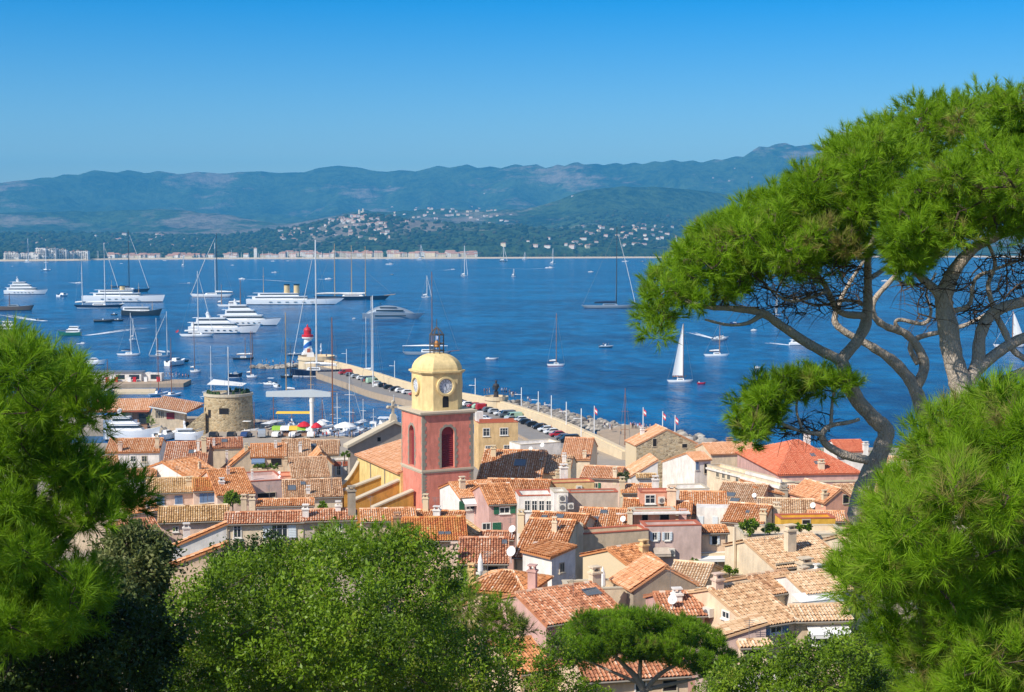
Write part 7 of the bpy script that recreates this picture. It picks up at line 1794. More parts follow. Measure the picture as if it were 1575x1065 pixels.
def bark_mat(name, c0, c1):
    m, nt, b = new_mat(name); tc = N(nt, "ShaderNodeTexCoord"); mp = N(nt, "ShaderNodeMapping"); mp.inputs["Scale"].default_value = (1, 1, .45); nt.links.new(tc.outputs["Object"], mp.inputs[0])
    vo = N(nt, "ShaderNodeTexVoronoi", i_Scale=26.0, feature='DISTANCE_TO_EDGE'); nt.links.new(mp.outputs[0], vo.inputs["Vector"])
    no = N(nt, "ShaderNodeTexNoise", i_Scale=7.0, i_Detail=8.0, i_Roughness=.7); nt.links.new(tc.outputs["Object"], no.inputs["Vector"])
    rp = N(nt, "ShaderNodeValToRGB"); e = rp.color_ramp.elements; e[0].position = .25; e[0].color = (*lin(c0), 1); e[1].position = .7; e[1].color = (*lin(c1), 1)
    ml = N(nt, "ShaderNodeMath", operation='MULTIPLY_ADD'); ml.inputs[1].default_value = 2.2; nt.links.new(vo.outputs["Distance"], ml.inputs[0]); nt.links.new(no.outputs["Fac"], ml.inputs[2])
    nt.links.new(ml.outputs[0], rp.inputs[0]); nt.links.new(rp.outputs[0], b.inputs[0]); b.inputs["Roughness"].default_value = .95; b.inputs["Specular IOR Level"].default_value = .1
    bp = N(nt, "ShaderNodeBump", i_Strength=.7, i_Distance=.02); nt.links.new(ml.outputs[0], bp.inputs["Height"]); nt.links.new(bp.outputs[0], b.inputs["Normal"]); return m
M['bark'] = bark_mat('pine_bark', '#74655a', '#b5a798'); M['twig'] = plain('twig_bark', '#54463a', .95, .3, 6)
def smooth_line(pts, per=6):
    """pts: (x, y, z, r); Catmull-Rom"""
    a = np.array(pts, float); out = []
    for k in range(len(a) - 1):
        p0, p1, p2, p3 = a[max(k - 1, 0)], a[k], a[k + 1], a[min(k + 2, len(a) - 1)]
        for i in range(per):
            u = i / per; out.append(.5 * (2 * p1 + (-p0 + p2) * u + (2 * p0 - 5 * p1 + 4 * p2 - p3) * u * u + (-p0 + 3 * p1 - 3 * p2 + p3) * u ** 3))
    out.append(a[-1]); return np.array(out)
def limb(mb, px_pts, d0, rg, n=10, wob=.03, dd=0.0, rs=1.0):
    """px_pts: (px, py, radius_px[, depth offset])"""
    w = []
    for i, q in enumerate(px_pts):
        d = d0 + (q[3] if len(q) > 3 else 0.0) + dd * i; p = P(q[0], q[1], d); w.append((p.x, p.y, p.z, rs * q[2] / pm(d)))
    s_ = smooth_line(w)
    rad = [max(.006, r * (1 + rg.uniform(-.07, .09))) for r in s_[:, 3]]
    mb.tube([tuple(p + np.array([rg.uniform(-wob, wob) * r for _ in range(3)]) * 1.5) for p, r in zip(s_[:, :3], rad)], rad, n)
    return s_
def poly_sample(poly, n, rg, mind=0, inset=0.0):
    xs = [p[0] for p in poly]; ys = [p[1] for p in poly]; out = []; tries = 0
    A = np.array(poly, float); B = np.roll(A, -1, 0); AB = B - A; L2 = (AB ** 2).sum(1) + 1e-9
    def inside(x, y):
        c = False; j = len(poly) - 1
        for i in range(len(poly)):
            xi, yi = poly[i]; xj, yj = poly[j]
            if (yi > y) != (yj > y) and x < (xj - xi) * (y - yi) / (yj - yi) + xi: c = not c
            j = i
        return c
    while len(out) < n and tries < n * 80:
        tries += 1; x = rg.uniform(min(xs), max(xs)); y = rg.uniform(min(ys), max(ys))
        if not inside(x, y): continue
        q = np.array([x, y]); t = np.clip(((q - A) * AB).sum(1) / L2, 0, 1); ed = np.min(np.hypot(*(A + AB * t[:, None] - q).T))
        if ed < inset * rg.uniform(.5, 1.2): continue
        if mind and any((x - a) ** 2 + (y - b_) ** 2 < mind * mind for a, b_, _ in out): continue
        out.append((x, y, ed))
    return out
def clumps(poly, d0, thick, n, rpx, rg, mind=0, front=0.0, inset=.42, lobe=0, gap=.82):
    """clump centres (world) and radii spread through the crown's volume behind an outline"""
    C, Rr = [], []
    lb = np.array([q[:2] for q in poly_sample(poly, 60, rg, lobe * 1.25, 0)]) if lobe else None
    for x, y, ed in poly_sample(poly, n, rg, mind, rpx * inset):
        bulge = 0.0
        if lobe:
            dl = np.min(np.hypot(lb[:, 0] - x, lb[:, 1] - y)) / lobe
            if dl > .82 and rg.random() < gap: continue
            bulge = 1.5 * lobe / pm(d0) * (1 - min(1, dl) ** 2)
        t = thick * min(1, .3 + ed / 90.0); d = d0 + rg.uniform(-t, t) - front * min(1, ed / 80.0) - bulge
        p = P(x, y, d); C.append(p[:]); Rr.append(rpx * rg.uniform(.7, 1.3) / pm(d0))
    return np.array(C), np.array(Rr)
def needle_mesh(name, C, Rr, mat, parent, rn, tufts=26, needles=34, ln=.13, w=.008, up=.35, squash=.75, toned=.0):
    """tufts of needles over each clump's shell"""
    nC = len(C); nT = nC * tufts
    d = rn.normal(size=(nT, 3)); d[:, 2] += .25; d /= np.linalg.norm(d, axis=1)[:, None]
    ci = np.repeat(np.arange(nC), tufts); rr = Rr[ci] * rn.uniform(.45, 1.0, nT) ** .6
    pos = C[ci] + d * rr[:, None] * np.array([1, 1, squash])
    ax = d + np.array([0, 0, up]) + rn.normal(size=(nT, 3)) * .25; ax /= np.linalg.norm(ax, axis=1)[:, None]
    ti = np.repeat(np.arange(nT), needles); nN = len(ti)
    nd = ax[ti] * rn.uniform(.55, 1.25, (nN, 1)) + rn.normal(size=(nN, 3)) * .40; nd /= np.linalg.norm(nd, axis=1)[:, None]
    base = pos[ti] + ax[ti] * (rn.uniform(-.75, .15, (nN, 1)) * ln)
    L = ln * rn.uniform(.65, 1.15, (nN, 1))
    side = np.cross(nd, rn.normal(size=(nN, 3))); side /= np.linalg.norm(side, axis=1)[:, None] + 1e-9
    v = np.empty((nN, 3, 3)); v[:, 0] = base - side * w / 2; v[:, 1] = base + side * w / 2; v[:, 2] = base + nd * L
    tone_c = rn.normal(.55 + toned, .14, nC); tone_t = np.clip(tone_c[ci] + rn.normal(0, .11, nT), .02, 1)
    tone = np.clip(tone_t[ti] + rn.normal(0, .05, nN), .01, 1)
    f = np.arange(nN * 3).reshape(-1, 3)
    return np_mesh(name, v.reshape(-1, 3), f, mat, parent, tone)
def leaf_mesh(name, C, Rr, mat, parent, rn, leaves=220, size=.06, squash=.85, toned=0.0, drop=.0):
    nC = len(C); n = nC * leaves; ci = np.repeat(np.arange(nC), leaves)
    # each clump is made of sprigs
    ns = max(3, leaves // 14); sd = rn.normal(size=(nC, ns, 3)); sd[:, :, 2] += .3; sd /= np.linalg.norm(sd, axis=2)[:, :, None]
    si = rn.integers(0, ns, n); sp = sd[ci, si]; sl = rn.uniform(.65, 1.1, (nC, ns)) + (rn.random((nC, ns)) < .16) * rn.uniform(.3, .75, (nC, ns)); t = rn.uniform(.3, 1.05, (n, 1)) ** .8 * sl[ci, si][:, None]
    pos = C[ci] + sp * t * Rr[ci][:, None] * np.array([1, 1, squash]) + rn.normal(size=(n, 3)) * (Rr[ci][:, None] * .13)
    a = sp * .6 + rn.normal(size=(n, 3)) * .7; a /= np.linalg.norm(a, axis=1)[:, None]
    nr = rn.normal(size=(n, 3)) * .8 + np.array([-.2, -.25, .75]); b_ = np.cross(a, nr); b_ /= np.linalg.norm(b_, axis=1)[:, None] + 1e-9
    L = size * rn.uniform(.6, 1.35, (n, 1)); Wd = L * rn.uniform(.38, .58, (n, 1)); fold = np.cross(b_, a) * Wd * .25
    v = np.empty((n, 4, 3)); v[:, 0] = pos; v[:, 1] = pos + a * L * .5 + b_ * Wd * .5 + fold; v[:, 2] = pos + a * L; v[:, 3] = pos + a * L * .5 - b_ * Wd * .5 + fold
    tc_ = rn.normal(.50 + toned, .16, nC); st_ = rn.normal(0, .10, (nC, ns)); tone = np.clip(tc_[ci] + st_[ci, si] + rn.normal(0, .10, n), .01, 1)
    return np_mesh(name, v.reshape(-1, 3), np.arange(n * 4).reshape(-1, 4), mat, parent, tone)
def twigs(name, C, Rr, skel, parent, rg, mat='twig', r0=.022, every=1, ext=.6, kink=.12, n=5):
    """thin branches from the nearest limb point (skel: (m,4)) out to each clump, plus short spurs inside it"""
    b = MB(); S_ = np.array(skel)[:, :3]; todo = list(range(0, len(C), every)); Ct = C[todo]
    best = np.full(len(todo), 1e9); src = np.zeros((len(todo), 3))
    for q in S_:
        d = np.linalg.norm(Ct - q, axis=1) + np.maximum(0, q[2] - Ct[:, 2]) * 1.2; m = d < best; best[m] = d[m]; src[m] = q
    left = set(range(len(todo)))
    while left:                     # grow outwards: every clump hangs from the nearest limb or already reached clump
        i = min(left, key=lambda k: best[k]); left.discard(i); c = Ct[i]; a = src[i]; R_ = Rr[todo[i]]
        L = np.linalg.norm(c - a); m = max(3, int(L / .3)); pts = []
        bend = np.array([rg.uniform(-1, 1), rg.uniform(-1, 1), rg.uniform(-.6, .3)]) * L * kink
        for q in range(m + 1):
            t = q / m; pts.append(a + (c - a) * t + bend * math.sin(math.pi * t) + np.array([rg.uniform(-1, 1) for _ in range(3)]) * L * .03)
        rb = r0 * (.6 + .35 * min(L, 2.0) ** .5); b.tube([tuple(p) for p in pts], [rb * (1 - .55 * q / m) for q in range(m + 1)], n)
        for _ in range(4):
            d = np.array([rg.gauss(0, 1), rg.gauss(0, 1), rg.gauss(0, .7)]); d = d / np.linalg.norm(d) * R_ * ext
            p = pts[int(rg.uniform(.55, .95) * m)]; b.tube([tuple(p), tuple(p + d * .55 + np.array([0, 0, .03])), tuple(p + d)], [rb * .4, rb * .3, rb * .15], 4)
        dn = np.linalg.norm(Ct - c, axis=1) + .15; k = dn < best; best[k] = dn[k]; src[k] = c
    return b.build(name, M[mat], parent)
TREES = []
def tree_root(nm, label, px, d, cat='tree', group=None):
    px = px[0] if hasattr(px, '__len__') else px
    x = (px - CX) / FPX * d; o = thing(nm, label, cat, (0, 0, 0), 0, group); TREES.append((o, (x, d, ground_z(x, d)))); return o
def down(px, py, d, r):            # from a limb foot to the soil
    p = P(px, py, d); return (p.x, p.y, ground_z(p.x, p.y) - .5, r)

# ---------- the great umbrella pines at right
def big_pine(label, d, limbs, polys, seed, n_cl, rpx=30, mat='needle', foot=None, tufts=28, needles=36, ln=.16, w=.0095, thick=2.6, every=1, bare=None):
    rg = random.Random(seed); rn = np.random.default_rng(seed); o = tree_root('umbrella_pine', label, limbs[0][0][0], d)
    b = MB(); sk = []
    for l in limbs: sk.append(limb(b, l, d, rg, 12 if l[0][2] > 12 else 8, rs=.6))
    if foot:
        q = limbs[0][0]; p = P(q[0], q[1], d); b.tube([(p.x + .1, p.y, ground_z(p.x, p.y) - .6), (p.x + .05, p.y, (p.z + ground_z(p.x, p.y)) / 2), tuple(p)], [.6 * q[2] / pm(d) * 1.35, .6 * q[2] / pm(d) * 1.1, .6 * q[2] / pm(d)], 12)
    b.build('trunk', M['bark'], o, smooth=True)
    Cs, Rs = [], []
    for poly, n, mind in polys:
        C, Rr = clumps(poly, d, thick, n, rpx, rg, mind, front=.5, lobe=46, gap=.45); Cs.append(C); Rs.append(Rr)
    C = np.concatenate(Cs); Rr = np.concatenate(Rs)
    needle_mesh('crown', C, Rr, M[mat], o, rn, tufts, needles, ln, w)
    twigs('branches', C, Rr, np.concatenate(sk), o, rg, every=every)
    if bare:
        Cb, Rb = [], []
        for poly, n in bare:
            c_, r_ = clumps(poly, d, thick * .8, n, rpx * 1.3, rg); Cb.append(c_); Rb.append(r_)
        twigs('bare_twigs', np.concatenate(Cb), np.concatenate(Rb), np.concatenate(sk), o, rg, r0=.016, ext=1.1, kink=.3)
    return o
A_l = [[(1420, 985, 34), (1370, 905, 31), (1338, 840, 29), (1320, 790, 27), (1332, 742, 25), (1352, 700, 23), (1363, 664, 21), (1345, 645, 20), (1316, 612, 19), (1301, 575, 18), (1293, 552, 17)],
       [(1293, 555, 14), (1245, 530, 12, -.2), (1200, 500, 11, -.4), (1172, 482, 10, -.6), (1130, 475, 8, -.7), (1085, 472, 6, -.8), (1040, 458, 4, -.9)],
       [(1293, 555, 15), (1320, 522, 14, .2), (1333, 490, 14, .4), (1335, 440, 11, .5), (1335, 400, 9, .5), (1345, 350, 6, .5), (1340, 290, 4, .5)],
       [(1331, 486, 10, .4), (1292, 480, 8, .1), (1272, 445, 7, -.1), (1255, 425, 6, -.2), (1200, 412, 4, -.5), (1150, 400, 3, -.6)],
       [(1172, 484, 7, -.6), (1150, 497, 5, -.9), (1120, 500, 4, -1.1), (1085, 492, 3, -1.3)],
       [(1335, 430, 7, .5), (1365, 410, 5, .9), (1385, 380, 4, 1.2), (1410, 350, 3, 1.5)],
       [(1272, 448, 5, -.1), (1240, 460, 4, -.8), (1210, 462, 3, -1.2), (1180, 440, 2, -1.5)],
       [(1333, 470, 6, .4), (1300, 462, 4, .9), (1255, 470, 3, 1.4), (1215, 455, 2, 1.8)]]
A_poly = [([(985, 480), (1000, 425), (1040, 392), (1062, 398), (1080, 430), (1100, 470), (1060, 492), (1030, 500), (1012, 530), (992, 528)], 34, 15),
          ([(1042, 392), (1050, 355), (1110, 335), (1170, 300), (1245, 250), (1300, 215), (1360, 200), (1400, 230), (1390, 300), (1365, 335), (1340, 350), (1345, 385), (1300, 405), (1240, 422), (1180, 428), (1120, 436), (1070, 430)], 230, 13),
          ([(1090, 430), (1140, 415), (1150, 450), (1110, 470)], 7, 14)]
big_pine("large leaning umbrella pine whose forked trunk crosses the red roofs", 22.0, A_l, A_poly, 31, 0, foot=True, bare=[([(1080, 430), (1180, 405), (1300, 380), (1345, 400), (1345, 480), (1250, 500), (1120, 480)], 130)])
B_l = [[(1452, 705, 18), (1424, 652, 17), (1408, 600, 17), (1380, 562, 14), (1345, 536, 11), (1300, 511, 9), (1284, 494, 8), (1290, 470, 6), (1304, 440, 5), (1330, 400, 4)],
       [(1408, 600, 14), (1421, 568, 13), (1416, 542, 12), (1394, 514, 10), (1362, 502, 9), (1344, 485, 8), (1346, 460, 7), (1380, 420, 6), (1400, 380, 5), (1420, 300, 4)],
       [(1412, 560, 8), (1400, 535, 7), (1412, 520, 7), (1450, 510, 6), (1490, 498, 5), (1540, 470, 4)],
       [(1394, 514, 6), (1378, 500, 5), (1384, 492, 5), (1420, 498, 5), (1432, 480, 4), (1425, 450, 3), (1440, 420, 3)]]
B_poly = [([(1245, 250), (1330, 192), (1400, 162), (1480, 142), (1540, 136), (1540, 190), (1480, 230), (1420, 260), (1380, 240), (1300, 250)], 110, 13)]
big_pine("slender twin stemmed umbrella pine behind the leaning one", 25.0, B_l, B_poly, 32, 0, foot=True, ln=.16)
C_l = [[(1490, 690, 36), (1480, 640, 34), (1481, 602, 31), (1468, 560, 27), (1457, 500, 25), (1452, 460, 22), (1466, 420, 19), (1496, 384, 14), (1540, 362, 10), (1600, 345, 7)],
       [(1484, 600, 22), (1503, 560, 17), (1509, 512, 15), (1530, 480, 14), (1575, 464, 13), (1640, 452, 10)],
       [(1496, 575, 16), (1538, 540, 14), (1575, 520, 13), (1640, 500, 10)],
       [(1452, 462, 13), (1432, 440, 11), (1410, 420, 8), (1395, 390, 5), (1370, 350, 4)],
       [(1540, 590, 16), (1570, 575, 14), (1620, 560, 12)],
       [(1530, 482, 9), (1545, 510, 9), (1560, 540, 8), (1590, 560, 8)],
       [(1530, 478, 7), (1520, 440, 6), (1530, 400, 5), (1500, 340, 4)],
       [(1455, 480, 7), (1490, 470, 6), (1500, 430, 5), (1530, 415, 4), (1570, 400, 3)]]
C_poly = [([(1362, 350), (1380, 300), (1420, 262), (1480, 232), (1540, 200), (1600, 185), (1660, 190), (1660, 345), (1600, 355), (1545, 362), (1490, 380), (1442, 382), (1428, 408), (1388, 422), (1368, 390)], 215, 14), ([(1362, 340), (1420, 330), (1440, 380), (1420, 415), (1385, 432), (1364, 395)], 32, 11),
          ([(1520, 200), (1530, 142), (1575, 132), (1680, 140), (1680, 210)], 50, 16)]
big_pine("stout grey trunked umbrella pine at the right edge", 20.5, C_l, C_poly, 33, 0, foot=True, ln=.14, bare=[([(1350, 420), (1440, 400), (1600, 350), (1640, 470), (1520, 520), (1380, 500)], 110)])
D_l = [[(1334, 708, 11), (1300, 700, 11, -.1), (1272, 685, 10, -.2), (1264, 668, 8, -.3), (1278, 655, 6, -.3), (1305, 650, 5, -.4), (1322, 645, 4, -.4)], [(1264, 668, 6, -.3), (1235, 664, 5, -.4), (1210, 655, 4, -.5), (1180, 640, 3, -.5)], [(1278, 655, 5, -.3), (1280, 620, 4, -.3), (1285, 590, 3, -.3)], [(1235, 664, 4, -.4), (1225, 630, 3, -.4), (1230, 600, 2, -.4)]]
D_poly = [([(1126, 625), (1146, 598), (1168, 580), (1210, 566), (1268, 562), (1300, 580), (1330, 572), (1300, 608), (1262, 606), (1218, 618), (1200, 650), (1168, 690), (1142, 694), (1132, 660)], 46, 14)]
big_pine("small hanging pine crown in front of the bay, left of the leaning trunk", 21.6, D_l, D_poly, 34, 0, rpx=24, tufts=26, thick=1.2, bare=[([(1170, 690), (1200, 640), (1290, 610), (1310, 660), (1250, 690)], 30)])
# ---------- bushy young pine, lower right
def bushy_pine(nm, label, d, polys, seed, rpx, mat, tufts, needles, ln, w, thick, trunk, every=2, toned=0.0, squash=.9, up=.35, lobe=0):
    rg = random.Random(seed); rn = np.random.default_rng(seed); o = tree_root(nm, label, trunk[0][0], d); b = MB()
    sk = [limb(b, t, d, rg, 10) for t in trunk]; q = trunk[0][0]; p = P(q[0], q[1], d)
    b.tube([(p.x, p.y, ground_z(p.x, p.y) - .5), tuple(p)], [q[2] / pm(d) * 1.4, q[2] / pm(d)], 10); b.build('trunk', M['bark'], o, smooth=True)
    Cs, Rs = [], []
    for poly, n, mind, tk_, *dz in polys:
        C, Rr = clumps(poly, dz[0] if dz else d, thick * tk_, n, rpx, rg, mind, front=thick * .5, lobe=lobe); Cs.append(C); Rs.append(Rr)
    C = np.concatenate(Cs); Rr = np.concatenate(Rs); needle_mesh('crown', C, Rr, M[mat], o, rn, tufts, needles, ln, w, toned=toned, squash=squash, up=up); twigs('branches', C, Rr, np.concatenate(sk), o, rg, every=every, r0=.012); return o
bushy_pine('young_pine', "dense bright green pine filling the lower right corner", 13.5, [([(1290, 880), (1310, 820), (1325, 765), (1350, 735), (1400, 725), (1405, 670), (1440, 632), (1480, 612), (1530, 600), (1600, 600), (1680, 620), (1680, 1130), (1420, 1130), (1400, 1050), (1370, 990), (1315, 940)], 330, 17, 1.0)],
           41, 40, 'needle', 26, 38, .150, .0064, 1.5, [[(1600, 1200, 40), (1590, 1050, 30), (1560, 900, 22), (1530, 760, 14), (1520, 640, 8)], [(1590, 1000, 16), (1500, 900, 10), (1420, 840, 6), (1350, 800, 4)], [(1580, 960, 14), (1480, 980, 9), (1400, 960, 5)]], toned=.12, lobe=72)
# ---------- left pine
bushy_pine('left_pine', "tall dark pine at the left edge with bright sunlit top", 17.5, [([(-60, 520), (0, 512), (40, 514), (80, 532), (120, 556), (150, 588), (172, 622), (160, 655), (120, 670), (70, 680), (-60, 690)], 100, 17, 1.0),
            ([(40, 670), (100, 680), (140, 700), (150, 740), (110, 760), (60, 740), (-60, 760), (-60, 690)], 40, 18, .8), ([(100, 690), (140, 700), (170, 730), (224, 748), (222, 770), (192, 795), (150, 830), (110, 800)], 26, 17, .6),
            ([(-60, 760), (20, 745), (70, 770), (100, 800), (96, 850), (70, 890), (20, 900), (-60, 900)], 75, 16, 1.0), ([(-60, 900), (60, 890), (130, 860), (170, 900), (150, 960), (60, 1000), (-60, 1000)], 65, 18, 1.2), ([(-820, 640), (-600, 560), (-300, 560), (-130, 640), (-110, 900), (-160, 1050), (-820, 1000)], 120, 30, 1.4, 13.0)],  # last outline: unseen crown added beyond the left edge to shade the lower left
           42, 34, 'needle', 26, 34, .18, .0090, 1.9, [[(-40, 1200, 30), (-25, 1000, 26), (15, 850, 20), (40, 740, 18), (60, 640, 12), (70, 570, 7)], [(30, 800, 12), (90, 760, 9), (140, 740, 6), (200, 765, 3)], [(10, 900, 14), (80, 850, 9), (130, 800, 6), (180, 775, 3)], [(40, 740, 12), (90, 690, 8), (130, 650, 5)]], every=1, toned=-.10, lobe=58)
# ---------- broadleaved trees
def broadleaf(nm, label, d, polys, seed, rpx, mat, leaves, size, thick, trunk, every=3, toned=0.0, cat='tree', lobe=0):
    rg = random.Random(seed); rn = np.random.default_rng(seed); o = tree_root(nm, label, trunk[0][0], d, cat); b = MB()
    sk = [limb(b, t, d, rg, 8) for t in trunk]; q = trunk[0][0]; p = P(q[0], q[1], d)
    b.tube([(p.x, p.y, ground_z(p.x, p.y) - .5), tuple(p)], [q[2] / pm(d) * 1.3, q[2] / pm(d)], 8); b.build('trunk', M['bark'], o, smooth=True)
    Cs, Rs = [], []
    for poly, n, mind in polys:
        C, Rr = clumps(poly, d, thick, n, rpx, rg, mind, front=thick * .6, lobe=lobe); Cs.append(C); Rs.append(Rr)
    C = np.concatenate(Cs); Rr = np.concatenate(Rs); leaf_mesh('crown', C, Rr, M[mat], o, rn, leaves, size, toned=toned); twigs('branches', C, Rr, np.concatenate(sk), o, rg, every=every, r0=.016); return o
broadleaf('holm_oak', "broad holm oak filling the lower middle, leaves in sunlit sprigs", 33.0, [([(255, 905), (290, 890), (330, 872), (370, 852), (420, 838), (470, 830), (530, 830), (600, 822), (650, 828), (690, 856), (705, 890), (700, 930), (720, 980), (790, 990), (800, 1110), (170, 1110), (180, 1040), (215, 1000), (250, 980)], 400, 15)],
          51, 29, 'oakleaf', 360, .088, 4.2, [[(480, 1300, 26), (480, 1120, 22), (470, 1000, 14), (450, 900, 8)], [(480, 1120, 14), (560, 1000, 10), (620, 900, 5)], [(478, 1100, 14), (380, 1010, 9), (320, 930, 5)], [(480, 1120, 12), (640, 1060, 8), (720, 1010, 4)]], toned=-.05, lobe=50)
bushy_pine('young_pine', "light green young pine top poking up behind the holm oak's crown", 44.0, [([(470, 860), (480, 825), (520, 810), (560, 815), (600, 808), (640, 818), (660, 850), (600, 870)], 26, 16, 1.0)], 43, 24, 'needle', 20, 26, .26, .016, 2.0, [[(560, 1150, 14), (560, 950, 10), (560, 860, 6)]], toned=.16)
bushy_pine('young_pine', "light green young pine before the peach hipped house", 40.0, [([(668, 905), (690, 880), (720, 895), (735, 925), (775, 915), (800, 945), (815, 975), (800, 1010), (740, 1000), (690, 960)], 40, 15, 1.0)], 44, 24, 'needle', 22, 28, .24, .015, 1.8, [[(745, 1200, 12), (745, 1030, 8), (742, 930, 5)]], toned=.18)
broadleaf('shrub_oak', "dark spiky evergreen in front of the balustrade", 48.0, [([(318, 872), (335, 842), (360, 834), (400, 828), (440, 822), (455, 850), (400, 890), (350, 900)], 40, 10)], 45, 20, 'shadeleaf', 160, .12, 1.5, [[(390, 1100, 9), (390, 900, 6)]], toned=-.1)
broadleaf('olive_tree', "dusty olive coloured tree between the left pine and the sloping copings", 27.0, [([(150, 850), (190, 810), (230, 815), (262, 850), (265, 890), (240, 930), (225, 990), (150, 980), (130, 900)], 90, 12)], 52, 24, 'oliveleaf', 320, .095, 1.6, [[(190, 1200, 14), (195, 1000, 10), (200, 900, 6)]])
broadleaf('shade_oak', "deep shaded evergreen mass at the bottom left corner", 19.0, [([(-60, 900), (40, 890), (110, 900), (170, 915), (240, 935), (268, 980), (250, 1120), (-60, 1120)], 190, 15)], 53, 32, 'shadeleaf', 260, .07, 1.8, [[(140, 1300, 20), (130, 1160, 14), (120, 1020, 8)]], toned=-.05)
# ---------- stone pine at the bottom
def stone_pine():
    d = 68.0; rg = random.Random(46); rn = np.random.default_rng(46); o = tree_root('stone_pine', "flat topped stone pine with spreading limbs above a red roof", 985, d); b = MB(); sk = []
    for l in ([(985, 1130, 11), (990, 1075, 10), (984, 1050, 9), (962, 1025, 6), (935, 1000, 4), (905, 985, 3)], [(988, 1070, 8), (1012, 1040, 6), (1050, 1018, 4), (1090, 1005, 3)], [(984, 1050, 6), (985, 1020, 5), (990, 990, 3)], [(988, 1062, 7), (1035, 1052, 5), (1085, 1040, 3), (1110, 1025, 2)], [(985, 1052, 5), (945, 1035, 4), (900, 1015, 2)]): sk.append(limb(b, l, d, rg, 8, rs=.6))
    p = P(985, 1130, d); b.tube([(p.x, p.y, ground_z(p.x, p.y) - .5), tuple(p)], [.3, .21], 8); b.build('trunk', M['bark'], o, smooth=True)
    poly = [(862, 985), (870, 960), (900, 946), (950, 938), (1010, 940), (1060, 953), (1100, 972), (1130, 995), (1134, 1025), (1105, 1048), (1060, 1032), (1015, 1020), (950, 1016), (905, 1020), (868, 1012)]
    C, Rr = clumps(poly, d, 4.2, 190, 16, rg, 8, lobe=24)
    needle_mesh('crown', C, Rr, M['needle'], o, rn, 50, 22, .24, .022, up=.8, squash=.7, toned=-.04); twigs('branches', C, Rr, np.concatenate(sk), o, rg, r0=.035)
stone_pine()
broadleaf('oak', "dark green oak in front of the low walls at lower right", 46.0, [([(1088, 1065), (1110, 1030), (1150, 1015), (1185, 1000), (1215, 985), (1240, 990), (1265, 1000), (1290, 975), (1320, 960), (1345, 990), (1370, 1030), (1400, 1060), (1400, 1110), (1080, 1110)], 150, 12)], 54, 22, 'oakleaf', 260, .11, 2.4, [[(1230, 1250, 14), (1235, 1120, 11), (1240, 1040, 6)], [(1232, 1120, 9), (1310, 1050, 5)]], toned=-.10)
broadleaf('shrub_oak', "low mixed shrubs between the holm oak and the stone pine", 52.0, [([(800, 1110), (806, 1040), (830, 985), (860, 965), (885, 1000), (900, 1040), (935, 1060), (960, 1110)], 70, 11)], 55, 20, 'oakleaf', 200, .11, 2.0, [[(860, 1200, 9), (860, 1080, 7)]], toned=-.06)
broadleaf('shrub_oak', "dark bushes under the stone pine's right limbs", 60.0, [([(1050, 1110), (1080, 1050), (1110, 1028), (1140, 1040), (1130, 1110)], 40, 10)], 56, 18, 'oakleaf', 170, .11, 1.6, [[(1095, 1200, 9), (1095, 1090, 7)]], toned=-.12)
# ---------- small greenery in the town
def shrub(nm, label, px, py, wpx, hpx, d, seed, toned=0.0, mat='oakleaf', cat='shrub', n=14):
    poly = [(px - wpx / 2, py), (px - wpx * .45, py - hpx * .6), (px - wpx * .2, py - hpx), (px + wpx * .2, py - hpx), (px + wpx * .45, py - hpx * .6), (px + wpx / 2, py)]
    rg = random.Random(seed); rn = np.random.default_rng(seed); o = tree_root(nm, label, px, d, cat); C, Rr = clumps(poly, d, wpx / pm(d) * .3, n, min(wpx, hpx) * .24, rg)
    leaf_mesh('foliage', C, Rr, M[mat], o, rn, 110, .22, toned=toned); b = MB(); p = P(px, py, d); b.tube([(p.x, p.y, p.z - 1.2), (p.x, p.y, p.z + hpx / pm(d) * .5)], .08, 6); b.build('stem', M['twig'], o)
shrub('round_shrub', "round green tree between the blue shuttered houses and the low white house", 358, 781, 24, 25, 172, 61, .05, cat='tree', n=22)
shrub('terrace_shrub', "large rounded shrub on the roof garden left of the blue table", 1154, 820, 32, 20, 143.5, 62, .02, n=22)
shrub('hedge', "clipped dark hedge on the roof garden", 1184, 820, 32, 13, 144, 63, -.15, n=18)
shrub('hedge', "leafy hedge under the orange lean-to roof on the roof garden", 1232, 816, 36, 10, 144, 64, 0, n=16)
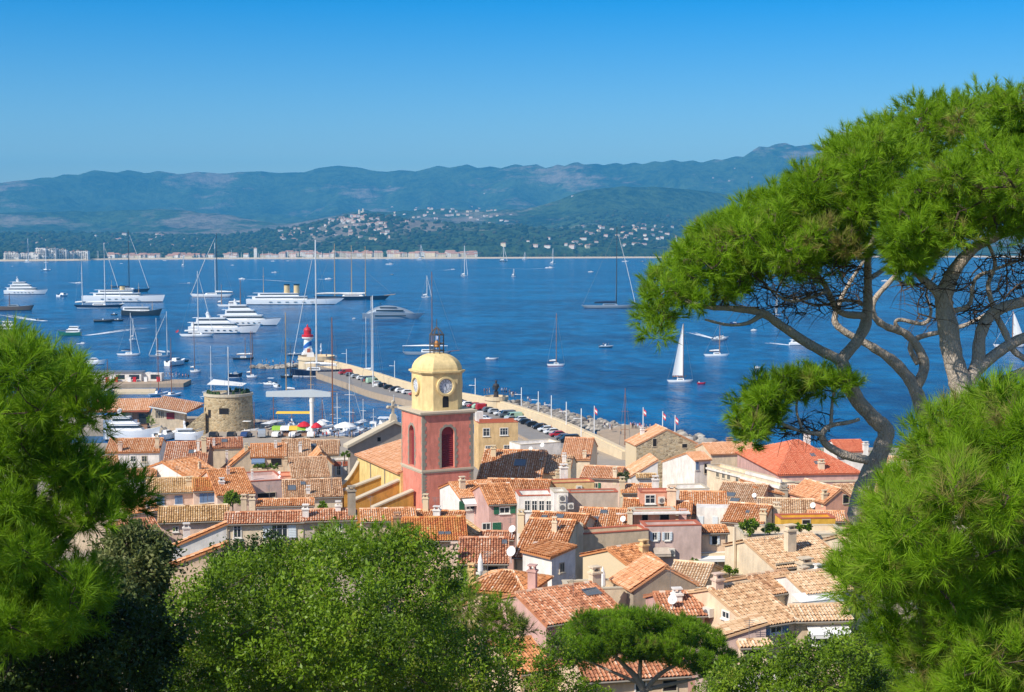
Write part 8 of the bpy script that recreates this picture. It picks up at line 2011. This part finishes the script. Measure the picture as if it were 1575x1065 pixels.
shrub('terrace_shrub', "climbing plant beside the French window awning", 1072, 882, 20, 22, 125, 65, 0, n=14)
shrub('terrace_shrub', "potted plants on the grey planter wall", 1122, 882, 26, 10, 125, 66, .05, n=10)
shrub('palm_shrub', "dwarf palm on the terrace before the stone barn", 958, 738, 18, 14, 200, 67, -.05, 'oliveleaf', n=10)
shrub('terrace_shrub', "potted greenery crowding the terrace with blue awnings", 412, 722, 50, 9, 246, 68, -.1, n=18)
shrub('terrace_shrub', "plants on the white turret house terrace", 530, 703, 22, 8, 228, 69, 0, n=8)
shrub('terrace_shrub', "small bush above the red tile strip of the villa wing", 497, 784, 16, 10, 146, 70, .05, n=8)
shrub('terrace_shrub', "green shrubs below the harbour office's right wing", 232, 655, 16, 14, 376, 71, .1, n=10)

for o, base_ in TREES:             # roots stand at the foot of each tree
    o.location = base_
    for c in o.children: c.location = [-v for v in base_]
# low scrub over the hillside and the ground beside the town
rs_ = np.random.default_rng(91); pts_ = []
while len(pts_) < 1500:
    y = rs_.uniform(30, 330); x = rs_.uniform(-190, 200); half = .34 * y + 2
    if -half < x < half * (1.02 if y < 240 else .6): continue
    if y > 250 and x < 30: continue
    pts_.append((x, y, ground_z(x, y) + rs_.uniform(.2, 1.4)))
scrub = leaf_mesh('scrub', np.array(pts_), rs_.uniform(.9, 2.6, len(pts_)), M['oakleaf'], None, rs_, 90, .42, toned=-.2)
tag(scrub, 'green scrub covering the hillside around the old town', 'scrub', kind='stuff')
# ================================================================ AIR between here and the far hills
hm_, hnt, hb = new_mat("pale_haze"); hnt.nodes.remove(hb)
pv = hnt.nodes.new("ShaderNodeVolumePrincipled"); pv.inputs["Color"].default_value = (.11, .54, 1.0, 1); pv.inputs["Density"].default_value = 1.0e-4; pv.inputs["Anisotropy"].default_value = 0.0
hnt.links.new(pv.outputs[0], hnt.nodes["Material Output"].inputs["Volume"])
b = MB(); b.box2((-9000, -400, -8), (9000, 15500, 900)); hz_ = b.build("haze", hm_); tag(hz_, kind='stuff')
